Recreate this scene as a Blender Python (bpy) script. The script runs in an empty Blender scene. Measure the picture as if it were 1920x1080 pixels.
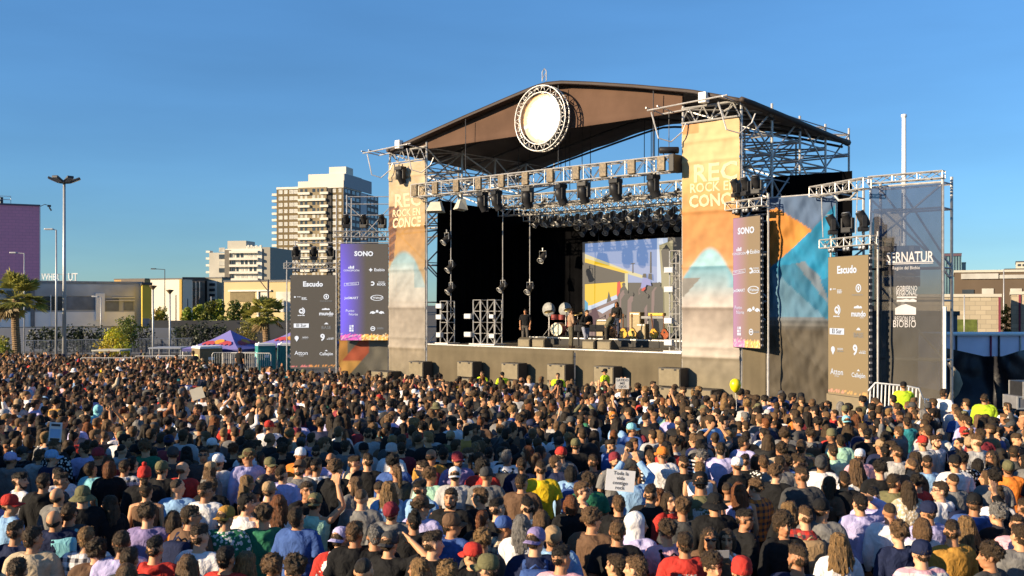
import bpy, bmesh, math, random
import numpy as np
from mathutils import Vector, Matrix, Euler, noise as mnoise

# ------------------------------------------------------------------ camera, sky, sun, exposure
F = 1900.0            # focal length in pixels of the 1920 px wide photograph
CAMZ = 3.75
HOR = 572.0           # row of the horizon in the photograph
SUN_DIR = Vector((-1.0, -0.42, 0.0)).normalized()      # horizontal direction towards the sun
SUN_EL = math.radians(18.0)

scene = bpy.context.scene
COL = scene.collection
cam_data = bpy.data.cameras.new("camera")
cam = bpy.data.objects.new("camera", cam_data)
COL.objects.link(cam)
cam.location = (0, 0, CAMZ)
cam.rotation_euler = (math.radians(90), 0, 0)
cam_data.sensor_width = 36.0
cam_data.lens = 36.0 * F / 1920.0
cam_data.shift_y = (HOR - 540.0) / 1920.0
cam_data.clip_start = 0.2
cam_data.clip_end = 9000
scene.camera = cam

world = bpy.data.worlds.new("World")
scene.world = world
world.use_nodes = True
wn = world.node_tree
wn.nodes.clear()
sky = wn.nodes.new("ShaderNodeTexSky")
sky.sky_type = 'NISHITA'
sky.sun_disc = False
sky.sun_elevation = SUN_EL
sky.sun_rotation = math.atan2(SUN_DIR.x, SUN_DIR.y)
sky.altitude = 1200
sky.air_density = 1.0
sky.dust_density = 0.15
sky.ozone_density = 3.6
bg = wn.nodes.new("ShaderNodeBackground")
bg.inputs["Strength"].default_value = 0.088
wo = wn.nodes.new("ShaderNodeOutputWorld")
# colour tint put over the sky, darkest low over the horizon
geo_ = wn.nodes.new("ShaderNodeTexCoord")
sep_ = wn.nodes.new("ShaderNodeSeparateXYZ")
wn.links.new(geo_.outputs["Generated"], sep_.inputs[0])
rmp_ = wn.nodes.new("ShaderNodeValToRGB")
rmp_.color_ramp.elements[0].position = 0.0
rmp_.color_ramp.elements[0].color = (0.40, 0.55, 0.66, 1)
rmp_.color_ramp.elements[1].position = 0.30
rmp_.color_ramp.elements[1].color = (0.60, 0.88, 1.02, 1)
wn.links.new(sep_.outputs[2], rmp_.inputs[0])
mix_ = wn.nodes.new("ShaderNodeMix"); mix_.data_type = 'RGBA'; mix_.blend_type = 'MULTIPLY'
mix_.inputs["Factor"].default_value = 1.0
wn.links.new(sky.outputs[0], mix_.inputs["A"])
wn.links.new(rmp_.outputs[0], mix_.inputs["B"])
cl_ = wn.nodes.new("ShaderNodeMapping"); cl_.inputs["Scale"].default_value = (2.2, 2.2, 12.0)
wn.links.new(geo_.outputs["Generated"], cl_.inputs["Vector"])
nz_ = wn.nodes.new("ShaderNodeTexNoise"); nz_.inputs["Scale"].default_value = 1.6; nz_.inputs["Detail"].default_value = 6
wn.links.new(cl_.outputs[0], nz_.inputs["Vector"])
mr_ = wn.nodes.new("ShaderNodeMapRange")
mr_.inputs["From Min"].default_value = 0.3; mr_.inputs["From Max"].default_value = 0.7
mr_.inputs["To Min"].default_value = 0.94; mr_.inputs["To Max"].default_value = 1.06
wn.links.new(nz_.outputs["Fac"], mr_.inputs["Value"])
sc_ = wn.nodes.new("ShaderNodeVectorMath"); sc_.operation = 'SCALE'
wn.links.new(mix_.outputs["Result"], sc_.inputs[0]); wn.links.new(mr_.outputs[0], sc_.inputs["Scale"])
wn.links.new(sc_.outputs[0], bg.inputs[0])
wn.links.new(bg.outputs[0], wo.inputs[0])

sun_data = bpy.data.lights.new("sun", 'SUN')
sun_data.energy = 5.0
sun_data.angle = math.radians(0.5)
sun_data.color = (1.0, 0.80, 0.54)
sun = bpy.data.objects.new("sun", sun_data)
COL.objects.link(sun)
to_sun = Vector((SUN_DIR.x * math.cos(SUN_EL), SUN_DIR.y * math.cos(SUN_EL), math.sin(SUN_EL)))
sun.rotation_euler = to_sun.to_track_quat('Z', 'Y').to_euler()

vs = scene.view_settings
vs.view_transform = 'Standard'
vs.look = 'None'
vs.gamma = 1.0
vs.use_curve_mapping = False
vs.exposure = 0.98
scene.cycles.max_bounces = 6
scene.cycles.transparent_max_bounces = 12
scene.cycles.use_adaptive_sampling = True

RNG = random.Random(7)
NPR = np.random.RandomState(7)

# ------------------------------------------------------------------ where things stand
def ground_z(d):
    """The square falls gently away from the camera towards the stage."""
    return -0.0145 * (min(max(d, 10.0), 60.0) - 10.0)

def P(px, py, d):
    """A point of the photograph at the distance d (metres along the view axis)."""
    return Vector(((px - 960.0) / F * d, d, CAMZ + (HOR - py) / F * d))

SO = Vector((-5.34, 52.05, 0.0))          # stage frame: origin under the left tower
SW = Vector((0.7526, -0.6584, 0.0))       # along the stage front, towards the right tower
SU = Vector((0.6584, 0.7526, 0.0))        # into the stage
STAGE_YAW = math.atan2(SW.y, SW.x)
def S(s, t, z):
    return SO + SW * s + SU * t + Vector((0, 0, z))

# ------------------------------------------------------------------ mesh collector
class MB:
    def __init__(self):
        self.v, self.f, self.m, self.c = [], [], [], []
    def add(self, verts, faces, mi=0, col=None):
        b = len(self.v)
        self.v.extend([tuple(p) for p in verts])
        self.f.extend([tuple(i + b for i in q) for q in faces])
        self.m.extend([mi] * len(faces))
        self.c.extend([col or (1, 1, 1)] * len(verts))
        return self
    def box(self, c, s, rz=0.0, mi=0, rot=None, col=None):
        hx, hy, hz = s[0] / 2, s[1] / 2, s[2] / 2
        R = rot if rot is not None else Matrix.Rotation(rz, 3, 'Z')
        c = Vector(c)
        vs_ = [c + R @ Vector((x * hx, y * hy, z * hz)) for x in (-1, 1) for y in (-1, 1) for z in (-1, 1)]
        fs = [(0, 1, 3, 2), (4, 6, 7, 5), (0, 4, 5, 1), (2, 3, 7, 6), (0, 2, 6, 4), (1, 5, 7, 3)]
        return self.add(vs_, fs, mi, col)
    def bevbox(self, c, s, b=0.02, rz=0.0, mi=0, rot=None):
        """A box with chamfered edges."""
        R = rot if rot is not None else Matrix.Rotation(rz, 3, 'Z')
        bm = bmesh.new()
        bmesh.ops.create_cube(bm, size=1.0)
        for v in bm.verts:
            v.co = Vector((v.co.x * s[0], v.co.y * s[1], v.co.z * s[2]))
        bmesh.ops.bevel(bm, geom=bm.edges[:], offset=b, segments=2, affect='EDGES', profile=0.6)
        bm.verts.index_update()
        vs_ = [Vector(c) + R @ v.co for v in bm.verts]
        fs = [tuple(v.index for v in f.verts) for f in bm.faces]
        bm.free()
        return self.add(vs_, fs, mi)
    def tube(self, pts, r, n=6, mi=0, caps=True, flat=1.0):
        """A tube through pts; r one radius or one per point."""
        pts = [Vector(p) for p in pts]
        rs = r if isinstance(r, (list, tuple)) else [r] * len(pts)
        vs_, fs = [], []
        d0 = (pts[-1] - pts[0])
        if d0.length < 1e-9:
            d0 = Vector((0, 0, 1))
        up = Vector((0, 0, 1)) if abs(d0.normalized().z) < 0.9 else Vector((0, 1, 0))
        for i, p in enumerate(pts):
            d = (pts[min(i + 1, len(pts) - 1)] - pts[max(i - 1, 0)]).normalized()
            a = d.cross(up)
            if a.length < 1e-6:
                a = Vector((1, 0, 0))
            a.normalize()
            b = a.cross(d).normalized()
            for k in range(n):
                t = 2 * math.pi * k / n
                vs_.append(p + a * (math.cos(t) * rs[i]) + b * (math.sin(t) * rs[i] * flat))
        for i in range(len(pts) - 1):
            for k in range(n):
                k2 = (k + 1) % n
                fs.append((i * n + k, i * n + k2, (i + 1) * n + k2, (i + 1) * n + k))
        if caps:
            fs.append(tuple(range(n - 1, -1, -1)))
            o = (len(pts) - 1) * n
            fs.append(tuple(o + k for k in range(n)))
        return self.add(vs_, fs, mi)
    def lathe(self, prof, c=(0, 0, 0), n=16, mi=0, rot=None, sx=1.0, sy=1.0, col=None):
        """Revolve (radius, z) pairs about the z axis."""
        R = rot if rot is not None else Matrix.Identity(3)
        c = Vector(c)
        vs_, fs = [], []
        for (r, z) in prof:
            for k in range(n):
                t = 2 * math.pi * k / n
                vs_.append(c + R @ Vector((r * math.cos(t) * sx, r * math.sin(t) * sy, z)))
        for i in range(len(prof) - 1):
            for k in range(n):
                k2 = (k + 1) % n
                fs.append((i * n + k, i * n + k2, (i + 1) * n + k2, (i + 1) * n + k))
        fs.append(tuple(range(n - 1, -1, -1)))
        o = (len(prof) - 1) * n
        fs.append(tuple(o + k for k in range(n)))
        return self.add(vs_, fs, mi, col)
    def ellipsoid(self, c, r, n=12, m=8, rot=None, mi=0, col=None):
        prof = []
        for i in range(m + 1):
            a = -math.pi / 2 + math.pi * i / m
            prof.append((max(math.cos(a), 0.02), math.sin(a)))
        R = rot if rot is not None else Matrix.Identity(3)
        D = R @ Matrix.Diagonal(Vector(r))
        return self.lathe(prof, c, n, mi, D, col=col)
    def prism(self, poly, org, ax, ay, depth, mi=0):
        """A polygon (2-D points) in the plane org + ax*u + ay*v, given thickness along ax x ay."""
        ax, ay = Vector(ax), Vector(ay)
        nrm = ax.cross(ay).normalized()
        n = len(poly)
        a = [Vector(org) + ax * u + ay * v for u, v in poly]
        b = [p - nrm * depth for p in a]
        fs = [tuple(range(n)), tuple(range(2 * n - 1, n - 1, -1))]
        for i in range(n):
            j = (i + 1) % n
            fs.append((i, i + n, j + n, j))
        return self.add(a + b, fs, mi)
    def mesh(self, name, smooth=False, colors=False):
        me = bpy.data.meshes.new(name)
        me.from_pydata(self.v, [], self.f)
        if any(self.m):
            me.polygons.foreach_set("material_index", self.m)
        if smooth:
            me.polygons.foreach_set("use_smooth", [True] * len(self.f))
        if colors:
            set_colors(me, np.array(self.c, dtype=np.float32))
        me.update()
        return me
    def build(self, name, mats, parent=None, smooth=False, loc=None, rz=0.0, colors=False):
        me = self.mesh(name, smooth, colors)
        for m in (mats if isinstance(mats, (list, tuple)) else [mats]):
            me.materials.append(m)
        o = bpy.data.objects.new(name, me)
        COL.objects.link(o)
        if parent is not None:
            o.parent = parent
        if loc is not None:
            o.location = loc
        o.rotation_euler = (0, 0, rz)
        return o

def set_colors(me, c):
    at = me.color_attributes.get("Col") or me.color_attributes.new("Col", 'FLOAT_COLOR', 'POINT')
    n = len(me.vertices)
    a = np.ones((n, 4), dtype=np.float32)
    a[:, :3] = c[:n, :3]
    at.data.foreach_set("color", a.ravel())

def tag(o, label=None, cat=None, group=None, kind=None):
    if label: o["label"] = label
    if cat: o["category"] = cat
    if group: o["group"] = group
    if kind: o["kind"] = kind
    return o

def empty(name, loc=(0, 0, 0), rz=0.0, label=None, cat=None, group=None):
    o = bpy.data.objects.new(name, None)
    COL.objects.link(o)
    o.location = loc
    o.rotation_euler = (0, 0, rz)
    o.empty_display_size = 0.3
    return tag(o, label, cat, group)

KIDS = {}
def child_of(o):
    return list(o.children)

def copy_tree(o, parent=None):
    c = o.copy()
    COL.objects.link(c)
    if parent is not None:
        c.parent = parent
    for ch in child_of(o):
        copy_tree(ch, c)
    return c

# ------------------------------------------------------------------ materials
MATS = {}
def nd(nt, typ, **kw):
    n = nt.nodes.new(typ)
    for k, v in kw.items():
        setattr(n, k, v)
    return n

def base_mat(name):
    m = bpy.data.materials.new(name)
    m.use_nodes = True
    nt = m.node_tree
    b = nt.nodes["Principled BSDF"]
    return m, nt, b

def mat(name, col, rough=0.7, var=0.18, scale=3.0, bump=0.0, bscale=40.0, metal=0.0, spec=0.3, coords='Object', detail=4.0):
    """A plain material: one colour with soft cloudy variation and optional fine relief."""
    if name in MATS:
        return MATS[name]
    m, nt, b = base_mat(name)
    b.inputs["Roughness"].default_value = rough
    b.inputs["Metallic"].default_value = metal
    b.inputs["Specular IOR Level"].default_value = spec
    tc = nd(nt, "ShaderNodeTexCoord")
    nz = nd(nt, "ShaderNodeTexNoise")
    nz.inputs["Scale"].default_value = scale
    nz.inputs["Detail"].default_value = detail
    nt.links.new(tc.outputs[coords], nz.inputs["Vector"])
    mr = nd(nt, "ShaderNodeMapRange")
    mr.inputs["From Min"].default_value = 0.25
    mr.inputs["From Max"].default_value = 0.75
    mr.inputs["To Min"].default_value = 1 - var
    mr.inputs["To Max"].default_value = 1 + var
    nt.links.new(nz.outputs["Fac"], mr.inputs["Value"])
    mx = nd(nt, "ShaderNodeVectorMath", operation='SCALE')
    mx.inputs[0].default_value = col[:3]
    nt.links.new(mr.outputs[0], mx.inputs["Scale"])
    nt.links.new(mx.outputs[0], b.inputs["Base Color"])
    if bump:
        n2 = nd(nt, "ShaderNodeTexNoise")
        n2.inputs["Scale"].default_value = bscale
        n2.inputs["Detail"].default_value = 3
        nt.links.new(tc.outputs[coords], n2.inputs["Vector"])
        bp = nd(nt, "ShaderNodeBump")
        bp.inputs["Strength"].default_value = bump
        bp.inputs["Distance"].default_value = 0.05
        nt.links.new(n2.outputs["Fac"], bp.inputs["Height"])
        nt.links.new(bp.outputs[0], b.inputs["Normal"])
    MATS[name] = m
    return m

def emit_mat(name, col, strength=1.0):
    if name in MATS:
        return MATS[name]
    m, nt, b = base_mat(name)
    b.inputs["Base Color"].default_value = (*[c * 0.04 for c in col[:3]], 1)
    b.inputs["Emission Color"].default_value = (*col[:3], 1)
    b.inputs["Emission Strength"].default_value = strength
    b.inputs["Roughness"].default_value = 0.6
    MATS[name] = m
    return m

def color_attr_mat(name, rough=0.7, var=0.1, scale=4.0, bump=0.0, bscale=30.0, alpha=1.0, use_obj=False, stretch=None, spec=0.25):
    """Colour from the mesh's own printed colours (attribute Col), optionally times the object's colour."""
    if name in MATS:
        return MATS[name]
    m, nt, b = base_mat(name)
    b.inputs["Roughness"].default_value = rough
    b.inputs["Specular IOR Level"].default_value = spec
    at = nd(nt, "ShaderNodeAttribute", attribute_name="Col")
    src = at.outputs["Color"]
    tc = nd(nt, "ShaderNodeTexCoord")
    vec = tc.outputs["Object"]
    if stretch:
        mp = nd(nt, "ShaderNodeMapping")
        mp.inputs["Scale"].default_value = stretch
        nt.links.new(vec, mp.inputs["Vector"])
        vec = mp.outputs[0]
    if use_obj:
        oi = nd(nt, "ShaderNodeObjectInfo")
        mul = nd(nt, "ShaderNodeMix", data_type='RGBA', blend_type='MULTIPLY')
        mul.inputs["Factor"].default_value = 1
        nt.links.new(oi.outputs["Color"], mul.inputs["A"])
        nt.links.new(src, mul.inputs["B"])
        src = mul.outputs["Result"]
    nz = nd(nt, "ShaderNodeTexNoise")
    nz.inputs["Scale"].default_value = scale
    nz.inputs["Detail"].default_value = 4
    nt.links.new(vec, nz.inputs["Vector"])
    mr = nd(nt, "ShaderNodeMapRange")
    mr.inputs["From Min"].default_value = 0.25
    mr.inputs["From Max"].default_value = 0.75
    mr.inputs["To Min"].default_value = 1 - var
    mr.inputs["To Max"].default_value = 1 + var
    nt.links.new(nz.outputs["Fac"], mr.inputs["Value"])
    sc = nd(nt, "ShaderNodeVectorMath", operation='SCALE')
    nt.links.new(src, sc.inputs[0])
    nt.links.new(mr.outputs[0], sc.inputs["Scale"])
    nt.links.new(sc.outputs[0], b.inputs["Base Color"])
    if bump:
        n2 = nd(nt, "ShaderNodeTexNoise")
        n2.inputs["Scale"].default_value = bscale
        n2.inputs["Detail"].default_value = 3
        nt.links.new(vec, n2.inputs["Vector"])
        bp = nd(nt, "ShaderNodeBump")
        bp.inputs["Strength"].default_value = bump
        bp.inputs["Distance"].default_value = 0.03
        nt.links.new(n2.outputs["Fac"], bp.inputs["Height"])
        nt.links.new(bp.outputs[0], b.inputs["Normal"])
    b.inputs["Alpha"].default_value = alpha
    MATS[name] = m
    return m

ALU = mat("aluminium", (0.52, 0.50, 0.47), 0.42, 0.15, 6.0, metal=0.55, spec=0.5)
STEEL = mat("galvanised_steel", (0.50, 0.48, 0.46), 0.5, 0.25, 5.0, metal=0.45, spec=0.5)
DARKSTEEL = mat("dark_steel", (0.06, 0.06, 0.065), 0.55, 0.3, 5.0, metal=0.3)
BLACK = mat("black_plastic", (0.018, 0.018, 0.02), 0.5, 0.25, 8.0)
BLACKCLOTH = mat("black_cloth", (0.0035, 0.0035, 0.004), 1.0, 0.35, 1.2, bump=0.3, bscale=6.0, spec=0.0)
WHITEPAINT = mat("white_paint", (0.78, 0.77, 0.74), 0.5, 0.06, 4.0)
LENS = mat("lamp_lens", (0.30, 0.31, 0.33), 0.12, 0.1, 10.0, spec=0.8)

def text_geo(s, size, bold=0.0, align='CENTER', font_ratio=1.0):
    """Vertices (x, y) and faces of a line of lettering set in the built-in face."""
    cu = bpy.data.curves.new("lettering", 'FONT')
    cu.body = s
    cu.size = size
    cu.align_x = align
    cu.align_y = 'CENTER'
    cu.offset = bold * size
    cu.resolution_u = 2
    ob = bpy.data.objects.new("lettering", cu)
    COL.objects.link(ob)
    dg = bpy.context.evaluated_depsgraph_get()
    me = bpy.data.meshes.new_from_object(ob.evaluated_get(dg))
    vs_ = [(v.co.x * font_ratio, v.co.y) for v in me.vertices]
    fs = [tuple(p.vertices) for p in me.polygons]
    bpy.data.objects.remove(ob)
    bpy.data.curves.remove(cu)
    bpy.data.meshes.remove(me)
    return vs_, fs

def write(mb, s, org, ax, ay, size, mi=0, bold=0.0, align='CENTER', ratio=1.0, fit=None):
    """Set lettering s on the plane org + ax*x + ay*y, optionally fitted to a width."""
    vs_, fs = text_geo(s, size, bold, align, ratio)
    if fit:
        w = max(x for x, y in vs_) - min(x for x, y in vs_)
        vs_ = [(x * fit / w, y) for x, y in vs_]
    org, ax, ay = Vector(org), Vector(ax), Vector(ay)
    mb.add([org + ax * x + ay * y for x, y in vs_], fs, mi)

def ring2(mb, org, ax, ay, cx, cy, r0, r1, n=20, mi=0, a0=0.0, a1=2 * math.pi, sq=1.0):
    """A flat ring or arc on a plane."""
    org, ax, ay = Vector(org), Vector(ax), Vector(ay)
    vs_, fs = [], []
    for i in range(n + 1):
        t = a0 + (a1 - a0) * i / n
        for r in (r0, r1):
            vs_.append(org + ax * (cx + r * math.cos(t) * sq) + ay * (cy + r * math.sin(t)))
    for i in range(n):
        fs.append((2 * i, 2 * i + 1, 2 * i + 3, 2 * i + 2))
    mb.add(vs_, fs, mi)

def poly2(mb, org, ax, ay, pts, mi=0):
    org, ax, ay = Vector(org), Vector(ax), Vector(ay)
    mb.add([org + ax * x + ay * y for x, y in pts], [tuple(range(len(pts)))], mi)
# ================================================================== ground
def build_ground():
    xs = np.concatenate([np.linspace(-6000, -200, 12), np.linspace(-160, 160, 65), np.linspace(200, 6000, 12)])
    ys = np.concatenate([[-400, -100, -30, 0], np.linspace(4, 110, 54), np.linspace(130, 400, 12), [700, 1500, 4000, 8000]])
    v, f = [], []
    for y in ys:
        for x in xs:
            v.append((x, y, ground_z(y)))
    nx = len(xs)
    for j in range(len(ys) - 1):
        for i in range(nx - 1):
            f.append((j * nx + i, j * nx + i + 1, (j + 1) * nx + i + 1, (j + 1) * nx + i))
    g = MB().add(v, f).build("ground", mat("ground_asphalt", (0.085, 0.078, 0.068), 0.9, 0.35, 0.4, bump=0.4, bscale=25, detail=8), smooth=True)
    tag(g, kind="structure")
build_ground()

# ================================================================== truss and scaffold kit
def box_truss(mb, a, b, w=0.45, h=0.45, seg=0.55, rc=0.028, rd=0.014, up=Vector((0, 0, 1))):
    """A box truss from a to b: four chords and zigzag lattice on the faces."""
    a, b = Vector(a), Vector(b)
    d = (b - a)
    L = d.length
    d.normalize()
    side = d.cross(up).normalized()
    upv = side.cross(d).normalized()
    n = max(2, int(round(L / seg)))
    cs = [(-w / 2, -h / 2), (w / 2, -h / 2), (w / 2, h / 2), (-w / 2, h / 2)]
    def q(i, k):
        return a + d * (L * i / n) + side * cs[k % 4][0] + upv * cs[k % 4][1]
    for k in range(4):
        mb.tube([q(0, k), q(n, k)], rc, 6)
    for k in range(4):
        for i in range(n):
            if (i + k) % 2 == 0:
                mb.tube([q(i, k), q(i + 1, k + 1)], rd, 4, caps=False)
            else:
                mb.tube([q(i, k + 1), q(i + 1, k)], rd, 4, caps=False)
            if k in (0, 2) or i % 2 == 0:
                mb.tube([q(i, k), q(i, k + 1)], rd, 4, caps=False)
    for k in range(4):
        mb.tube([q(n, k), q(n, k + 1)], rd, 4, caps=False)

def tube_part(name, a, b, r, m, parent, n=6):
    return MB().tube([a, b], r, n).build(name, m, parent)

def couplers(mb, a, b, step, r=0.045):
    a, b = Vector(a), Vector(b)
    n = int((b - a).length / step)
    d = (b - a).normalized()
    for i in range(n + 1):
        c = a + d * (step * i)
        mb.tube([c - d * 0.03, c + d * 0.03], r, 6)

def scaffold(name, label, group, ss, ts, z0, z1, levels, braces, extra=None):
    """A scaffold of uprights on the grid ss x ts (stage frame), ledgers at the levels and diagonal braces."""
    root = empty(name, S(ss[0], ts[0], z0), 0, label, "scaffold", group)
    inv = Matrix.Translation(-Vector(root.location))
    def L(p):
        return inv @ p
    for s in ss:
        for t in ts:
            mb = MB()
            top = z1 + (0.25 if (s + t) % 2 > 1 else 0.1)
            mb.tube([L(S(s, t, z0)), L(S(s, t, top))], 0.052, 6)
            couplers(mb, L(S(s, t, z0 + 0.5)), L(S(s, t, top - 0.2)), 1.0, 0.055)
            mb.build("upright", STEEL, root)
    for z in levels:
        for t in ts:
            for i in range(len(ss) - 1):
                tube_part("ledger", L(S(ss[i], t, z)), L(S(ss[i + 1], t, z)), 0.040, STEEL, root)
        for s in ss:
            for j in range(len(ts) - 1):
                tube_part("ledger", L(S(s, ts[j], z)), L(S(s, ts[j + 1], z)), 0.026, STEEL, root)
    for (s0, t0, za, s1, t1, zb) in braces:
        tube_part("brace", L(S(s0, t0, za)), L(S(s1, t1, zb)), 0.040, STEEL, root, 5)
    return root

# ------------------------------------------------------------------ the concert stage itself
STAGE_Z = 1.80
SKIRT = mat("skirt_cloth", (0.120, 0.098, 0.064), 0.85, 0.22, 0.7, bump=0.25, bscale=5.0, spec=0.1)
stage = empty("concert_stage", S(8.8, 0, -0.7), 0, "long black stage platform with a brown cloth skirt under the arched roof", "stage")
_inv = -Vector(stage.location)
def SL(s, t, z):
    return S(s, t, z) + _inv
def slab(mb, s0, s1, t0, t1, z0, z1, f=S):
    p = [f(s, t, z) for s in (s0, s1) for t in (t0, t1) for z in (z0, z1)]
    mb.add(p, [(0, 1, 3, 2), (4, 6, 7, 5), (0, 4, 5, 1), (2, 3, 7, 6), (0, 2, 6, 4), (1, 5, 7, 3)])
mb = MB(); slab(mb, 1.45, 16.28, 0.03, 9.2, STAGE_Z - 0.16, STAGE_Z, SL)
mb.build("deck", mat("stage_plywood", (0.115, 0.098, 0.072), 0.7, 0.3, 1.2, bump=0.2), stage)
mb = MB(); slab(mb, 1.45, 16.28, -0.02, 0.028, STAGE_Z - 0.04, STAGE_Z + 0.010, SL)
mb.build("edge_strip", ALU, stage)
def cloth_wall(name, a_st, b_st, z0, z1, m, parent, f, nx=60, nz=14, amp=0.04, wl=0.9, seed=1, thick=0.02, sag=0.0):
    """A hanging cloth between two points of the stage plan, with vertical folds."""
    (s0, t0), (s1, t1) = a_st, b_st
    rng = random.Random(seed)
    ph = [rng.uniform(0, 6.28) for _ in range(4)]
    L = math.hypot(s1 - s0, t1 - t0)
    nsx, nsy = -(t1 - t0) / L, (s1 - s0) / L
    v, fc = [], []
    for side in (0, 1):
        for j in range(nz + 1):
            for i in range(nx + 1):
                u, w = i / nx, j / nz
                x = u * L
                fold = amp * (math.sin(x * 6.28 / wl + ph[0]) * 0.5 + math.sin(x * 6.28 / (wl * 0.43) + ph[1]) * 0.3 + math.sin(x * 2.1 + w * 3 + ph[2]) * 0.6)
                fold *= (0.35 + 0.65 * (1 - w))
                zz = z0 + (z1 - z0) * w - sag * 4 * u * (1 - u) * w
                o = fold + side * thick
                v.append(f(s0 + (s1 - s0) * u + nsx * o, t0 + (t1 - t0) * u + nsy * o, zz))
    n1 = (nx + 1) * (nz + 1)
    for j in range(nz):
        for i in range(nx):
            a = j * (nx + 1) + i
            fc.append((a, a + 1, a + nx + 2, a + nx + 1))
            fc.append((n1 + a + 1, n1 + a, n1 + a + nx + 1, n1 + a + nx + 2))
    edge = [i for i in range(nx + 1)] + [j * (nx + 1) + nx for j in range(1, nz + 1)] + [nz * (nx + 1) + i for i in range(nx - 1, -1, -1)] + [j * (nx + 1) for j in range(nz - 1, 0, -1)]
    for k in range(len(edge)):
        a, b = edge[k], edge[(k + 1) % len(edge)]
        fc.append((b, a, n1 + a, n1 + b))
    return MB().add(v, fc).build(name, m, parent, smooth=True)
cloth_wall("skirt", (1.40, 0.0), (10.72, 0.0), -0.7, STAGE_Z - 0.08, SKIRT, stage, SL, 90, 10, 0.035, 0.55, 3)
cloth_wall("skirt", (10.86, -0.02), (16.3, 0.0), -0.7, STAGE_Z - 0.08, SKIRT, stage, SL, 60, 10, 0.03, 0.7, 5)
cloth_wall("back_drape", (1.4, 8.7), (16.4, 8.7), STAGE_Z, 8.35, BLACKCLOTH, stage, SL, 120, 12, 0.10, 0.6, 7)
cloth_wall("side_drape", (1.66, 0.5), (1.66, 8.8), STAGE_Z, 9.1, BLACKCLOTH, stage, SL, 90, 12, 0.10, 0.6, 9, sag=0.15)
cloth_wall("side_drape", (16.5, 2.4), (16.5, 8.8), STAGE_Z, 8.9, BLACKCLOTH, stage, SL, 70, 12, 0.10, 0.6, 11)
cloth_wall("back_drape", (1.4, 6.9), (6.0, 6.9), STAGE_Z, 8.3, BLACKCLOTH, stage, SL, 50, 12, 0.09, 0.5, 13)
# the low riser along the back half of the deck
mb = MB(); slab(mb, 5.2, 16.0, 3.4, 6.6, STAGE_Z + 0.003, STAGE_Z + 0.36, SL)
mb.build("riser", mat("riser_black", (0.03, 0.028, 0.026), 0.7, 0.3, 2.0), stage)
mb = MB(); slab(mb, 5.2, 16.0, 3.36, 3.397, STAGE_Z + 0.31, STAGE_Z + 0.37, SL)
mb.build("riser_edge", ALU, stage)

# ------------------------------------------------------------------ roof
RZ_S = [-1.0, 1.4, 4.35, 7.0, 8.6, 9.4, 10.4, 12.0, 14.3, 17.0, 19.25]
RZ_Z = [11.80, 12.29, 12.88, 13.38, 13.67, 13.77, 13.70, 13.42, 12.97, 12.38, 11.72]
def roof_z(s, t=0.0):
    return float(np.interp(s, RZ_S, RZ_Z)) - 0.05 * max(t, 0.0)
ROOFCLOTH = mat("roof_membrane", (0.062, 0.047, 0.040), 0.7, 0.25, 0.8, bump=0.2, bscale=3.0, spec=0.3)
FASCIA = mat("fascia_cloth", (0.098, 0.058, 0.040), 0.85, 0.30, 0.5, bump=0.15, bscale=4.0, spec=0.1)
roof = empty("stage_roof", S(9.2, 0, 11.6), 0, "wide arched stage roof with brown front panel and dark membrane above the towers", "stage roof")
_rinv = -Vector(roof.location)
def RL(s, t, z):
    return S(s, t, z) + _rinv
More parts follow.
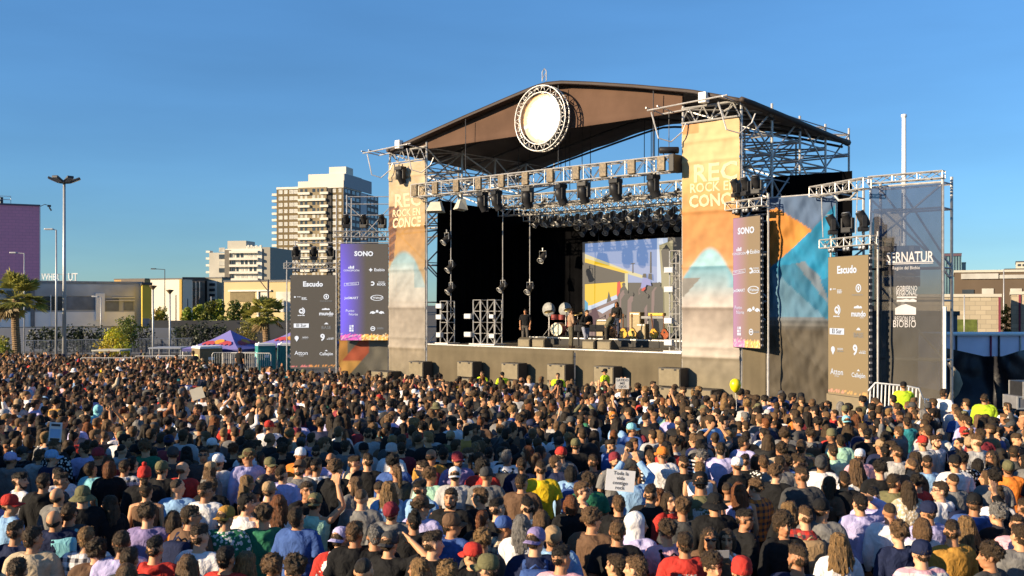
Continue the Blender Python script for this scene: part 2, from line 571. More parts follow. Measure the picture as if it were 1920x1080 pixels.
def build_roof():
    n, m = 48, 12
    s0, s1 = -1.0, 19.25
    v, f = [], []
    for lay in (0, 1):
        for j in range(m + 1):
            t = -0.45 + 9.9 * j / m
            for i in range(n + 1):
                s = s0 + (s1 - s0) * i / n
                wob = 0.025 * math.sin(s * 2.3 + t) * (0 if i in (0, n) else min(1, j / 3))
                v.append(RL(s, t, roof_z(s, t) + wob - lay * 0.14))
    q = (n + 1) * (m + 1)
    for j in range(m):
        for i in range(n):
            a = j * (n + 1) + i
            f.append((a, a + 1, a + n + 2, a + n + 1))
            f.append((q + a + 1, q + a, q + a + n + 1, q + a + n + 2))
    for j in range(m):
        for a in (j * (n + 1), j * (n + 1) + n):
            f.append((a, a + n + 1, q + a + n + 1, q + a))
    for i in range(n):
        for a in (i, m * (n + 1) + i):
            f.append((a, a + 1, q + a + 1, q + a))
    MB().add(v, f).build("canopy", ROOFCLOTH, roof, smooth=True)
    # front panel: flat lower edge, arched upper edge
    k = 60
    v, f = [], []
    sa, sb = -0.6, 16.3
    for lay in (0, 1):
        for i in range(k + 1):
            s = sa + (sb - sa) * i / k
            zb = 11.62 if s > 1.9 else 11.62 + (1.9 - s) * 0.05
            zt = max(roof_z(s) - 0.15, zb + 0.02)
            for w in range(5):
                v.append(RL(s, 0.02 + lay * 0.08 + 0.01 * math.sin(s * 1.1 + w * .7), zb + (zt - zb) * w / 4))
    q = (k + 1) * 5
    for i in range(k):
        for w in range(4):
            a = i * 5 + w
            f.append((a, a + 5, a + 6, a + 1))
            f.append((q + a + 5, q + a, q + a + 1, q + a + 6))
        for w in (0, 4):
            a = i * 5 + w
            f.append((a, a + 5, q + a + 5, q + a))
    MB().add(v, f).build("front_panel", FASCIA, roof, smooth=True)
    # inner ceiling panel joining the lower edge of the front panel to the rear arch
    mb = MB()
    for t in (2.5, 5.0, 7.3, 9.3):
        pts = [RL(s, t, roof_z(s, t) - 0.30) for s in np.linspace(-0.9, 19.1, 30)]
        mb.tube(pts, 0.06, 5)
    mb.build("roof_beam", DARKSTEEL, roof, smooth=True)
    mb = MB()
    pts = [RL(19.27, t, roof_z(19.25, t) - 0.05) for t in np.linspace(-0.5, 9.5, 12)]
    mb.tube(pts, [0.11] * 11 + [0.16], 8)
    pts = [RL(-1.02, t, roof_z(-1.0, t) - 0.05) for t in np.linspace(-0.5, 9.5, 12)]
    mb.tube(pts, 0.11, 8)
    mb.build("eave_roll", ROOFCLOTH, roof, smooth=True)
    # the little mast at the ridge
    mb = MB()
    for dx in (-0.12, 0.12):
        mb.tube([RL(9.3 + dx, -0.3, 13.85), RL(9.3 + dx, -0.3, 14.28)], 0.025, 5)
    mb.tube([RL(9.18, -0.3, 14.28), RL(9.3, -0.3, 14.42), RL(9.42, -0.3, 14.28)], 0.025, 5)
    mb.tube([RL(9.18, -0.3, 13.95), RL(9.42, -0.3, 14.25)], 0.018, 5)
    mb.build("ridge_mast", STEEL, roof)
build_roof()

# ------------------------------------------------------------------ round screen in its truss ring
def pixel_mat(name, strength=1.0, dim=0.15, noise=0.0, nscale=60.0):
    """A lit screen: emission from the picture stored in the mesh."""
    if name in MATS:
        return MATS[name]
    m, nt, b = base_mat(name)
    at = nd(nt, "ShaderNodeAttribute", attribute_name="Col")
    src = at.outputs["Color"]
    if noise:
        tc = nd(nt, "ShaderNodeTexCoord")
        nz = nd(nt, "ShaderNodeTexNoise")
        nz.inputs["Scale"].default_value = nscale
        nt.links.new(tc.outputs["Object"], nz.inputs["Vector"])
        mr = nd(nt, "ShaderNodeMapRange")
        mr.inputs["From Min"].default_value = 0.3
        mr.inputs["From Max"].default_value = 0.7
        mr.inputs["To Min"].default_value = 1 - noise
        mr.inputs["To Max"].default_value = 1 + noise
        nt.links.new(nz.outputs["Fac"], mr.inputs["Value"])
        sc = nd(nt, "ShaderNodeVectorMath", operation='SCALE')
        nt.links.new(src, sc.inputs[0])
        nt.links.new(mr.outputs[0], sc.inputs["Scale"])
        src = sc.outputs[0]
    b.inputs["Base Color"].default_value = (dim, dim, dim, 1)
    nt.links.new(src, b.inputs["Emission Color"])
    b.inputs["Emission Strength"].default_value = strength
    b.inputs["Roughness"].default_value = 0.5
    MATS[name] = m
    return m

def build_round_screen():
    c = S(9.41, -0.62, 12.10)
    root = empty("round_screen", c, 0, "glowing round screen inside a lattice ring on the roof front", "round screen")
    w, u, z = SW, SU, Vector((0, 0, 1))
    def q(r, a, t):
        return w * (r * math.cos(a)) + z * (r * math.sin(a)) + u * t
    n = 44
    mb = MB()
    for (r, t) in ((1.46, -0.14), (1.16, -0.14), (1.46, 0.14), (1.16, 0.14)):
        pts = [q(r, 2 * math.pi * i / 56, t) for i in range(57)]
        mb.tube(pts, 0.032, 6, caps=False)
    for i in range(n):
        a, b = 2 * math.pi * i / n, 2 * math.pi * (i + 1) / n
        if i % 2 == 0:
            mb.tube([q(1.46, a, -0.14), q(1.16, b, -0.14)], 0.02, 4)
            mb.tube([q(1.46, a, 0.14), q(1.46, b, -0.14)], 0.016, 4)
        else:
            mb.tube([q(1.16, a, -0.14), q(1.46, b, -0.14)], 0.02, 4)
            mb.tube([q(1.46, a, -0.14), q(1.46, b, 0.14)], 0.016, 4)
    mb.build("ring_truss", ALU, root, smooth=True)
    v, f, col = [q(0, 0, 0.0)], [], [(1.6, 1.6, 1.6)]
    NR, NA = 14, 96
    rng = random.Random(4)
    for j in range(1, NR + 1):
        r = 1.10 * j / NR
        for i in range(NA):
            a = 2 * math.pi * i / NA
            v.append(q(r, a, 0.0))
            x, y = r / 1.1 * math.cos(a), r / 1.1 * math.sin(a)
            e = (x * 0.95 - 0.10) ** 2 + (y * 0.92 + 0.02) ** 2
            g = max(0.0, min(1.0, (e - 0.24) / 0.46 + rng.uniform(-0.2, 0.2)))
            warm = (0.62, 0.30, 0.07) if y > -0.2 and x < 0.5 else ((0.42, 0.46, 0.50) if y > -0.3 else (0.28, 0.19, 0.07))
            if j == NR and rng.random() < 0.45:
                warm = (0.15, 0.12, 0.09)
            col.append(tuple(1.6 * (1 - g) + wc * g for wc in warm))
    for i in range(NA):
        f.append((0, 1 + i, 1 + (i + 1) % NA))
    for j in range(NR - 1):
        for i in range(NA):
            a, b = 1 + j * NA + i, 1 + j * NA + (i + 1) % NA
            f.append((a, a + NA, b + NA, b))
    d = MB().add(v, f)
    d.c = col
    d.build("display", pixel_mat("round_pixels", 1.0), root, colors=True)
    mb = MB()
    mb.lathe([(1.13, 0.0), (1.13, 0.1), (0.2, 0.12)], (0, 0, 0), 48, rot=Matrix(((w.x, z.x, u.x), (w.y, z.y, u.y), (w.z, z.z, u.z))))
    o = mb.build("housing", BLACK, root)
    o.location = u * 0.012
    mb = MB()
    for a in (0.6, 2.5, 3.9, 5.5):
        mb.tube([q(1.3, a, 0.14), q(1.3, a, 0.56)], 0.03, 5)
    mb.build("bracket", DARKSTEEL, root)
build_round_screen()

# ------------------------------------------------------------------ scaffold towers beside the stage
TT = [0.0, 2.57, 5.14, 7.71, 10.28]
LV = [-0.2, 1.75, 3.9, 5.9, 7.9, 8.9, 9.9, 10.7, 11.7]
def tower_braces(s0, s1, flip):
    out = []
    for k in range(1, 8):
        a, b = LV[k], LV[k + 1]
        if k % 2 == flip:
            out.append((s0, 0.0, a, s1, 0.0, b))
        else:
            out.append((s1, 0.0, a, s0, 0.0, b))
        for j in range(4):
            if (j + k + flip) % 2:
                out.append((s0 if flip else s1, TT[j], a, s0 if flip else s1, TT[j + 1], b))
            else:
                out.append((s0 if flip else s1, TT[j + 1], a, s0 if flip else s1, TT[j], b))
            if (j + k) % 3 == 0 or k > 4:
                out.append((s0, TT[j], b, s1, TT[j + 1], b))
                out.append((s1, TT[j], a, s0, TT[j], b))
    for j in range(4):
        for a, b in ((7.9, 9.9), (9.9, 11.7), (6.9, 8.9)):
            for s in (s0, s1):
                out.append((s, TT[j], a, s, TT[j + 1], b))
                if (j + int(a)) % 2: out.append((s, TT[j + 1], a, s, TT[j], b))
            out.append((s0, TT[j], a + 0.5, s1, TT[j + 1], a + 0.9))
    return out
scaffold("scaffold_tower", "tall scaffold tower left of the stage carrying the roof behind the pale banner", "stage towers", [-1.38, 1.37], TT, -0.75, 11.75, LV, tower_braces(-1.38, 1.37, 0))
scaffold("scaffold_tower", "tall scaffold tower right of the stage carrying the roof behind the orange banner", "stage towers", [16.36, 18.99], TT, -0.65, 11.75, LV, tower_braces(16.36, 18.99, 1))
scaffold("scaffold_bay", "low scaffold bay holding the blue and orange geometric banner", "stage side scaffolds", [20.1, 22.8], [0.05, 2.6], -0.6, 7.95, [-0.1, 1.9, 3.9, 5.9, 7.85], [(20.1, 0.05, 1.9, 22.8, 0.05, 3.9), (20.1, 2.6, 3.9, 22.8, 2.6, 5.9), (20.1, 0.05, 5.9, 20.1, 2.6, 7.85)])
scaffold("scaffold_bay", "outer scaffold bay behind the see-through dark banner", "stage side scaffolds", [24.45, 26.88], [-0.85, 0.05], -0.55, 8.0, [-0.1, 1.9, 3.9, 5.0, 7.0, 7.85], [(24.45, 0.05, 7.85, 26.88, 0.05, 4.6), (24.45, -0.7, 7.4, 26.88, -0.7, 5.0), (26.88, -0.7, 7.85, 24.45, -0.7, 5.9), (24.45, 0.05, 4.4, 26.88, 0.05, 1.6), (25.3, 0.05, 7.6, 26.88, 0.05, 5.0)])

def header(name, label, s0, s1, out):
    """The lattice beam across the top of a tower with its outriggers."""
    root = empty(name, S(s0, -0.12, 11.1), 0, label, "truss", "tower head trusses")
    inv = -Vector(root.location)
    mb = MB()
    for z in (11.12, 11.72):
        mb.tube([S(s0, -0.12, z) + inv, S(s1, -0.12, z) + inv], 0.04, 6)
    n = 8
    for i in range(n):
        a, b = s0 + (s1 - s0) * i / n, s0 + (s1 - s0) * (i + 1) / n
        z0, z1 = (11.12, 11.72) if i % 2 == 0 else (11.72, 11.12)
        mb.tube([S(a, -0.12, z0) + inv, S(b, -0.12, z1) + inv], 0.028, 5)
    mb.build("lattice", ALU, root)
    mb = MB()
    for t in (-0.14, -1.2):
        mb.tube([S(s0 - out, t, 11.62) + inv, S(s1, t + 0.1, 11.78) + inv], 0.032, 6)
    for s in (s0 - out, s0 - out + 0.55, s1 - 0.1):
        mb.tube([S(s, -0.2, 11.65) + inv, S(s, -1.3, 11.72) + inv], 0.03, 6)
    for s in (s0 - out, s1 - 0.5):
        mb.tube([S(s, -0.9, 11.6) + inv, S(s + 0.35, -0.9, 10.5) + inv, S(s + 0.75, -0.6, 10.35) + inv, S(s + 1.1, -0.3, 10.75) + inv, S(s + 1.2, -0.2, 11.1) + inv], 0.03, 6)
    mb.build("outrigger", STEEL, root)
    mb = MB()
    mb.bevbox(S(s0 + 1.25, -0.5, 11.95) + inv, (0.34, 0.3, 0.42), 0.03, STAGE_YAW)
    mb.build("winch", WHITEPAINT, root)
    return root
header("head_truss", "lattice beam with outriggers on top of the pale banner tower", -1.38, 1.37, 0.75)
header("head_truss", "lattice beam with outriggers on top of the orange banner tower", 16.36, 18.99, 0.95)

# ------------------------------------------------------------------ printed banners
FOLD = {}
def print_on(mb, banner, m):
    """Lay lettering on a banner so that it follows the folds of the cloth."""
    fold = FOLD[banner.name.split(".")[0] + banner["label"]]
    l = mb.build("lettering", m, banner)
    bm = bmesh.new(); bm.from_mesh(l.data)
    bmesh.ops.triangulate(bm, faces=bm.faces[:])
    for _ in range(3):
        es = [e for e in bm.edges if e.calc_length() > 0.09]
        if es: bmesh.ops.subdivide_edges(bm, edges=es, cuts=1)
    for v in bm.verts:
        v.co += SU * (fold(v.co.dot(SW), v.co.z) - 0.012)
    bm.to_mesh(l.data); bm.free()
    return l
def grid_banner(name, label, cat, group, s0, s1, t, z0, z1, nx, nz, colfn, m, wrinkle=0.03, seed=0, seams=()):
    root_loc = S(s0, t, z0)
    rng = random.Random(seed)
    ph = [rng.uniform(0, 9) for _ in range(6)]
    def fold(x, y):
        u, w = x / (s1 - s0), y / (z1 - z0)
        edge = min(1.0, min(u, 1 - u) * 8 + 0.25)
        n1 = mnoise.noise(Vector((x * 0.9 + ph[0], y * 0.55, ph[1])))
        n2 = mnoise.noise(Vector((x * 2.2 - y * 1.6 + ph[2], (x + y) * 0.5, ph[3])))
        n3 = mnoise.noise(Vector((x * 5.0, y * 2.4 + x * 2.0, ph[4])))
        o = wrinkle * (1.4 * n1 + 1.0 * n2 + 0.55 * n3) * edge
        for sm in seams:
            o -= 0.05 * math.exp(-((w - sm) / 0.008) ** 2)
        return o
    FOLD[name + label] = fold
    v, f, c = [], [], []
    for lay in (0, 1):
        for j in range(nz + 1):
            for i in range(nx + 1):
                u, w = i / nx, j / nz
                x, y = u * (s1 - s0), w * (z1 - z0)
                o = fold(x, y)
                v.append(S(s0 + x, t + o + lay * 0.012, z0 + y) - root_loc)
                c.append(colfn(u, w))
    q = (nx + 1) * (nz + 1)
    for j in range(nz):
        for i in range(nx):
            a = j * (nx + 1) + i
            f.append((a, a + 1, a + nx + 2, a + nx + 1))
            f.append((q + a + 1, q + a, q + a + nx + 1, q + a + nx + 2))
    mb = MB().add(v, f)
    mb.c = c
    o = mb.build(name, m, None, smooth=True, loc=root_loc, colors=True)
    tag(o, label, cat, group)
    return o

def ramp(stops, x):
    if x <= stops[0][0]:
        return stops[0][1]
    for (a, ca), (b, cb) in zip(stops, stops[1:]):
        if x <= b:
            k = (x - a) / (b - a)
            return tuple(p + (r - p) * k for p, r in zip(ca, cb))
    return stops[-1][1]

BANNER = color_attr_mat("banner_cloth", 0.75, 0.10, 1.5, bump=0.12, bscale=12)
def col_right(u, w):
    z = -0.6 + w * 11.65
    y = 572 - (z - 3.75) * 47.0
    base = ramp([(225, (0.62, 0.42, 0.20)), (300, (0.64, 0.46, 0.22)), (345, (0.60, 0.38, 0.13)), (372, (0.56, 0.30, 0.10)), (394, (0.52, 0.27, 0.08)),
                 (396, (0.50, 0.22, 0.055)), (470, (0.50, 0.23, 0.07)), (500, (0.48, 0.26, 0.11))], y)
    arch = 466 + 60 * (2 * (u - 0.47)) ** 2 + 5 * math.sin(u * 9)
    if y > arch:
        k = min(1, (y - arch) / 8)
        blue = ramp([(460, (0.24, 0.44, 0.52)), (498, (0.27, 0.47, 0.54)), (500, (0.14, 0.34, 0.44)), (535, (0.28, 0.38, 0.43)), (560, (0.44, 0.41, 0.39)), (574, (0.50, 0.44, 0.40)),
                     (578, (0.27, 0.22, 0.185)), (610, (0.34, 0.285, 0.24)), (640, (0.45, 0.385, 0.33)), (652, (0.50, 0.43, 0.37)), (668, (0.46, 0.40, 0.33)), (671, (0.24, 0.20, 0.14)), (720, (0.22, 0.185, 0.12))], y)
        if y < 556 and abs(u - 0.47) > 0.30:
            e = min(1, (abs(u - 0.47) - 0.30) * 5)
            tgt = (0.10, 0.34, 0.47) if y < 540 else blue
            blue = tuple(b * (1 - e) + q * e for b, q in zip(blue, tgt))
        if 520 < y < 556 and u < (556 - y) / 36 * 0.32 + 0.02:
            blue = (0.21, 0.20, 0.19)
        base = tuple(a * (1 - k) + b * k for a, b in zip(base, blue))
    if y < 246 and u < 0.3:
        base = (0.55, 0.27, 0.10)
    return base
def col_left(u, w):
    z = -0.7 + w * 11.75
    y = 572 - (z - 3.75) * 36.5
    base = ramp([(300, (0.62, 0.47, 0.28)), (350, (0.63, 0.48, 0.28)), (395, (0.58, 0.42, 0.22)), (424, (0.55, 0.36, 0.15)), (427, (0.48, 0.25, 0.06)), (470, (0.49, 0.27, 0.08)), (500, (0.42, 0.28, 0.13))], y)
    arch = 468 + 46 * (2 * (u - 0.42)) ** 2
    if y > arch:
        k = min(1, (y - arch) / 8)
        blue = ramp([(465, (0.25, 0.42, 0.48)), (492, (0.30, 0.45, 0.50)), (515, (0.44, 0.45, 0.43)), (560, (0.47, 0.44, 0.40)), (575, (0.44, 0.39, 0.34)), (578, (0.33, 0.285, 0.235)), (632, (0.38, 0.33, 0.27)), (650, (0.42, 0.36, 0.29)), (653, (0.33, 0.27, 0.19)), (700, (0.27, 0.225, 0.15))], y)
        if y < 540 and u > 0.72:
            blue = tuple(b * 0.55 + q * 0.45 for b, q in zip(blue, (0.10, 0.30, 0.40)))
        base = tuple(a * (1 - k) + b * k for a, b in zip(base, blue))
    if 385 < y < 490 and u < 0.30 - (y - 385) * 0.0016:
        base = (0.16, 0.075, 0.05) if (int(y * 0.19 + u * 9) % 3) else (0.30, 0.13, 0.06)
    return base
BANNERL = color_attr_mat("sheer_banner_cloth", 0.75, 0.10, 1.5, bump=0.12, bscale=12, alpha=0.74)
def dull(c, u, w):
    """Ink on worn mesh: a little paler and greyer, with blotches."""
    k = 0.80 + 0.14 * mnoise.noise(Vector((u * 3.0, w * 16.0, 4.2))) + 0.10 * mnoise.noise(Vector((u * 9.0, w * 60.0, 1.2)))
    g = sum(c) / 3
    return tuple((x * 0.90 + g * 0.10) * k for x in c)
def dome_text(o, rows, white):
    mb = MB()
    for (s, u, z, size, bold, fit) in rows:
        write(mb, s, SW * u + Vector((0, 0, z)), SW, (0, 0, 1), size, 0, bold, 'CENTER', 1.0, fit)
    return print_on(mb, o, mat("banner_print", white, 0.8, 0.12, 2.0))
SEAM_R = [(3.75 + (572 - y) / 47.0 + 0.6) / 11.65 for y in (262, 300, 395, 499, 576, 650, 670)]
SEAM_L = [(3.75 + (572 - y) / 36.5 + 0.7) / 11.75 for y in (330, 426, 505, 576, 632, 652)]
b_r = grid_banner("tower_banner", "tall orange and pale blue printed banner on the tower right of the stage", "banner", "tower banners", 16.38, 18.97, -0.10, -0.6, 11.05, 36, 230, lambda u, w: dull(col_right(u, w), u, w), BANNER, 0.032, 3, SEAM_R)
dome_text(b_r, [("REC", 1.50, 0.6 + 3.75 + (572 - 328) / 46.5, 1.0, 0.02, 1.95), ("ROCK EN", 1.42, 0.6 + 3.75 + (572 - 354) / 46.5, 0.52, 0.02, 2.1), ("CONCE", 1.42, 0.6 + 3.75 + (572 - 379) / 46.5, 0.66, 0.035, 2.2)], (0.62, 0.49, 0.31))
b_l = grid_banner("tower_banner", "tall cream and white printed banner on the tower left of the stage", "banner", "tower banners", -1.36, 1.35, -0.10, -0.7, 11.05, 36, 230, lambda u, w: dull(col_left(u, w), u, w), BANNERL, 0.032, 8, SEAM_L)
dome_text(b_l, [("REC", 1.42, 0.7 + 3.75 + (572 - 374) / 37, 0.95, 0.02, 1.9), ("ROCK EN", 1.36, 0.7 + 3.75 + (572 - 397) / 37, 0.52, 0.02, 2.05), ("CONCE", 1.36, 0.7 + 3.75 + (572 - 416) / 37, 0.68, 0.035, 2.1)], (0.54, 0.43, 0.28))

def in_poly(x, y, p):
    c = False
    j = len(p) - 1
    for i in range(len(p)):
        if (p[i][1] > y) != (p[j][1] > y) and x < (p[j][0] - p[i][0]) * (y - p[i][1]) / (p[j][1] - p[i][1]) + p[i][0]:
            c = not c
        j = i
    return c
GEO = [([(0, .05), (.16, .045), (.66, .155), (.06, .31), (0, .27)], (0.60, 0.25, 0.05)),
       ([(0, .06), (.14, .055), (.24, .12), (.20, .20), (.04, .28), (0, .26)], (0.20, 0.10, 0.05)),  # brown patch: cast shadow of the screen's lamps, put in as colour
       ([(.66, .155), (1, .04), (1, .30), (1, .36), (.80, .37), (.55, .29), (.06, .315)], (0.015, 0.235, 0.44)),
       ([(.06, .315), (.40, .285), (1, .52), (1, .58), (.08, .32)], (0.03, 0.17, 0.30)),
       ([(0, .31), (.08, .315), (1, .58), (.98, .54), (0, .54)], (0.11, 0.24, 0.36)),
       ([(0, .33), (.10, .34), (.20, .44), (0, .52)], (0.04, 0.13, 0.27)),  # rounded dark blue shape: another cast shadow coloured into the cloth
       ([(0, 0), (1, 0), (1, .045), (.66, .155), (.16, .045), (0, .05)], (0.10, 0.16, 0.28)),
       ([(.70, .31), (1, .36), (1, .54)], (0.012, 0.16, 0.32))]
def col_geo(u, w):
    v = 1 - w
    for poly, c in GEO:
        if in_poly(u, v, poly):
            return c
    if v < 0.62:
        k = max(0, min(1, (v - 0.50) / 0.10))
        return tuple(a * (1 - k) + b * k for a, b in zip((0.15, 0.20, 0.26), (0.155, 0.130, 0.098)))
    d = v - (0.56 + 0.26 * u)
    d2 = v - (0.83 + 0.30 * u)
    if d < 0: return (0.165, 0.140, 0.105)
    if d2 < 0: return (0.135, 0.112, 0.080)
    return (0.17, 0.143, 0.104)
geo = grid_banner("printed_banner", "banner printed with orange, blue and grey triangles beside the narrow upright screen", "banner", "side scaffold banners", 20.12, 22.85, -0.06, -0.6, 7.82, 50, 150, lambda u, w: tuple(x * (0.78 if w > .42 else 0.52) * (0.85 + 0.3 * mnoise.noise(Vector((u * 5, w * 14 + u * 4, 7)))) for x in col_geo(u, w)), BANNER, 0.10, 12, (0.45,))

MESHCLOTH = color_attr_mat("mesh_banner_cloth", 0.8, 0.12, 1.2, bump=0.1, alpha=0.62)
def col_ser(u, w):
    v = 1 - w
    c = ramp([(0, (0.05, 0.085, 0.17)), (0.3, (0.055, 0.08, 0.14)), (0.42, (0.075, 0.075, 0.08)), (0.7, (0.085, 0.08, 0.07)), (1, (0.12, 0.105, 0.085))], v)
    if u < 0.36 and 0.20 < v < 0.36: c = (0.035, 0.03, 0.035)
    return c
ser = grid_banner("mesh_banner", "see-through dark mesh banner with white lettering at the far end of the scaffolds", "banner", "side scaffold banners", 24.47, 26.86, -0.95, -0.6, 7.8, 30, 90, col_ser, MESHCLOTH, 0.03, 5)
mb = MB()
def ser_at(px, py):
    k = (px - 960.0) / F
    s = (k * 51.335 + 5.966) / (0.7526 + 0.6584 * k)
    d = 51.335 - 0.6584 * s
    return s - 24.47, 3.75 + (572 - py) * d / F + 0.6
org0 = Vector((0, 0, 0))
def wr(s, x0, x1, py, size, bold=0.0):
    u, z = ser_at((x0 + x1) / 2, py)
    write(mb, s, org0 + SW * u + Vector((0, 0, z)), SW, (0, 0, 1), size, 0, bold, 'CENTER', 1.0, ser_at(x1, py)[0] - ser_at(x0, py)[0])
wr("SERNATUR", 1662, 1750, 483, 0.50, 0.015)
wr("Región del Biobío", 1674, 1725, 502.5, 0.16)
for (x0, x1, y) in ((1662, 1750, 493.5), (1662, 1750, 496.2)):
    (a, z), (b, _) = ser_at(x0, y), ser_at(x1, y)
    poly2(mb, org0, SW, (0, 0, 1), [(a, z), (b, z), (b, z + 0.025), (a, z + 0.025)])
wr("GOBIERNO", 1681, 1720, 541, 0.24)
wr("REGIONAL", 1681, 1720, 550, 0.24)
wr("REGIÓN DEL", 1678, 1717, 598, 0.22)
wr("BIOBÍO", 1675, 1718, 608, 0.34)
for pts in ([(1679, 590), (1718, 590), (1718, 577), (1699, 570), (1690, 572), (1679, 578)], [(1682, 566), (1719, 566), (1719, 563), (1712, 560), (1706, 562), (1700, 560), (1693, 562), (1682, 562)], [(1682, 559), (1719, 559), (1719, 556), (1682, 556)]):
    poly2(mb, org0, SW, (0, 0, 1), [ser_at(*p) for p in pts])
print_on(mb, ser, mat("mesh_white", (0.46, 0.45, 0.47), 0.8, 0.08, 2.0))

# plain cloths at the foot of the screens and towers
tag(cloth_wall("base_cloth", (19.05, -0.02), (20.05, -0.02), -0.6, 3.1, SKIRT, None, S, 14, 10, 0.03, 0.7, 21), "plain brown cloth under the turned screen right of the orange banner", "cloth", "cloths under the screens")
# ================================================================== lamps: moving heads, parcans, blinders
def proto_moving_head():
    root = empty("moving_head", (0, 0, 0))
    mb = MB()
    mb.bevbox((0, 0, -0.09), (0.36, 0.30, 0.15), 0.03)
    mb.tube([(-0.1, 0, 0), (-0.1, 0, 0.07)], 0.025, 6); mb.tube([(0.1, 0, 0), (0.1, 0, 0.07)], 0.025, 6)
    mb.build("base", BLACK, root)
    mb = MB()
    for sx in (-1, 1):
        mb.bevbox((sx * 0.19, 0, -0.33), (0.06, 0.16, 0.38), 0.02)
    mb.bevbox((0, 0, -0.17), (0.42, 0.18, 0.06), 0.02)
    mb.build("yoke", BLACK, root)
    h = MB().lathe([(0.05, 0.28), (0.12, 0.25), (0.155, 0.1), (0.16, -0.05), (0.14, -0.24), (0.15, -0.27), (0.13, -0.275)], (0, 0, 0), 18, rot=Matrix.Rotation(math.radians(28), 3, 'X'))
    ho = h.build("lamp_head", BLACK, root, smooth=True)
    ho.location = (0, 0, -0.42)
    l = MB().lathe([(0.125, 0.0), (0.125, -0.008), (0.05, -0.03)], (0, 0, 0), 16)
    lo = l.build("lens", LENS, ho, smooth=True)
    lo.location = Matrix.Rotation(math.radians(28), 3, 'X') @ Vector((0, 0, -0.276))
    return root

def proto_par(short=False):
    root = empty("par_lamp", (0, 0, 0))
    R = Matrix.Rotation(math.radians(-48), 3, 'X')
    mb = MB().lathe([(0.04, 0.24), (0.10, 0.22), (0.125, 0.12), (0.13, -0.20), (0.137, -0.22)], (0, 0, 0), 16, rot=R)
    c = mb.build("can", mat("par_black", (0.03, 0.028, 0.027), 0.4, 0.2, 8.0, spec=0.5), root, smooth=True)
    c.location = (0, 0, -0.34)
    mb = MB().lathe([(0.145, -0.20), (0.15, -0.235), (0.128, -0.24), (0.125, -0.22)], (0, 0, 0), 18, rot=R)
    r = mb.build("rim", ALU, root, smooth=True)
    r.location = (0, 0, -0.34)
    l = MB().lathe([(0.122, -0.215), (0.05, -0.222)], (0, 0, 0), 14, rot=R).build("lens", LENS, root, smooth=True)
    l.location = (0, 0, -0.34)
    mb = MB()
    mb.tube([(-0.16, 0, -0.34), (-0.16, 0, -0.08), (0.16, 0, -0.08), (0.16, 0, -0.34)], 0.016, 5)
    mb.tube([(0, 0, -0.08), (0, 0, 0.05)], 0.025, 6)
    mb.build("bracket", ALU, root)
    return root

def proto_blinder():
    root = empty("blinder_lamp", (0, 0, 0))
    mb = MB().bevbox((0, 0, -0.17), (0.46, 0.16, 0.24), 0.02)
    mb.tube([(0, 0, -0.05), (0, 0, 0.05)], 0.025, 6)
    mb.build("housing", BLACK, root)
    for sx in (-0.11, 0.11):
        l = MB().lathe([(0.095, 0), (0.08, 0.02), (0.02, 0.03)], (0, 0, 0), 14, rot=Matrix.Rotation(math.radians(90), 3, 'X')).build("lens", LENS, root, smooth=True)
        l.location = (sx, -0.085, -0.17)
    return root

def proto_strobe():
    """A pale flat wash lamp fixed to a floor tower."""
    root = empty("wash_lamp", (0, 0, 0))
    MB().bevbox((0, 0, 0), (0.42, 0.2, 0.26), 0.02).build("housing", mat("pale_lamp_housing", (0.42, 0.42, 0.42), 0.5, 0.12, 5.0), root)
    MB().box((0, -0.104, 0), (0.36, 0.008, 0.20)).build("lens", mat("pale_lens", (0.55, 0.56, 0.58), 0.2, 0.05, 5.0, spec=0.6), root)
    return root

_proto = {}
def lamp(kind, loc, rz, label, group, flip=False, scale=1.0, tilt=0.0):
    make = {"moving": proto_moving_head, "par": proto_par, "blinder": proto_blinder, "wash": proto_strobe}[kind]
    if kind not in _proto:
        _proto[kind] = make()
        o = _proto[kind]
    else:
        o = copy_tree(_proto[kind])
    o.location = loc
    o.rotation_euler = (math.pi if flip else 0.0, tilt, rz)
    o.scale = (scale,) * 3
    tag(o, label, "stage lamp", group)
    return o

# ------------------------------------------------------------------ trusses across the stage
def cross_truss(label, s0, s1, t, z, w, h, m=ALU, panels=0, hangers=()):
    root = empty("lighting_truss", S(s0, t, z), 0, label, "truss", "lighting trusses across the stage")
    inv = -Vector(root.location)
    mb = MB()
    box_truss(mb, S(s0, t, z) + inv, S(s1, t, z) + inv, w, h, 0.55, 0.033, 0.02)
    mb.build("lattice", m, root)
    if panels:
        for i in range(panels):
            s = s0 + 0.35 + (s1 - s0 - 0.7) * i / (panels - 1)
            MB().bevbox(S(s, t - w / 2 - 0.06, z) + inv, (0.36, 0.12, h * 0.92), 0.02, STAGE_YAW).build("dimmer_box", mat("dimmer_gold", (0.13, 0.09, 0.045), 0.5, 0.95, 11.0, spec=0.4), root)
        MB().bevbox(S(s1 + 0.1, t, z) + inv, (0.25, w + 0.1, h + 0.1), 0.03, STAGE_YAW).build("end_box", BLACK, root)
    for s in hangers:
        tube_part("hanger", S(s, t, z + h / 2) + inv, S(s, t, roof_z(s, t) - 0.2) + inv, 0.02, DARKSTEEL, root, 5)
    return root
cross_truss("front box truss with gold dimmer boxes spanning between the two banner towers", 0.95, 16.15, -0.42, 9.48, 0.55, 0.62, panels=11, hangers=(4.5, 10.2, 15.2))
cross_truss("second lighting truss just behind the dimmer-box truss", 3.4, 16.0, 2.9, 8.98, 0.45, 0.50, hangers=(5, 9, 13))
cross_truss("third lighting truss with the pale rimmed lamps under it", 2.0, 16.0, 4.9, 8.72, 0.4, 0.42, hangers=(4, 8, 12))
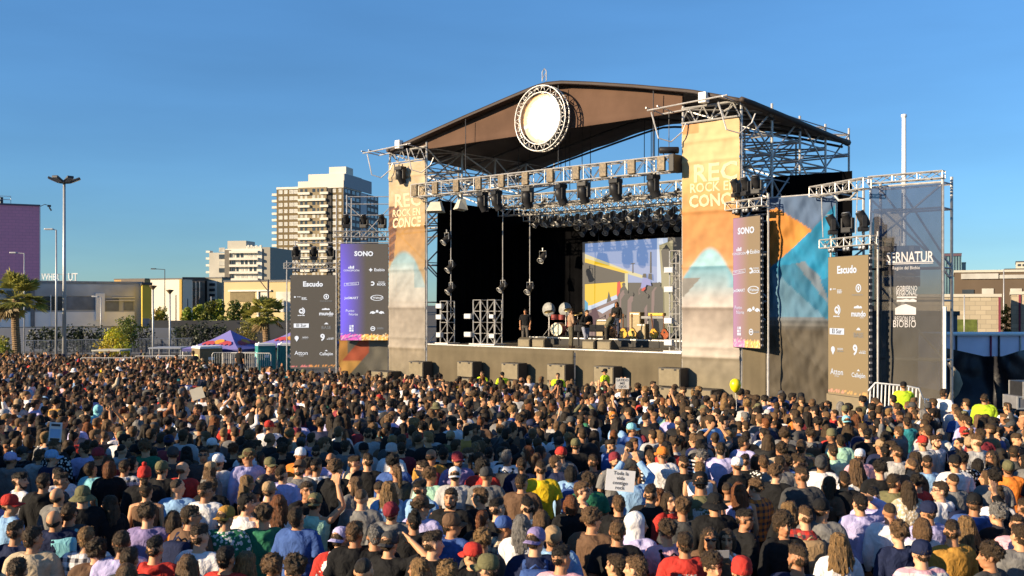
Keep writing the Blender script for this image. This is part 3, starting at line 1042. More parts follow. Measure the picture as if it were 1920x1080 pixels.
cross_truss("fourth lighting truss carrying dim lamps between the third and the rear", 3.0, 16.0, 5.8, 8.42, 0.4, 0.36, hangers=(6, 11))
cross_truss("low dark lighting truss hanging just behind the second one", 4.4, 16.0, 3.8, 8.5, 0.35, 0.36, hangers=(7, 12.5))
cross_truss("rear lighting truss right above the big video screen", 4.0, 16.0, 6.7, 8.15, 0.4, 0.42, hangers=(5, 10, 14.5))

ORD = ["first", "second", "third", "fourth", "fifth", "sixth", "seventh", "eighth", "ninth", "tenth", "eleventh", "twelfth", "thirteenth", "fourteenth", "fifteenth", "sixteenth"]
mh = [5.6, 6.5, 8.4, 10.35, 11.6, 13.3, 15.2]
for i, s in enumerate(mh):
    lamp("moving", S(s, -0.42, 9.12), STAGE_YAW + RNG.uniform(-0.5, 0.5), "black moving head lamp hanging %s from the left under the dimmer-box truss" % ORD[i], "moving heads under the front truss", scale=1.35)
for i, s in enumerate(np.linspace(4.2, 15.6, 10)):
    lamp("par", S(s, 2.75, 8.98 + 0.05), STAGE_YAW + RNG.uniform(-0.2, 0.2), "small dark lamp clamped inside the second lighting truss, %s from the left" % ORD[i], "lamps on the second truss", scale=0.9)
for i, s in enumerate(np.linspace(5.2, 15.7, 16)):
    lamp("par", S(s, 4.7, 8.52), STAGE_YAW + RNG.uniform(-0.3, 0.3), "round lamp with bright rim under the third truss, %s from the left" % ORD[i], "lamps under the third truss", scale=1.25)
for i, s in enumerate(np.linspace(5.6, 15.6, 15)):
    lamp("par", S(s, 3.65, 8.3), STAGE_YAW + RNG.uniform(-0.5, 0.5), "lamp under the low dark truss, %s from the left" % ORD[i], "lamps under the low truss", scale=1.15)
for i, s in enumerate(np.linspace(6.4, 15.7, 14)):
    lamp("par", S(s + 0.3, 5.6, 8.22), STAGE_YAW + RNG.uniform(-0.5, 0.5), "lamp under the fourth lighting truss, %s from the left" % ORD[i], "lamps under the fourth truss", scale=1.1)
    lamp("par", S(s, 6.5, 7.95), STAGE_YAW + RNG.uniform(-0.4, 0.4), "round lamp under the rear truss over the video screen, %s from the left" % ORD[i], "lamps under the rear truss", scale=1.1)
lamp("moving", S(-0.1, -0.42, 10.85), STAGE_YAW, "black moving head hanging in front of the cream tower banner", "lamps at the truss ends", scale=1.3)
o = empty("floodlight", S(2.35, -0.3, 8.95), STAGE_YAW + 0.4, "pale open floodlight hanging under the left part of the front truss", "stage lamp", "lamps at the truss ends")
mb = MB(); mb.add([(-.25, -.12, -.1), (.25, -.12, -.1), (.25, .12, -.05), (-.25, .12, -.05), (-.42, -.3, -.55), (.42, -.3, -.55), (.42, .2, -.62), (-.42, .2, -.62)], [(0, 1, 2, 3), (0, 4, 5, 1), (1, 5, 6, 2), (2, 6, 7, 3), (3, 7, 4, 0)])
mb.build("reflector", mat("flood_pale", (0.5, 0.47, 0.38), 0.5, 0.1), o)
MB().tube([(0, 0, -.1), (0, 0, .25)], 0.03, 6).build("clamp", DARKSTEEL, o)
c2 = copy_tree(o); c2.location = S(4.1, -0.3, 8.95); c2.rotation_euler = (0, 0, STAGE_YAW - 0.5); c2["label"] = "pale open floodlight under the front truss, nearer the middle"
# the ladder truss hanging from the roof on the right
mb = MB(); a = S(14.6, 4.5, 8.9); b = S(14.6, 4.5, 12.6)
root = empty("ladder_truss", a, 0, "thin dark ladder hanging from the roof above the front truss", "ladder")
for dx in (0, 0.4):
    mb.tube([SW * dx, SW * dx + Vector((0, 0, 3.7))], 0.03, 5)
mb.build("rail", DARKSTEEL, root)
mb = MB()
for i in range(12):
    mb.tube([Vector((0, 0, 0.2 + i * 0.3)), SW * 0.4 + Vector((0, 0, 0.2 + i * 0.3))], 0.02, 4)
mb.build("rung", DARKSTEEL, root)
o = empty("chain_hoist", S(15.95, -0.42, 10.05), 0, "dark chain hoist above the right end of the front truss", "hoist")
MB().lathe([(0.1, -0.4), (0.14, -0.38), (0.14, 0.38), (0.1, 0.4)], (0, 0, 0), 14, rot=Matrix.Rotation(math.radians(90), 3, 'Y')).build("body", BLACK, o, smooth=True)
mb = MB(); mb.tube([(-.25, 0, -.1), (-.1, 0, -.4)], 0.02, 4); mb.tube([(.25, 0, -.1), (.1, 0, -.4)], 0.02, 4); mb.tube([(0, 0, .1), (0, 0, 1.6)], 0.015, 4)
mb.build("chain", DARKSTEEL, o)
# ------------------------------------------------------------------ upright LED screens with their logos
LEDFACE = {}
def led_face(name, base, glow_col=None, glow=0.0):
    """A dark LED wall in daylight: matte modules, an optional coloured picture fading across and a band of lit crowd at the foot."""
    m, nt, b = base_mat(name)
    b.inputs["Base Color"].default_value = (*base, 1)
    b.inputs["Roughness"].default_value = 0.55
    b.inputs["Specular IOR Level"].default_value = 0.25
    at = nd(nt, "ShaderNodeAttribute", attribute_name="Col")
    nt.links.new(at.outputs["Color"], b.inputs["Emission Color"])
    b.inputs["Emission Strength"].default_value = 0.8
    return m
LOGO = emit_mat("lit_white", (0.92, 0.92, 0.95), 0.52)
LOGO2 = emit_mat("lit_grey", (0.5, 0.5, 0.5), 0.30)
INK = mat("logo_dark", (0.03, 0.03, 0.03), 0.6)

def logo_bars(mb, org, ax, ay, x, y, w, n=2, h=0.028, gap=0.05, mi=0):
    rng = random.Random(int((x + 9) * 97 + y * 31))
    for i in range(n):
        ww = w * rng.uniform(0.7, 1.0)
        x0 = x
        while x0 < x + ww - 0.02:
            k = rng.uniform(0.05, 0.10)
            poly2(mb, org, ax, ay, [(x0, y - i * gap), (min(x0 + k, x + ww), y - i * gap), (min(x0 + k, x + ww), y - i * gap + h), (x0, y - i * gap + h)], mi)
            x0 += k + 0.018

def screen_logos(kind, mb, org, ax, ay, W, H):
    U = lambda u: u * W
    V = lambda v: v * H
    def T(s, u, v, size, bold=0.012, mi=0, ratio=1.0):
        write(mb, s, Vector(org) + Vector(ax) * U(u) + Vector(ay) * V(v), ax, ay, size, mi, bold, 'CENTER', ratio)
    def ring(u, v, r0, r1, mi=0, a0=0, a1=2 * math.pi, sq=1.0):
        ring2(mb, org, ax, ay, U(u), V(v), r0, r1, 22, mi, a0, a1, sq)
    def poly(pts, u, v, mi=0):
        poly2(mb, org, ax, ay, [(U(u) + x, V(v) + y) for x, y in pts], mi)
    L, R = 0.23, 0.77
    if kind == "escudo":
        T("Escudo", 0.48, 0.903, 0.37, 0.035)
        poly([(-.4, .02), (-.34, .05), (-.28, .02), (-.31, -.03), (-.37, -.03)], L, .765)
        logo_bars(mb, org, ax, ay, U(L) - .22, V(.765), .22, 1)
        logo_bars(mb, org, ax, ay, U(L) + .02, V(.757), .32, 3)
        ring(R, .77, .10, .145); poly([(-.02, -.06), (.03, -.06), (.05, .03), (0, .08), (-.05, .03)], R, .77)
        logo_bars(mb, org, ax, ay, U(R) - .34, V(.72), .68, 1, mi=1)
        ring(L, .615, .07, .13); ring(L, .615, .15, .20, 0, -1.2, 1.3); ring(L - .01, .605, .0, .035)
        logo_bars(mb, org, ax, ay, U(L) - .19, V(.565), .38, 1, .04)
        T("mundo", R, .588, .27, 0.03)
        for dx, r in ((-.17, .07), (-.04, .10), (.11, .08)):
            ring(R + dx / W, .628, .0, r, 0, 0, math.pi)
        T("pacífico", R + .09, .563, .07, 0)
        poly([(-.40, -.10), (.40, -.10), (.40, .12), (-.40, .12)], L, .458)
        write(mb, "El Sur", Vector(org) + Vector(ax) * U(L) + Vector(ay) * V(.460) + Vector(ax).cross(Vector(ay)) * 0.004, ax, ay, .23, 2, 0.02)
        T("BASE", R, .437, .24, -0.004, 1)
        poly([(-.12, -.02), (-.03, .06), (.03, .07), (.12, -.02)], R, .478)
        ring(L - .10 / 1, .328, .07, .11); poly([(-.06, -.06), (.06, -.06), (.06, .08), (-.06, .08)], L - .10, .328); poly([(-.11, .02), (.11, .02), (.0, -.16)], L - .10, .32)
        T("RADIO", L + .09, .333, .10, 0.01); logo_bars(mb, org, ax, ay, U(L) + .02, V(.315), .36, 1, mi=1)
        T("9", R - .08, .330, .50, 0.03)
        T("la radio", R + .11, .327, .10, 0.0); logo_bars(mb, org, ax, ay, U(R) + .03, V(.312), .38, 1, mi=0)
        T("Atton", L, .165, .30, 0.004); T("HOTELES", L, .135, .06, 0)
        T("Callejón", R, .155, .22, 0.012); poly([(-.08, -.02), (0, .05), (.08, -.02)], R, .19)
    else:
        T("SONO", 0.49, 0.895, 0.34, 0.04)
        T("CONCEPCIÓN", L, .722, .125, 0.012)
        for dx, h in ((-.13, .09), (-.05, .15), (.03, .11), (.11, .15)):
            poly([(dx - .03, 0), (dx + .03, 0), (dx + .03, h), (dx - .03, h)], L, .742)
        T("Essbio", R + .05, .73, .22, 0.012)
        poly([(-.44, 0), (-.37, .04), (-.33, .11), (-.29, .04), (-.22, 0), (-.29, -.04), (-.33, -.11), (-.37, -.04)], R, .73)
        poly([(-.38, -.07), (-.38, -.055), (.38, .01), (.38, -.005)], L, .575); poly([(-.38, .065), (-.38, .08), (.38, .145), (.38, .13)], L, .575)
        poly([(-.38, -.07), (-.365, -.07), (-.365, .08), (-.38, .08)], L, .575); poly([(.365, .0), (.38, .0), (.38, .145), (.365, .145)], L, .575)
        T("BIO CIRCUS", L, .582, .10, 0.01)
        ring(R - .10, .588, .05, .115, 0, -2.4, 2.4); T("ROCK", R + .09, .578, .16, 0.03); T("CIUDAD", R + .09, .603, .09, 0.01)
        T("JetSMART", L, .437, .17, 0.014)
        ring(R, .44, .125, .15, 0, .3, 5.7, 2.3); T("Walmeds", R + .02, .44, .15, 0.014)
        T("Punto", L - .03, .305, .19, -0.002); T("Norte", L + .04, .268, .19, -0.002)
        for sg in (-1, 1):
            poly([(sg * .06, 0), (sg * .20, .09), (sg * .34, .05), (sg * .38, -.06), (sg * .30, -.02), (sg * .24, -.06), (sg * .16, -.05)][::sg], R, .285)
        ring(R, .30, 0, .07)
        for dx in (0, 1):
            for dy in (0, 1, 2):
                x, y = -.11 + dx * .12, -.16 + dy * .12
                if (dx + dy) % 3 != 2:
                    poly([(x, y), (x + .10, y), (x + .10, y + .10), (x, y + .10)], L, .122)
                else:
                    ring2(mb, org, ax, ay, U(L) + x + .05, V(.122) + y + .05, .025, .05, 12)
        ring(R - .09, .12, .085, .125); poly([(-.07, -.02), (.07, -.02), (.07, .03), (-.07, .03)], R - .09, .12)
        logo_bars(mb, org, ax, ay, U(R) + .0, V(.125), .40, 2, mi=1)

def led_screen(name, label, bl, dirv, W, z0, z1, kind, base, look=(0, -1), glowfn=None):
    """A flat LED wall hung on a lattice bar: bl = left lower corner (x, d)."""
    ax = Vector((dirv[0], dirv[1], 0)).normalized()
    ay = Vector((0, 0, 1))
    nrm = ax.cross(ay)
    org = Vector((bl[0], bl[1], z0))
    H = z1 - z0
    root = empty(name, org, 0, label, "LED screen", "upright LED screens beside the stage")
    nx, ny = 40, 90
    v, f, c = [], [], []
    rng = random.Random(len(label))
    for j in range(ny + 1):
        for i in range(nx + 1):
            u, w = i / nx, j / ny
            v.append(ax * (u * W) + ay * (w * H))
            c.append(glowfn(u, w, rng))
    for j in range(ny):
        for i in range(nx):
            a = j * (nx + 1) + i
            f.append((a, a + 1, a + nx + 2, a + nx + 1))
    d = MB().add(v, f); d.c = c
    d.build("display", led_face("led_face_" + kind + str(len(MATS)) + str(len(label)), base), root, colors=True)
    mb = MB()
    rot = Matrix(((ax.x, -nrm.x, 0), (ax.y, -nrm.y, 0), (0, 0, 1)))
    mb.box(ax * W / 2 - nrm * 0.075 + ay * H / 2, (W + 0.03, 0.14, H + 0.03), rot=rot)
    mb.build("cabinet", DARKSTEEL, root)
    mb = MB()
    n = 22
    for i in range(n):
        z = H * (i + 0.5) / n
        for e in (-0.03, W + 0.03):
            mb.box(ax * e - nrm * 0.08 + ay * z, (0.03, 0.10, 0.07), rot=rot)
    mb.build("latch", mat("latch_pale", (0.45, 0.40, 0.36), 0.5), root)
    lg = MB()
    screen_logos(kind, lg, nrm * 0.012, ax, ay, W, H)
    lg.build("lettering", [LOGO, LOGO2, INK], root)
    return root, org, ax, nrm, H

def glow_plain(strip):
    def fn(u, w, rng):
        if w < 0.012: return (0.02, 0.02, 0.02)
        if strip and w < 0.05:
            k = rng.random()
            hi = 0.05 * (0.45 + 0.4 * abs(math.sin(u * 19)))
            if w < hi and k < 0.55:
                return (0.55, 0.20, 0.03) if u > .4 else (0.55, 0.12, 0.12)
        return (0.012, 0.011, 0.011)
    return fn
def glow_sono(kb, kp=0.0):
    def fn(u, w, rng):
        b = max(0.0, 1 - u / 0.55) ** 1.4 * (0.35 + 0.65 * math.exp(-((w - 0.38) / 0.5) ** 2))
        c = [0.012 + 0.10 * b * kb, 0.011 + 0.05 * b * kb, 0.012 + 0.75 * b * kb]
        if kp:
            c[0] += kp * max(0.0, 1 - u / 0.6) * 0.14; c[2] += kp * max(0.0, 1 - u / 0.6) * 0.16
        lim = 0.045 + 0.025 * rng.random()
        if w < lim:
            k = rng.random()
            if u < 0.45:
                c = [0.75, 0.06, 0.35] if k < 0.4 else ([0.55, 0.35, 0.4] if k < 0.6 else [0.2, 0.03, 0.25])
            else:
                c = [0.95, 0.42, 0.05] if k < 0.45 else ([0.8, 0.6, 0.3] if k < 0.6 else [0.35, 0.12, 0.02])
        return tuple(c)
    return fn

def screen_rig(org, ax, nrm, H, W, label_side, yoff=0.0, grp="", back=True, post_top=0.8, z_ground=-0.6, bar=True):
    """The lattice bar above a screen with three moving heads on it, three blinders below and its posts."""
    rot = math.atan2(ax.y, ax.x)
    top = Vector(org) + Vector((0, 0, H))
    root = empty("screen_truss", top, 0, "lattice bar " + label_side, "truss", "bars over the LED screens")
    mb = MB()
    box_truss(mb, ax * -0.35 + Vector((0, 0, 0.50)), ax * (W + 0.25) + Vector((0, 0, 0.50)), 0.26, 0.30, 0.36, 0.024, 0.014)
    mb.build("lattice", ALU, root)
    for e in (-0.25, W + 0.12):
        tube_part("post", ax * e - nrm * 0.30 + Vector((0, 0, post_top)), Vector((ax.x * e - nrm.x * 0.30, ax.y * e - nrm.y * 0.30, z_ground - top.z)), 0.035, STEEL, root)
        tube_part("stay", ax * e - nrm * 0.30 + Vector((0, 0, 0.50)), ax * e + Vector((0, 0, 0.50)), 0.025, STEEL, root, 5)
    for k in range(3):
        e = W * (0.12 + 0.38 * k)
        lamp("moving", top + ax * e + Vector((0, 0, 0.80)), rot + RNG.uniform(-0.6, 0.6), ["leftmost", "middle", "rightmost"][k] + " moving head " + label_side.replace("above", "on the bar over"), "moving heads over the LED screens", flip=True, scale=1.05)
        lamp("blinder", top + ax * e + Vector((0, 0, 0.42)), rot, ["leftmost", "middle", "rightmost"][k] + " two-eyed blinder lamp hung " + label_side, "blinders over the LED screens", scale=0.85)

# left pair: face the camera
dE = 54.2; fE = F / dE
xl, xr = (545 - 960) / fE, (631 - 960) / fE
r = led_screen("led_screen", "shorter grey LED screen nearest the portable toilets left of the stage", (xl, dE), (1, 0.06), xr - xl, CAMZ - 119 / fE, CAMZ + 56 / fE, "escudo", (0.105, 0.095, 0.080), glowfn=glow_plain(True))
screen_rig(r[1], r[2], r[3], r[4], xr - xl, "above the shorter grey screen left of the stage")
dS = 52.9; fS = F / dS
xl2, xr2 = (638.5 - 960) / fS, (727 - 960) / fS
r = led_screen("led_screen", "LED screen with blue glow and orange foot left of the stage", (xl2, dS), (1, 0.06), xr2 - xl2, CAMZ - 66 / fS, CAMZ + 115 / fS, "sono", (0.110, 0.100, 0.086), glowfn=glow_sono(1.0))
screen_rig(r[1], r[2], r[3], r[4], xr2 - xl2, "above the blue glowing screen left of the stage", post_top=2.6)
# right pair: turned towards the crowd, in the sun
def two_points(px0, y0t, y0b, px1, y1t, y1b, Hm):
    d0 = Hm * F / (y0b - y0t); d1 = Hm * F / (y1b - y1t)
    a = Vector(((px0 - 960) / F * d0, d0, 0)); b = Vector(((px1 - 960) / F * d1, d1, 0))
    z0 = CAMZ + (HOR - (y0b)) / F * d0
    return a, b, z0
a, b, z0 = two_points(1553, 483, 738, 1628, 478, 748, 4.9)
TANFACE = (0.185, 0.140, 0.076)
r = led_screen("led_screen", "sunlit tan LED screen standing in front of the see-through banner", (a.x, a.y), (b - a)[:2], (b - a).length, z0, z0 + 4.9, "escudo", TANFACE, glowfn=glow_plain(True))
screen_rig(r[1], r[2], r[3], r[4], (b - a).length, "above the sunlit tan screen at the far right")
ra, rax, rn = r[1], r[2], r[3]
a, b, z0 = two_points(1375, 410, 650, 1425, 407, 656, 5.0)
r = led_screen("led_screen", "sunlit LED screen with purple left edge beside the orange tower banner", (a.x, a.y), (b - a)[:2], (b - a).length, z0, z0 + 5.0, "sono", (0.17, 0.128, 0.080), glowfn=glow_sono(0.12, 0.8))
screen_rig(r[1], r[2], r[3], r[4], (b - a).length, "above the sunlit screen beside the orange banner")
# upper bar of the far right screen, carried by a scaffold arm
root = empty("support_truss", ra + Vector((0, 0, 7.35)), 0, "upper lattice arm reaching from the outer scaffold over the tan screen", "truss", "upper arms over the screens")
mb = MB(); box_truss(mb, rax * -0.9, rax * 2.1, 0.32, 0.36, 0.4, 0.028, 0.016); mb.build("lattice", ALU, root)
mb = MB(); mb.tube([rax * 0.3 + Vector((0, 0, -0.2)), rax * 0.6 + Vector((0, 0, -0.45)), rax * 1.2 + Vector((0, 0, -0.45)), rax * 1.6 + Vector((0, 0, -0.2))], 0.04, 6); mb.tube([rax * -0.4 + Vector((0, 0, -0.2)), rax * -0.3 + Vector((0, 0, -1.7))], 0.02, 5); mb.tube([rax * 1.6 + Vector((0, 0, -0.2)), rax * 1.5 + Vector((0, 0, -1.7))], 0.02, 5)
mb.build("sling", STEEL, root)
root = empty("support_truss", S(24.4, -0.8, 8.1), 0, "flat lattice beam along the top of the see-through banner", "truss", "upper arms over the screens")
mb = MB(); box_truss(mb, (0, 0, 0), SW * 2.5, 0.3, 0.24, 0.4, 0.024, 0.014); mb.build("lattice", ALU, root)
# scaffold goalposts behind the left screens
root = empty("scaffold_goalpost", (-11.45, 55.2, -0.65), 0, "scaffold goalpost behind the two left LED screens", "scaffold", "stage side scaffolds")
for x in (-0.35, 2.45, 4.95):
    for y in (0, 1.6):
        if x > 2 or y < 1:
            tube_part("upright", (x, y, 0), (x, y, 7.9 if x < 2 else 10.4), 0.034, STEEL, root)
for z in (7.0, 7.4, 7.8):
    tube_part("ledger", (-0.35, 0, z), (4.95, 0, z), 0.026, STEEL, root)
for z in (9.3, 9.9, 10.3):
    tube_part("ledger", (2.45, 0, z), (4.95, 0, z), 0.026, STEEL, root)
for p, q in (((-0.35, 0, 7.0), (1.2, 0, 4.6)), ((2.45, 0, 6.8), (0.9, 0, 4.6)), ((2.45, 0, 9.9), (4.95, 0, 7.7)), ((4.95, 0, 9.9), (3.2, 0, 8.0)), ((2.45, 0, 2.6), (4.9, 0, 0.2)), ((4.95, 0, 2.4), (2.6, 0, 0.2))):
    tube_part("brace", p, q, 0.024, STEEL, root, 5)
# printed cloth under the blue screen: orange and red shapes on grey
def col_under(u, w):
    if u < 0.62 and w > 0.25 and abs((w - 0.25) - u * 1.15) < 0.22: return (0.42, 0.10, 0.05) if w > .55 else (0.55, 0.30, 0.08)
    if u < 0.2: return (0.45, 0.22, 0.06) if w > 0.3 else (0.16, 0.05, 0.04)
    return (0.17, 0.155, 0.12) if w > 1.0 - u else (0.13, 0.12, 0.09)
def flat_cloth(name, label, a, b, z0, z1, colfn, group):
    a, b = Vector(a), Vector(b)
    v, f, c = [], [], []
    nx, ny = 30, 26
    for lay in (0, 1):
        for j in range(ny + 1):
            for i in range(nx + 1):
                u, w = i / nx, j / ny
                p = a + (b - a) * u
                v.append((p.x - a.x, p.y - a.y + 0.05 * mnoise.noise(Vector((u * 5, w * 4, 2))) + lay * 0.012, (z1 - z0) * w)); c.append(colfn(u, w))
    q = (nx + 1) * (ny + 1)
    for j in range(ny):
        for i in range(nx):
            k = j * (nx + 1) + i
            f.append((k, k + 1, k + nx + 2, k + nx + 1)); f.append((q + k + 1, q + k, q + k + nx + 1, q + k + nx + 2))
    mb = MB().add(v, f); mb.c = c
    o = mb.build(name, BANNER, None, smooth=True, loc=(a.x, a.y, z0), colors=True)
    return tag(o, label, "cloth", group)
flat_cloth("base_cloth", "grey cloth with red and orange shapes under the blue glowing screen", (-9.1, 53.2, 0), (-6.55, 53.4, 0), -0.6, 1.95, col_under, "cloths under the screens")
flat_cloth("base_cloth", "grey cloth at the foot of the sunlit tan screen", (ra.x - 0.02, ra.y + 0.12, 0), (ra.x + rax.x * 2.0, ra.y + rax.y * 2.0 + 0.12, 0), -0.5, ra.z, lambda u, w: (0.2, 0.165, 0.11), "cloths under the screens")

# ------------------------------------------------------------------ the big video screen at the back
def build_video():
    s0, s1, t, z0, z1 = 6.2, 14.2, 6.62, 2.25, 7.03
    root = empty("video_screen", S(s0, t, z0), 0, "big video screen with a yellow train and blue sky behind the musicians", "video screen")
    ax, ay, nrm = SW, Vector((0, 0, 1)), -SU
    W, H = s1 - s0, z1 - z0
    mb = MB()
    def pic(px, py):
        """picture coordinates from the photograph: px 1097..1258, py 455..620"""
        k = (px - 960.0) / F
        o = SO + SU * t
        s = (k * o.y - o.x) / (SW.x - SW.y * k)
        d = o.y + SW.y * s
        return (s - s0, CAMZ + (HOR - py) * d / F - z0)
    def poly(pts, mi, lay):
        poly2(mb, nrm * (0.004 * lay), ax, ay, [pic(*p) for p in pts], mi)
    mats = [emit_mat("pix_sky", (0.17, 0.27, 0.52), 0.50), emit_mat("pix_pale", (0.55, 0.62, 0.75), 0.50), emit_mat("pix_yellow", (0.80, 0.50, 0.01), 0.50), emit_mat("pix_dark", (0.045, 0.042, 0.04), 0.50),
            emit_mat("pix_cream", (0.62, 0.55, 0.30), 0.50), emit_mat("pix_red", (0.65, 0.02, 0.01), 0.50), emit_mat("pix_violet", (0.26, 0.27, 0.55), 0.50), emit_mat("pix_tan", (0.36, 0.31, 0.17), 0.50),
            emit_mat("pix_crowd", (0.05, 0.047, 0.045), 0.50), emit_mat("pix_cyan", (0.02, 0.30, 0.50), 0.50), emit_mat("pix_platform", (0.20, 0.12, 0.12), 0.50), emit_mat("pix_lowsky", (0.27, 0.34, 0.56), 0.50)]
    poly2(mb, nrm * 0.0, ax, ay, [(0, 0), (W, 0), (W, H), (0, H)], 8)
    poly([(1097, 457), (1232, 447), (1232, 530), (1097, 530)], 0, 1)
    poly([(1097, 490), (1232, 500), (1232, 530), (1097, 530)], 11, 2)
    poly([(1232, 447), (1252, 446), (1252, 530), (1232, 530)], 1, 2)
    poly([(1236, 460), (1262, 450), (1262, 625), (1242, 625), (1240, 520)], 7, 3)
    poly([(1240, 470), (1250, 458), (1258, 470), (1256, 500), (1244, 510)], 3, 4)
    # train: roof line, dark windows, yellow flank, white skirt
    poly([(1097, 476), (1180, 508), (1205, 516), (1205, 522), (1178, 514), (1097, 489)], 4, 4)
    poly([(1097, 484), (1150, 500), (1178, 510), (1178, 514), (1097, 492)], 2, 5)
    poly([(1097, 490), (1176, 513), (1172, 530), (1097, 532)], 3, 4)
    poly([(1097, 533), (1158, 529), (1158, 552), (1110, 572), (1097, 574)], 2, 5)
    poly([(1160, 530), (1172, 528), (1172, 545), (1160, 550)], 2, 5)
    poly([(1097, 574), (1110, 572), (1158, 552), (1158, 560), (1102, 583), (1097, 583)], 1, 6)
    poly([(1097, 562), (1103, 568), (1103, 583), (1097, 583)], 9, 7)
    poly([(1138, 568), (1142, 546), (1147, 564)], 3, 8)
    poly([(1157, 555), (1158, 530), (1163, 527), (1166, 545), (1162, 556)], 5, 8)
    poly([(1172, 513), (1178, 512), (1178, 545), (1172, 548)], 4, 7)
    # platform and passengers
    poly([(1102, 584), (1165, 556), (1190, 600), (1150, 640), (1102, 640)], 10, 3)
    poly([(1120, 582), (1160, 565), (1160, 570), (1130, 588)], 1, 4)
    rng = random.Random(3)
    for i in range(26):
        x, k = 1167 + i * 2.9 + rng.uniform(-2, 2), rng.uniform(0.7, 1.5)
        y = 540 + rng.uniform(-9, 26)
        h = [(x + 2.6 * k * math.cos(t), y + 3.2 * k * math.sin(t)) for t in np.linspace(0, 6.283, 11)[:-1]]
        poly([(x - 7 * k, 645), (x - 6 * k, y + 9 * k), (x - 2 * k, y + 3 * k), (x + 2 * k, y + 3 * k), (x + 6 * k, y + 9 * k), (x + 7 * k, 645)], (8, 3, 10, 8, 3)[i % 5], 9 + i * 0.4)
        poly(h, (3, 8)[i % 2], 9.2 + i * 0.4)
    poly([(1203, 540), (1206, 524), (1213, 520), (1221, 526), (1223, 536), (1214, 534), (1210, 542)], 6, 21)
    poly([(1206, 520), (1208, 513), (1213, 513), (1214, 521)], 3, 22); poly([(1217, 522), (1218, 513), (1224, 513), (1225, 526)], 3, 22)
    poly([(1204, 545), (1207, 540), (1212, 538), (1212, 542), (1208, 546)], 5, 22)
    # mast and lamp
    poly([(1219, 512), (1219.6, 472), (1222, 472), (1222.6, 512)], 3, 6)
    poly([(1186, 512), (1186.4, 493), (1188, 493), (1188.4, 512)], 3, 6); poly([(1183, 494), (1191, 493), (1191, 494.6), (1183, 495.6)], 3, 7)
    mb.build("display", mats, root)
    c = MB(); c.box(ax * W / 2 + ay * H / 2 + SU * 0.08, (W + 0.06, 0.12, H + 0.06), STAGE_YAW); c.build("cabinet", BLACK, root)
    g = MB()
    for i in range(4):
        g.tube([ax * (W * (i + 0.5) / 4) + ay * H + SU * 0.06, ax * (W * (i + 0.5) / 4) + ay * (H + 0.9) + SU * 0.06], 0.02, 4)
    g.build("hanger", DARKSTEEL, root)
build_video()

# ------------------------------------------------------------------ floor lamp towers on the deck
def lamp_tower(label, s, t, h, double=False):
    root = empty("lamp_tower", S(s, t, STAGE_Z), 0, label, "lamp tower", "lamp towers on the stage floor")
    for k in range(2 if double else 1):
        mb = MB()
        box_truss(mb, SW * (0.95 * k), SW * (0.95 * k) + Vector((0, 0, h)), 0.5, 0.5, 0.5, 0.03, 0.02, up=SU)
        mb.build("lattice", ALU, root)
    mb = MB(); mb.bevbox(SW * (0.47 if double else 0) + Vector((0, 0, 0.03)), (1.7 if double else 0.9, 0.9, 0.06), 0.01, STAGE_YAW); mb.build("base_plate", STEEL, root)
    return root
lamp_tower("single lattice lamp tower at the left front corner of the stage", 2.15, 0.7, 2.15)
lamp_tower("double lattice lamp tower standing left of the drum kit", 4.15, 1.0, 2.2, True)
lamp_tower("slim lamp tower at the right front corner of the stage", 15.75, 0.6, 4.2)
k = 0
for (s, t, zs, w, ps) in ((1.95, 0.35, (0.45, 1.35, 1.9), "the left corner tower", 1.0), (3.7, 0.6, (0.5, 1.4), "the double lamp tower", 1.0), (5.3, 0.6, (0.45, 1.4), "the right side of the double lamp tower", 0.8), (15.55, 0.22, (0.4, 1.3, 2.6, 3.4), "the slim tower by the orange banner", 1.0)):
    for i, z in enumerate(zs):
        lamp("wash", S(s, t, STAGE_Z + z), STAGE_YAW + RNG.uniform(-0.25, 0.25), "pale square lamp on %s, %s from the floor" % (w, ORD[i]), "square lamps on the floor towers", scale=0.95 * ps)
for i, (s, t, z) in enumerate(((2.2, 0.9, 5.0), (2.2, 0.9, 6.1), (2.1, 0.7, 7.5), (4.2, 2.6, 5.1), (5.4, 3.3, 5.0), (5.5, 4.2, 6.6))):
    lamp("par", S(s, t, z), STAGE_YAW + RNG.uniform(-0.5, 0.5), "lamp hanging on a thin pipe before the left side drape, %s from the front" % ORD[i], "side lamps before the black drape", scale=1.25)
for (s, t) in ((2.2, 0.9), (4.2, 2.6), (5.4, 3.3)):
    o = tube_part("lamp_pipe", (0, 0, 0), (0, 0, 6.2), 0.022, STEEL, None, 6)
    o.location = S(s, t, STAGE_Z + 1.3)
    tag(o, {2.2: "thin pipe with lamps at the left front edge of the drapes", 4.2: "thin pipe between the floor towers before the drapes", 5.4: "thin pipe farthest back before the black drapes"}[s], "pipe", "lamp pipes")

# ------------------------------------------------------------------ subwoofers on the ground and monitors on the deck
SUBFACE = mat("sub_grille", (0.19, 0.155, 0.095), 0.55, 0.18, 3.0, bump=0.3, bscale=60)
SUBBODY = mat("sub_body", (0.055, 0.05, 0.045), 0.6, 0.2, 3.0)
def proto_sub():
    root = empty("subwoofer_stack", (0, 0, 0))
    for k in range(2):
        b = MB().bevbox((0, 0.34, 0.39 + 0.79 * k), (1.05, 0.64, 0.76), 0.03).build("cabinet", SUBBODY, root)
        MB().bevbox((0, 0.012, 0.39 + 0.79 * k), (0.97, 0.03, 0.68), 0.008).build("grille", SUBFACE, b)
        m = MB()
        for sx in (-0.3, 0.3):
            m.box((sx, -0.012, 0.70 + 0.79 * k), (0.10, 0.02, 0.06))
        m.build("handle", BLACK, b)
    return root
pxs = (779, 871, 955, 1042, 1131, 1254)
sub = proto_sub()
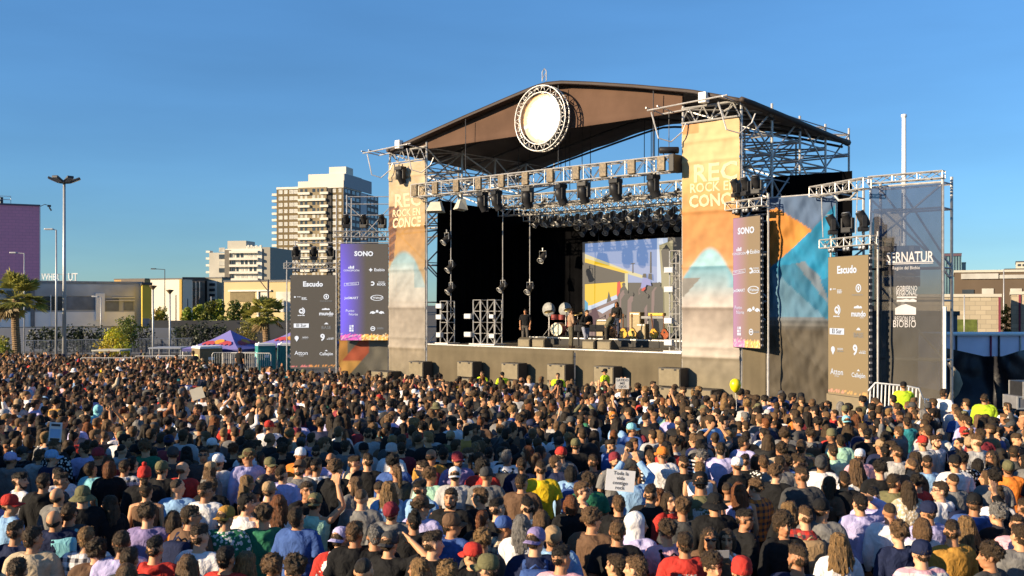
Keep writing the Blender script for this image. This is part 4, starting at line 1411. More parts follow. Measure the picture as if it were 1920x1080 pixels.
for i, px in enumerate(pxs):
    kx = (px - 960) / F; o0 = SO - SU * 0.80
    s = (kx * o0.y - o0.x) / (SW.x - SW.y * kx)
    d = o0.y + SW.y * s
    top = CAMZ + (HOR - (677, 677, 680, 682, 686, 689)[i]) / F * d
    o = sub if i == 0 else copy_tree(sub)
    o.location = S(s, -0.80, top - 1.58)
    o.rotation_euler = (0, 0, STAGE_YAW)
    tag(o, ["stacked subwoofers at the foot of the cream tower banner", "stacked subwoofers at the skirt beside the left guard in a yellow vest", "stacked subwoofers behind the second guard in a yellow vest", "stacked subwoofers at the seam of the stage skirt", "stacked subwoofers right behind the capped guard in yellow", "stacked subwoofers at the right end of the skirt by the orange banner"][i], "subwoofer", "subwoofers along the stage skirt")
for i, (s, t, z, w) in enumerate(((-1.05, -1.0, 0.35, 1.3), (17.4, -1.0, 0.45, 1.7))):
    o = empty("low_speaker", S(s, t, z), STAGE_YAW, ["low wide speaker box at the foot of the cream banner", "low wide speaker box at the foot of the orange banner"][i], "speaker", "low speaker boxes")
    b = MB().bevbox((0, 0.45, -0.45), (w, 0.9, 0.9), 0.03).build("cabinet", SUBBODY, o)
    MB().bevbox((0, -0.012, -0.45), (w - 0.06, 0.03, 0.83), 0.008).build("grille", SUBFACE, o)

def proto_monitor():
    root = empty("floor_monitor", (0, 0, 0))
    prof = [(-0.32, 0), (0.3, 0), (0.3, 0.36), (0.1, 0.44), (-0.32, 0.10)]
    MB().prism([(y, z) for y, z in prof], (-0.36, 0, 0), (0, 1, 0), (0, 0, 1), -0.72).build("cabinet", mat("monitor_body", (0.10, 0.085, 0.06), 0.6, 0.2, 4.0), root)
    a, b = Vector((0, -0.29, 0.135)), Vector((0, 0.08, 0.44))
    g = MB().box((0, 0.28, 0), (0.01, 0.01, 0.01))
    mb = MB(); mb.box((0, 0.318, 0.18), (0.66, 0.03, 0.30)); mb.build("grille", SUBFACE, root)
    return root
mon = proto_monitor()
for i, (px, t, r) in enumerate(((990, 0.55, 3.14), (1017, 0.6, 3.14), (1112, 0.5, 3.0), (1140, 0.55, 3.14))):
    kx = (px - 960) / F; o0 = SO + SU * t
    s = (kx * o0.y - o0.x) / (SW.x - SW.y * kx)
    o = mon if i == 0 else copy_tree(mon)
    o.location = S(s, t, STAGE_Z + 0.003)
    o.rotation_euler = (0, 0, STAGE_YAW + r)
    tag(o, ["wedge monitor at the stage lip, first from the left", "wedge monitor at the stage lip beside the man in the tan jacket", "wedge monitor at the stage lip under the striding musician", "wedge monitor at the stage lip before the bending musician"][i], "monitor", "wedge monitors at the stage lip")

# ------------------------------------------------------------------ instruments
def stage_pt(px, t, z=STAGE_Z):
    kx = (px - 960) / F; o0 = SO + SU * t
    s = (kx * o0.y - o0.x) / (SW.x - SW.y * kx)
    return S(s, t, z)
RISE = STAGE_Z + 0.363
FRONTX = Matrix.Rotation(math.radians(90), 3, 'X')
o = empty("drum_kit", stage_pt(1047, 4.0, RISE), STAGE_YAW + 0.2, "drum kit with pale bass drum skin in front of the black drape", "drum kit")
MB().lathe([(0.30, -0.22), (0.34, -0.22), (0.34, 0.22), (0.30, 0.22)], (0, 0, 0.38), 24, rot=FRONTX).build("bass_drum", mat("drum_shell", (0.25, 0.05, 0.04), 0.3, 0.1, spec=0.6), o, smooth=False)
MB().lathe([(0.325, 0.0), (0.325, 0.012), (0.05, 0.015)], (0, -0.225, 0.38), 24, rot=FRONTX).build("drum_skin", mat("drum_skin", (0.72, 0.69, 0.50), 0.5, 0.1, 3.0), o)
for i, (x, y, z, r) in enumerate(((-0.22, 0.0, 0.86, 0.17), (0.2, 0.0, 0.86, 0.17), (0.62, 0.2, 0.5, 0.22))):
    t_ = MB().lathe([(r, 0), (r, 0.24), (r * 0.95, 0.25)], (x, y, z), 18).build("tom_drum", mat("drum_shell", (0.25, 0.05, 0.04)), o)
for i, (x, y, z) in enumerate(((-0.6, 0.1, 1.25), (0.55, 0.0, 1.35), (0.9, 0.35, 1.15))):
    c = MB().lathe([(0.02, 0.02), (0.24, 0.0), (0.24, 0.006), (0.02, 0.03)], (0, 0, 0), 20, rot=Matrix.Rotation(0.35, 3, 'X')).build("cymbal", mat("brass", (0.55, 0.40, 0.16), 0.3, 0.1, metal=0.9, spec=0.5), o, smooth=True)
    c.location = (x, y, z)
    mb = MB(); mb.tube([(0, 0, 0), (0, 0, -z + 0.02)], 0.014, 5); mb.build("stand", STEEL, c)
for i, px in enumerate((1029, 1060)):
    o = empty("round_fan", stage_pt(px, 5.2, RISE), STAGE_YAW + 0.15, ["pale round fan on a stand, farther left behind the drums", "pale round fan on a stand, behind the man in the tan jacket"][i], "fan", "round fans behind the drums")
    zc = 1.35
    MB().lathe([(0.36, -0.05), (0.38, 0), (0.36, 0.05), (0.1, 0.08)], (0, 0, zc), 26, rot=FRONTX).build("guard", mat("fan_pale", (0.26, 0.265, 0.26), 0.5, 0.2, 12.0), o, smooth=True)
    mb = MB(); mb.tube([(0, 0.05, zc), (0, 0.05, 0.3)], 0.022, 6)
    for a in range(3):
        mb.tube([(0, 0.05, 0.4), (0.35 * math.cos(a * 2.09), 0.05 + 0.35 * math.sin(a * 2.09), 0.0)], 0.016, 5)
    mb.build("stand", STEEL, o)
def guitar(label, px, t, z, col, tilt, rz=0.0):
    o = empty("guitar", stage_pt(px, t, z), STAGE_YAW + rz, label, "guitar", "guitars on stands")
    pts = []
    for i in range(40):
        a = 2 * math.pi * i / 40
        r = 0.19 + 0.035 * math.cos(2 * a) - 0.03 * math.sin(a)
        pts.append((r * math.cos(a) * (1.0 if math.sin(a) < 0.2 else 0.84), 0.28 + 0.25 * math.sin(a)))
    R = Matrix.Rotation(tilt, 3, 'Y')
    ax, ay = R @ Vector((1, 0, 0)), R @ Vector((0, -0.15, 1)).normalized()
    b = MB().prism(pts, (0, 0, 0), ax, ay, 0.09).build("body", mat("guitar_" + label[:6], col, 0.25, 0.15, 3.0, spec=0.6), o)
    nr = ax.cross(ay).normalized()
    rb = MB(); ring2(rb, nr * 0.006, ax, ay, 0, 0.34, 0.0, 0.05, 14); rb.build("sound_hole", BLACK, o)
    nk = MB(); nk.box(ay * 0.78 + nr * 0.0, (0.055, 0.03, 0.58), rot=Matrix((ax, nr, ay)).transposed()); nk.box(ay * 1.12, (0.085, 0.03, 0.16), rot=Matrix((ax, nr, ay)).transposed())
    nk.build("neck", mat("guitar_neck", (0.12, 0.06, 0.03), 0.4), o)
    st = MB(); st.tube([(-0.16, 0.05, 0), (0, 0.1, 0.3), (0.16, 0.05, 0)], 0.014, 5); st.tube([(0, 0.1, 0.3), (0, 0.3, 0)], 0.014, 5); st.build("stand", BLACK, o)
guitar("guitar with red and yellow body leaning beside the tall amplifier", 1168, 3.9, RISE, (0.62, 0.36, 0.06), 0.12)
guitar("honey coloured acoustic guitar standing before the tall amplifier", 1185, 3.85, RISE, (0.70, 0.42, 0.10), 0.1)
guitar("orange guitar on a stand at the right end of the riser", 1227, 3.9, RISE, (0.66, 0.34, 0.04), -0.06)
guitar("dark red bass guitar next to the slim lamp tower", 1246, 3.9, RISE, (0.30, 0.08, 0.03), 0.05)
guitar("brown guitar standing behind the bending musician", 1150, 4.1, RISE, (0.32, 0.12, 0.04), -0.08)
def amp(label, px, t, z, size, col):
    o = empty("amplifier", stage_pt(px, t, z), STAGE_YAW, label, "amplifier", "amplifiers on the riser")
    MB().bevbox((0, 0.2, size[2] / 2), size, 0.03).build("cabinet", BLACK if col is None else mat("amp_" + label[:9], col, 0.7, 0.15, 6.0), o)
    MB().bevbox((0, 0.2 - size[1] / 2 - 0.006, size[2] * 0.46), (size[0] * 0.88, 0.02, size[2] * 0.8), 0.006).build("grille", mat("amp_grille", (0.33, 0.27, 0.16), 0.8, 0.15, 20.0), o)
    MB().box((0, 0.2 - size[1] / 2 - 0.008, size[2] * 0.93), (size[0] * 0.8, 0.012, 0.05)).build("control_panel", ALU, o)
amp("tall tan amplifier cabinet behind the acoustic guitar", 1190, 4.7, RISE, (0.62, 0.4, 1.25), (0.34, 0.25, 0.12))
amp("small tan amplifier right of the tall one", 1201, 4.2, RISE, (0.5, 0.35, 0.7), (0.30, 0.24, 0.14))
amp("black amplifier at the back of the riser near the screen corner", 1128, 5.0, RISE, (0.7, 0.4, 0.9), None)
o = empty("keyboard_stand", stage_pt(1232, 4.6, RISE), STAGE_YAW + 0.1, "keyboard table with a yellow case on top at the right of the stage", "keyboard")
MB().bevbox((0, 0, 1.0), (1.5, 0.4, 0.12), 0.02).build("keyboard", mat("keyboard_grey", (0.2, 0.2, 0.2), 0.4), o)
mb = MB()
for sx in (-0.6, 0.6):
    mb.tube([(sx, -0.18, 0), (sx * 0.9, 0.18, 0.96)], 0.02, 5); mb.tube([(sx, 0.18, 0), (sx * 0.9, -0.18, 0.96)], 0.02, 5)
mb.build("leg", STEEL, o)
MB().bevbox((0, 0, 1.15), (0.8, 0.3, 0.14), 0.03).build("case", mat("case_yellow", (0.55, 0.36, 0.04), 0.5), o)
for i, (px, t) in enumerate(((1086, 0.9), (1117, 1.2), (1155, 1.4))):
    o = empty("microphone_stand", stage_pt(px, t), STAGE_YAW, ["microphone stand before the striding musician", "microphone stand between the two dark dressed musicians", "microphone stand right of the bending musician"][i], "microphone stand", "microphone stands")
    mb = MB(); mb.tube([(0, 0, 0.02), (0, 0, 1.25)], 0.014, 5); mb.tube([(0, 0, 1.25), (0.35, 0.2, 1.45)], 0.011, 5); mb.build("pole", BLACK, o)
    MB().lathe([(0.02, -0.09), (0.028, 0.03), (0.02, 0.06)], (0.37, 0.21, 1.46), 10).build("microphone", BLACK, o)
    MB().lathe([(0.15, 0.0), (0.15, 0.02), (0.03, 0.035)], (0, 0, 0.003), 16).build("base", BLACK, o)
o = empty("grand_piano", stage_pt(1108, 3.0, STAGE_Z + 0.003), STAGE_YAW + 0.5, "black covered keyboard instrument between the musicians", "piano")
MB().bevbox((0, 0, 0.85), (1.5, 0.8, 0.32), 0.06).build("case", BLACK, o)
for sx in (-0.6, 0.6):
    MB().tube([(sx, 0, 0), (sx, 0, 0.72)], 0.05, 8).build("leg", BLACK, o)
# ================================================================== people
def remesh(mb, voxel, smooth_it=2):
    """Melt overlapping closed volumes into one continuous skin; returns (verts Nx3, faces)."""
    me = mb.mesh("lump")
    ob = bpy.data.objects.new("lump", me)
    COL.objects.link(ob)
    r = ob.modifiers.new("r", 'REMESH')
    r.mode = 'VOXEL'
    r.voxel_size = voxel
    if smooth_it:
        s = ob.modifiers.new("s", 'SMOOTH')
        s.factor = 0.5
        s.iterations = smooth_it
    dg = bpy.context.evaluated_depsgraph_get()
    out = bpy.data.meshes.new_from_object(ob.evaluated_get(dg))
    bpy.data.objects.remove(ob)
    bpy.data.meshes.remove(me)
    return out

def verts_of(me):
    a = np.empty(len(me.vertices) * 3, dtype=np.float32)
    me.vertices.foreach_get("co", a)
    return a.reshape(-1, 3)

def set_verts(me, a):
    me.vertices.foreach_set("co", a.astype(np.float32).ravel())
    me.update()

def finish(me, name, m, smooth=True):
    me.name = name
    me.polygons.foreach_set("use_smooth", [smooth] * len(me.polygons))
    me.materials.clear()
    me.materials.append(m)
    return me

HEADC = Vector((0, 0.0, 1.635))      # centre of the skull
NECKP = Vector((0, -0.01, 1.50))     # pivot of the head on the neck

def head_matrix(yaw=0.0, pitch=0.0, roll=0.0):
    R = Matrix.Rotation(yaw, 4, 'Z') @ Matrix.Rotation(-pitch, 4, 'X') @ Matrix.Rotation(roll, 4, 'Y')
    return Matrix.Translation(NECKP) @ R @ Matrix.Translation(-NECKP)

def add_head(mb, H, fem=False):
    R3 = H.to_3x3()
    def q(x, y, z):
        return H @ (HEADC + Vector((x, y, z)))
    k = 0.95 if fem else 1.0
    mb.ellipsoid(q(0, -0.012, 0.022), (0.076 * k, 0.098, 0.092), 18, 12, R3)          # skull
    mb.ellipsoid(q(0, 0.022, -0.030), (0.064 * k, 0.070, 0.090), 16, 10, R3)          # face
    mb.ellipsoid(q(0, 0.046, -0.088), (0.036 * k, 0.036, 0.030), 12, 8, R3)           # chin
    for s in (-1, 1):
        mb.ellipsoid(q(s * 0.040 * k, 0.052, -0.018), (0.026, 0.026, 0.022), 10, 7, R3)   # cheek
        mb.ellipsoid(q(s * 0.045 * k, 0.012, -0.080), (0.020, 0.042, 0.022), 10, 7, R3)   # jaw
        mb.ellipsoid(q(s * 0.079 * k, -0.012, -0.008), (0.010, 0.021, 0.032), 10, 8, R3)  # ear
        mb.ellipsoid(q(s * 0.028 * k, 0.072, 0.030), (0.022, 0.014, 0.009), 8, 6, R3)     # brow
    mb.tube([q(0, 0.078, 0.022), q(0, 0.094, -0.012), q(0, 0.108, -0.034), q(0, 0.086, -0.044)], [0.008, 0.011, 0.016, 0.009], 8)   # nose
    mb.ellipsoid(q(0, 0.082, -0.066), (0.024, 0.012, 0.010), 10, 6, R3)                # mouth

def head_paint(co, H, col, beard=0.0):
    """Face colours as factors of the skin: lips, eye sockets, brows."""
    inv = np.array(H.inverted())
    p = co @ inv[:3, :3].T + inv[:3, 3]
    p = p - np.array(HEADC)
    x, y, z = np.abs(p[:, 0]), p[:, 1], p[:, 2]
    front = y > 0.045
    eye = front & (((x - 0.031) / 0.015) ** 2 + ((z - 0.010) / 0.0075) ** 2 < 1)
    sock = front & (((x - 0.031) / 0.024) ** 2 + ((z - 0.012) / 0.016) ** 2 < 1)
    brow = front & (((x - 0.031) / 0.022) ** 2 + ((z - 0.033) / 0.007) ** 2 < 1)
    lip = front & ((x / 0.023) ** 2 + ((z + 0.066) / 0.010) ** 2 < 1)
    col[sock] = (0.82, 0.76, 0.74)
    col[eye] = (0.14, 0.14, 0.16)
    col[brow] = (0.22, 0.20, 0.20)
    col[lip] = (0.95, 0.55, 0.52)
    # eyes sink into the head
    return sock

ARM = {   # shoulder, elbow, wrist, direction of the hand; one entry per side (+x is the person's right-hand side of the picture when seen from behind)
    "down": (((0.200, 0.0, 1.425), (0.258, -0.02, 1.13), (0.235, 0.09, 0.88), (-0.05, 0.25, -1)), ((-0.200, 0.0, 1.425), (-0.258, -0.02, 1.13), (-0.235, 0.09, 0.88), (0.05, 0.25, -1))),
    "pocket": (((0.200, 0.0, 1.425), (0.285, -0.06, 1.14), (0.20, 0.12, 0.96), (-0.5, 0.4, -0.7)), ((-0.200, 0.0, 1.425), (-0.285, -0.06, 1.14), (-0.20, 0.12, 0.96), (0.5, 0.4, -0.7))),
    "up1": (((0.200, 0.01, 1.435), (0.300, 0.16, 1.58), (0.20, 0.24, 1.83), (-0.1, 0.1, 1)), ((-0.200, 0.0, 1.425), (-0.258, -0.02, 1.13), (-0.235, 0.09, 0.88), (0.05, 0.25, -1))),
    "up2": (((0.200, 0.02, 1.435), (0.285, 0.22, 1.56), (0.11, 0.34, 1.78), (-0.45, 0.15, 0.9)), ((-0.200, 0.02, 1.435), (-0.285, 0.22, 1.56), (-0.11, 0.34, 1.78), (0.45, 0.15, 0.9))),
    "shade": (((0.200, 0.01, 1.435), (0.43, 0.08, 1.52), (0.20, 0.10, 1.67), (-0.9, 0.1, 0.25)), ((-0.200, 0.0, 1.425), (-0.258, -0.02, 1.13), (-0.235, 0.09, 0.88), (0.05, 0.25, -1))),
    "hold": (((0.200, 0.01, 1.425), (0.270, 0.02, 1.13), (0.09, 0.27, 1.18), (-0.5, 0.4, 0.5)), ((-0.200, 0.01, 1.425), (-0.270, 0.02, 1.13), (-0.09, 0.27, 1.18), (0.5, 0.4, 0.5))),
}
LEGS = {
    "stand": (((0.095, 0, 0.92), (0.105, 0.01, 0.50), (0.11, -0.02, 0.08)), ((-0.095, 0, 0.92), (-0.105, 0.01, 0.50), (-0.11, -0.02, 0.08))),
    "stride": (((0.095, 0, 0.92), (0.11, 0.22, 0.53), (0.10, 0.20, 0.09)), ((-0.095, 0, 0.92), (-0.11, -0.05, 0.50), (-0.10, -0.36, 0.15))),
}

def add_hand(mb, w, d, side):
    """Palm, four fingers of unequal length curling a little and a thumb from the side of the palm."""
    w = Vector(w); d = Vector(d).normalized()
    across = d.cross(Vector((0, 1, 0.2)))
    if across.length < 0.1:
        across = d.cross(Vector((1, 0, 0)))
    across.normalize()
    nrm = across.cross(d).normalized()
    p0, p1 = w + d * 0.005, w + d * 0.085
    for k in (-1, 0, 1):
        mb.tube([p0 + across * 0.017 * k, p1 + across * 0.027 * k], [0.018, 0.0165], 8)
    for k, L in enumerate((0.066, 0.078, 0.074, 0.058)):
        a = p1 + across * (0.031 - 0.0207 * k)
        spread = across * (0.10 - 0.07 * k)
        m = a + (d + spread + nrm * 0.12).normalized() * L * 0.5
        e = m + (d * 0.9 + spread + nrm * 0.45).normalized() * L * 0.5
        mb.tube([a - d * 0.012, m, e], [0.0105, 0.0098, 0.0085], 7)
    a = w + d * 0.03 + across * 0.026
    m = a + (across * 0.8 + d * 0.6 + nrm * 0.2).normalized() * 0.035
    mb.tube([a - across * 0.01, m, m + (d * 0.9 + across * 0.3).normalized() * 0.032], [0.013, 0.0115, 0.0095], 7)

TORSO = [(0.86, 0.150, 0.105), (0.95, 0.168, 0.115), (1.06, 0.152, 0.104), (1.16, 0.156, 0.108), (1.28, 0.182, 0.122), (1.38, 0.192, 0.116), (1.445, 0.168, 0.096), (1.49, 0.100, 0.074), (1.515, 0.062, 0.060)]
def add_torso(mb, grow=0.0, fem=False, z_from=0.0, z_to=2.0, bend=None):
    sec = [t for t in TORSO if z_from <= t[0] <= z_to]
    n = 20
    vs_, fs = [], []
    for z, rx, ry in sec:
        if fem:
            rx *= 0.86 if z > 1.1 else 1.02
        for k in range(n):
            a = 2 * math.pi * k / n
            c, s_ = math.cos(a), math.sin(a)
            e = 2.4
            x = (abs(c) ** (2 / e)) * (1 if c > 0 else -1) * (rx + grow)
            y = (abs(s_) ** (2 / e)) * (1 if s_ > 0 else -1) * (ry + grow)
            if fem and 1.2 < z < 1.35 and y > 0:
                y += 0.025
            vs_.append((x, y - 0.012, z))
    for i in range(len(sec) - 1):
        for k in range(n):
            k2 = (k + 1) % n
            fs.append((i * n + k, i * n + k2, (i + 1) * n + k2, (i + 1) * n + k))
    fs.append(tuple(range(n - 1, -1, -1)))
    fs.append(tuple((len(sec) - 1) * n + k for k in range(n)))
    mb.add(vs_, fs)

def bend_fn(ang, zp=0.95):
    """Lean the upper body forward about the hips."""
    R = Matrix.Rotation(-ang, 4, 'X')
    T = Matrix.Translation((0, 0, zp)) @ R @ Matrix.Translation((0, 0, -zp))
    return T

def build_body(name, arm="down", yaw=0.0, pitch=0.0, fem=False, leg="stand", bend=0.0, voxel=0.0088, skin_only_above=False):
    mb = MB()
    H = head_matrix(yaw, pitch)
    add_head(mb, H, fem)
    k = 0.88 if fem else 1.0
    mb.tube([(0, -0.025, 1.42), (0, -0.020, 1.49), H @ Vector((0, -0.004, 1.57))], [0.066 * k, 0.060 * k, 0.056 * k], 14)
    add_torso(mb, -0.014, fem)
    for i, s in enumerate((1, -1)):
        sh, el, wr, hd = ARM[arm][i]
        sh, el, wr = Vector(sh), Vector(el), Vector(wr)
        if fem:
            for v in (sh, el, wr): v.x *= 0.9
        mb.tube([(0.07 * s * k, -0.015, 1.455), (0.155 * s * k, -0.005, 1.43), sh, sh + (el - sh) * 0.25], [0.034, 0.046, 0.050 * k, 0.048 * k], 12)
        mb.tube([sh, sh + (el - sh) * 0.4, el], [0.053 * k, 0.049 * k, 0.040 * k], 12)
        mb.tube([el, el + (wr - el) * 0.3, wr], [0.041 * k, 0.042 * k, 0.027 * k], 12)
        mb.ellipsoid(el, (0.041 * k,) * 3, 10, 8)
        add_hand(mb, wr, hd, s)
    for hip, kn, an in LEGS[leg]:
        hip, kn, an = Vector(hip), Vector(kn), Vector(an)
        mb.tube([hip + Vector((0, 0, 0.03)), hip + (kn - hip) * 0.4, kn, kn + (an - kn) * 0.3, an], [0.092, 0.080, 0.056, 0.056, 0.038], 12)
        mb.tube([an + Vector((0, -0.05, -0.035)), an + Vector((0, 0.05, -0.03)), an + Vector((0, 0.16, -0.045))], [0.040, 0.045, 0.034], 10)
    if bend:
        T = bend_fn(bend)
        mb.v = [tuple(T @ Vector(p)) if p[2] > 0.93 else p for p in mb.v]
        H = T @ H
    me = remesh(mb, voxel, 2)
    co = verts_of(me)
    col = np.ones((len(co), 3), dtype=np.float32)
    sock = head_paint(co, H, col)
    inv = np.array(H.inverted())
    p = co @ inv[:3, :3].T + inv[:3, 3]
    low = co[:, 2] < 0.12
    col[low] = (0.10, 0.10, 0.11)
    fwd = np.array((H.to_3x3() @ Vector((0, 1, 0))))
    co = co.copy()
    co[sock] -= fwd * 0.006
    set_verts(me, co)
    set_colors(me, col)
    return finish(me, name, SKIN), H

SKIN = color_attr_mat("skin", 0.55, 0.10, 14.0, bump=0.05, bscale=120, use_obj=True, spec=0.35)
HAIRM = color_attr_mat("hair_strands", 0.55, 0.5, 30.0, bump=0.7, bscale=60.0, use_obj=True, stretch=(3.0, 3.0, 0.5), spec=0.32)

def fabric(name, pattern=None, rough=0.85):
    """Cloth whose colour is the object's own colour; patterns print a second colour."""
    if name in MATS:
        return MATS[name]
    m, nt, b = base_mat(name)
    b.inputs["Roughness"].default_value = rough
    b.inputs["Specular IOR Level"].default_value = 0.15
    oi = nd(nt, "ShaderNodeObjectInfo")
    tc = nd(nt, "ShaderNodeTexCoord")
    nz = nd(nt, "ShaderNodeTexNoise")
    nz.inputs["Scale"].default_value = 9.0
    nz.inputs["Detail"].default_value = 4
    nz.inputs["Distortion"].default_value = 1.6
    nt.links.new(tc.outputs["Object"], nz.inputs["Vector"])
    mr = nd(nt, "ShaderNodeMapRange")
    for kx, v in (("From Min", 0.3), ("From Max", 0.7), ("To Min", 0.84), ("To Max", 1.14)):
        mr.inputs[kx].default_value = v
    nt.links.new(nz.outputs["Fac"], mr.inputs["Value"])
    src = oi.outputs["Color"]
    fac = None
    if pattern in ("plaid", "stripes", "vstripes"):
        sep = nd(nt, "ShaderNodeSeparateXYZ")
        nt.links.new(tc.outputs["Object"], sep.inputs[0])
        def band(ax, freq, duty):
            mu = nd(nt, "ShaderNodeMath", operation='MULTIPLY'); mu.inputs[1].default_value = freq
            nt.links.new(sep.outputs[ax], mu.inputs[0])
            fr = nd(nt, "ShaderNodeMath", operation='FRACT'); nt.links.new(mu.outputs[0], fr.inputs[0])
            lt = nd(nt, "ShaderNodeMath", operation='LESS_THAN'); lt.inputs[1].default_value = duty
            nt.links.new(fr.outputs[0], lt.inputs[0])
            return lt.outputs[0]
        if pattern == "stripes":
            fac = band(2, 16.0, 0.45)
        elif pattern == "vstripes":
            fac = band(0, 14.0, 0.5)
        else:
            a, c = band(2, 12.0, 0.45), band(0, 12.0, 0.45)
            ad = nd(nt, "ShaderNodeMath", operation='ADD'); nt.links.new(a, ad.inputs[0]); nt.links.new(c, ad.inputs[1])
            hf = nd(nt, "ShaderNodeMath", operation='MULTIPLY'); hf.inputs[1].default_value = 0.5
            nt.links.new(ad.outputs[0], hf.inputs[0]); fac = hf.outputs[0]
        second = (0.62, 0.60, 0.58) if pattern != "plaid" else (0.05, 0.05, 0.06)
    elif pattern in ("floral", "blotch"):
        vo = nd(nt, "ShaderNodeTexVoronoi"); vo.inputs["Scale"].default_value = 9.0 if pattern == "floral" else 22.0
        nt.links.new(tc.outputs["Object"], vo.inputs["Vector"])
        n3 = nd(nt, "ShaderNodeTexNoise"); n3.inputs["Scale"].default_value = 40; nt.links.new(tc.outputs["Object"], n3.inputs["Vector"])
        ad = nd(nt, "ShaderNodeMath", operation='MULTIPLY_ADD'); ad.inputs[1].default_value = 0.5; nt.links.new(n3.outputs["Fac"], ad.inputs[0]); nt.links.new(vo.outputs["Distance"], ad.inputs[2])
        lt = nd(nt, "ShaderNodeMath", operation='LESS_THAN'); lt.inputs[1].default_value = 0.58 if pattern == "floral" else 0.66
        nt.links.new(ad.outputs[0], lt.inputs[0]); fac = lt.outputs[0]
        second = (0.70, 0.68, 0.64)
    elif pattern == "print":
        # a pale print in the middle of the back and of the chest
        sep = nd(nt, "ShaderNodeSeparateXYZ"); nt.links.new(tc.outputs["Object"], sep.inputs[0])
        ab = nd(nt, "ShaderNodeMath", operation='ABSOLUTE'); nt.links.new(sep.outputs[0], ab.inputs[0])
        l1 = nd(nt, "ShaderNodeMath", operation='LESS_THAN'); l1.inputs[1].default_value = 0.095; nt.links.new(ab.outputs[0], l1.inputs[0])
        su = nd(nt, "ShaderNodeMath", operation='SUBTRACT'); su.inputs[1].default_value = 1.27; nt.links.new(sep.outputs[2], su.inputs[0])
        a2 = nd(nt, "ShaderNodeMath", operation='ABSOLUTE'); nt.links.new(su.outputs[0], a2.inputs[0])
        l2 = nd(nt, "ShaderNodeMath", operation='LESS_THAN'); l2.inputs[1].default_value = 0.085; nt.links.new(a2.outputs[0], l2.inputs[0])
        mu = nd(nt, "ShaderNodeMath", operation='MULTIPLY'); nt.links.new(l1.outputs[0], mu.inputs[0]); nt.links.new(l2.outputs[0], mu.inputs[1])
        n3 = nd(nt, "ShaderNodeTexNoise"); n3.inputs["Scale"].default_value = 32; nt.links.new(tc.outputs["Object"], n3.inputs["Vector"])
        gt = nd(nt, "ShaderNodeMath", operation='GREATER_THAN'); gt.inputs[1].default_value = 0.49; nt.links.new(n3.outputs["Fac"], gt.inputs[0])
        m3 = nd(nt, "ShaderNodeMath", operation='MULTIPLY'); nt.links.new(mu.outputs[0], m3.inputs[0]); nt.links.new(gt.outputs[0], m3.inputs[1])
        fac = m3.outputs[0]
        second = (0.55, 0.53, 0.50)
    if fac is not None:
        mx = nd(nt, "ShaderNodeMix", data_type='RGBA')
        nt.links.new(fac, mx.inputs["Factor"])
        nt.links.new(src, mx.inputs["A"])
        mx.inputs["B"].default_value = (*second, 1)
        src = mx.outputs["Result"]
    sc = nd(nt, "ShaderNodeVectorMath", operation='SCALE')
    nt.links.new(src, sc.inputs[0]); nt.links.new(mr.outputs[0], sc.inputs["Scale"])
    nt.links.new(sc.outputs[0], b.inputs["Base Color"])
    bp = nd(nt, "ShaderNodeBump"); bp.inputs["Strength"].default_value = 0.5; bp.inputs["Distance"].default_value = 0.04
    nt.links.new(nz.outputs["Fac"], bp.inputs["Height"]); nt.links.new(bp.outputs[0], b.inputs["Normal"])
    MATS[name] = m
    return m
FAB = {None: fabric("cloth_plain"), "plaid": fabric("cloth_plaid", "plaid"), "stripes": fabric("cloth_stripes", "stripes"), "floral": fabric("cloth_floral", "floral"), "blotch": fabric("cloth_blotch", "blotch"), "print": fabric("cloth_print", "print")}

def wrinkle(me, amp, freq, seed=0.0, keep_top=9.0):
    co = verts_of(me).copy()
    nr = np.empty(len(me.vertices) * 3, dtype=np.float32)
    me.vertices.foreach_get("normal", nr)
    nr = nr.reshape(-1, 3)
    h = np.array([mnoise.noise(Vector((float(p[0]) * freq + seed, float(p[1]) * freq, float(p[2]) * freq * 0.75 + float(p[0]) * freq * 0.6))) for p in co], dtype=np.float32)
    co += nr * (h * amp)[:, None]
    set_verts(me, co)

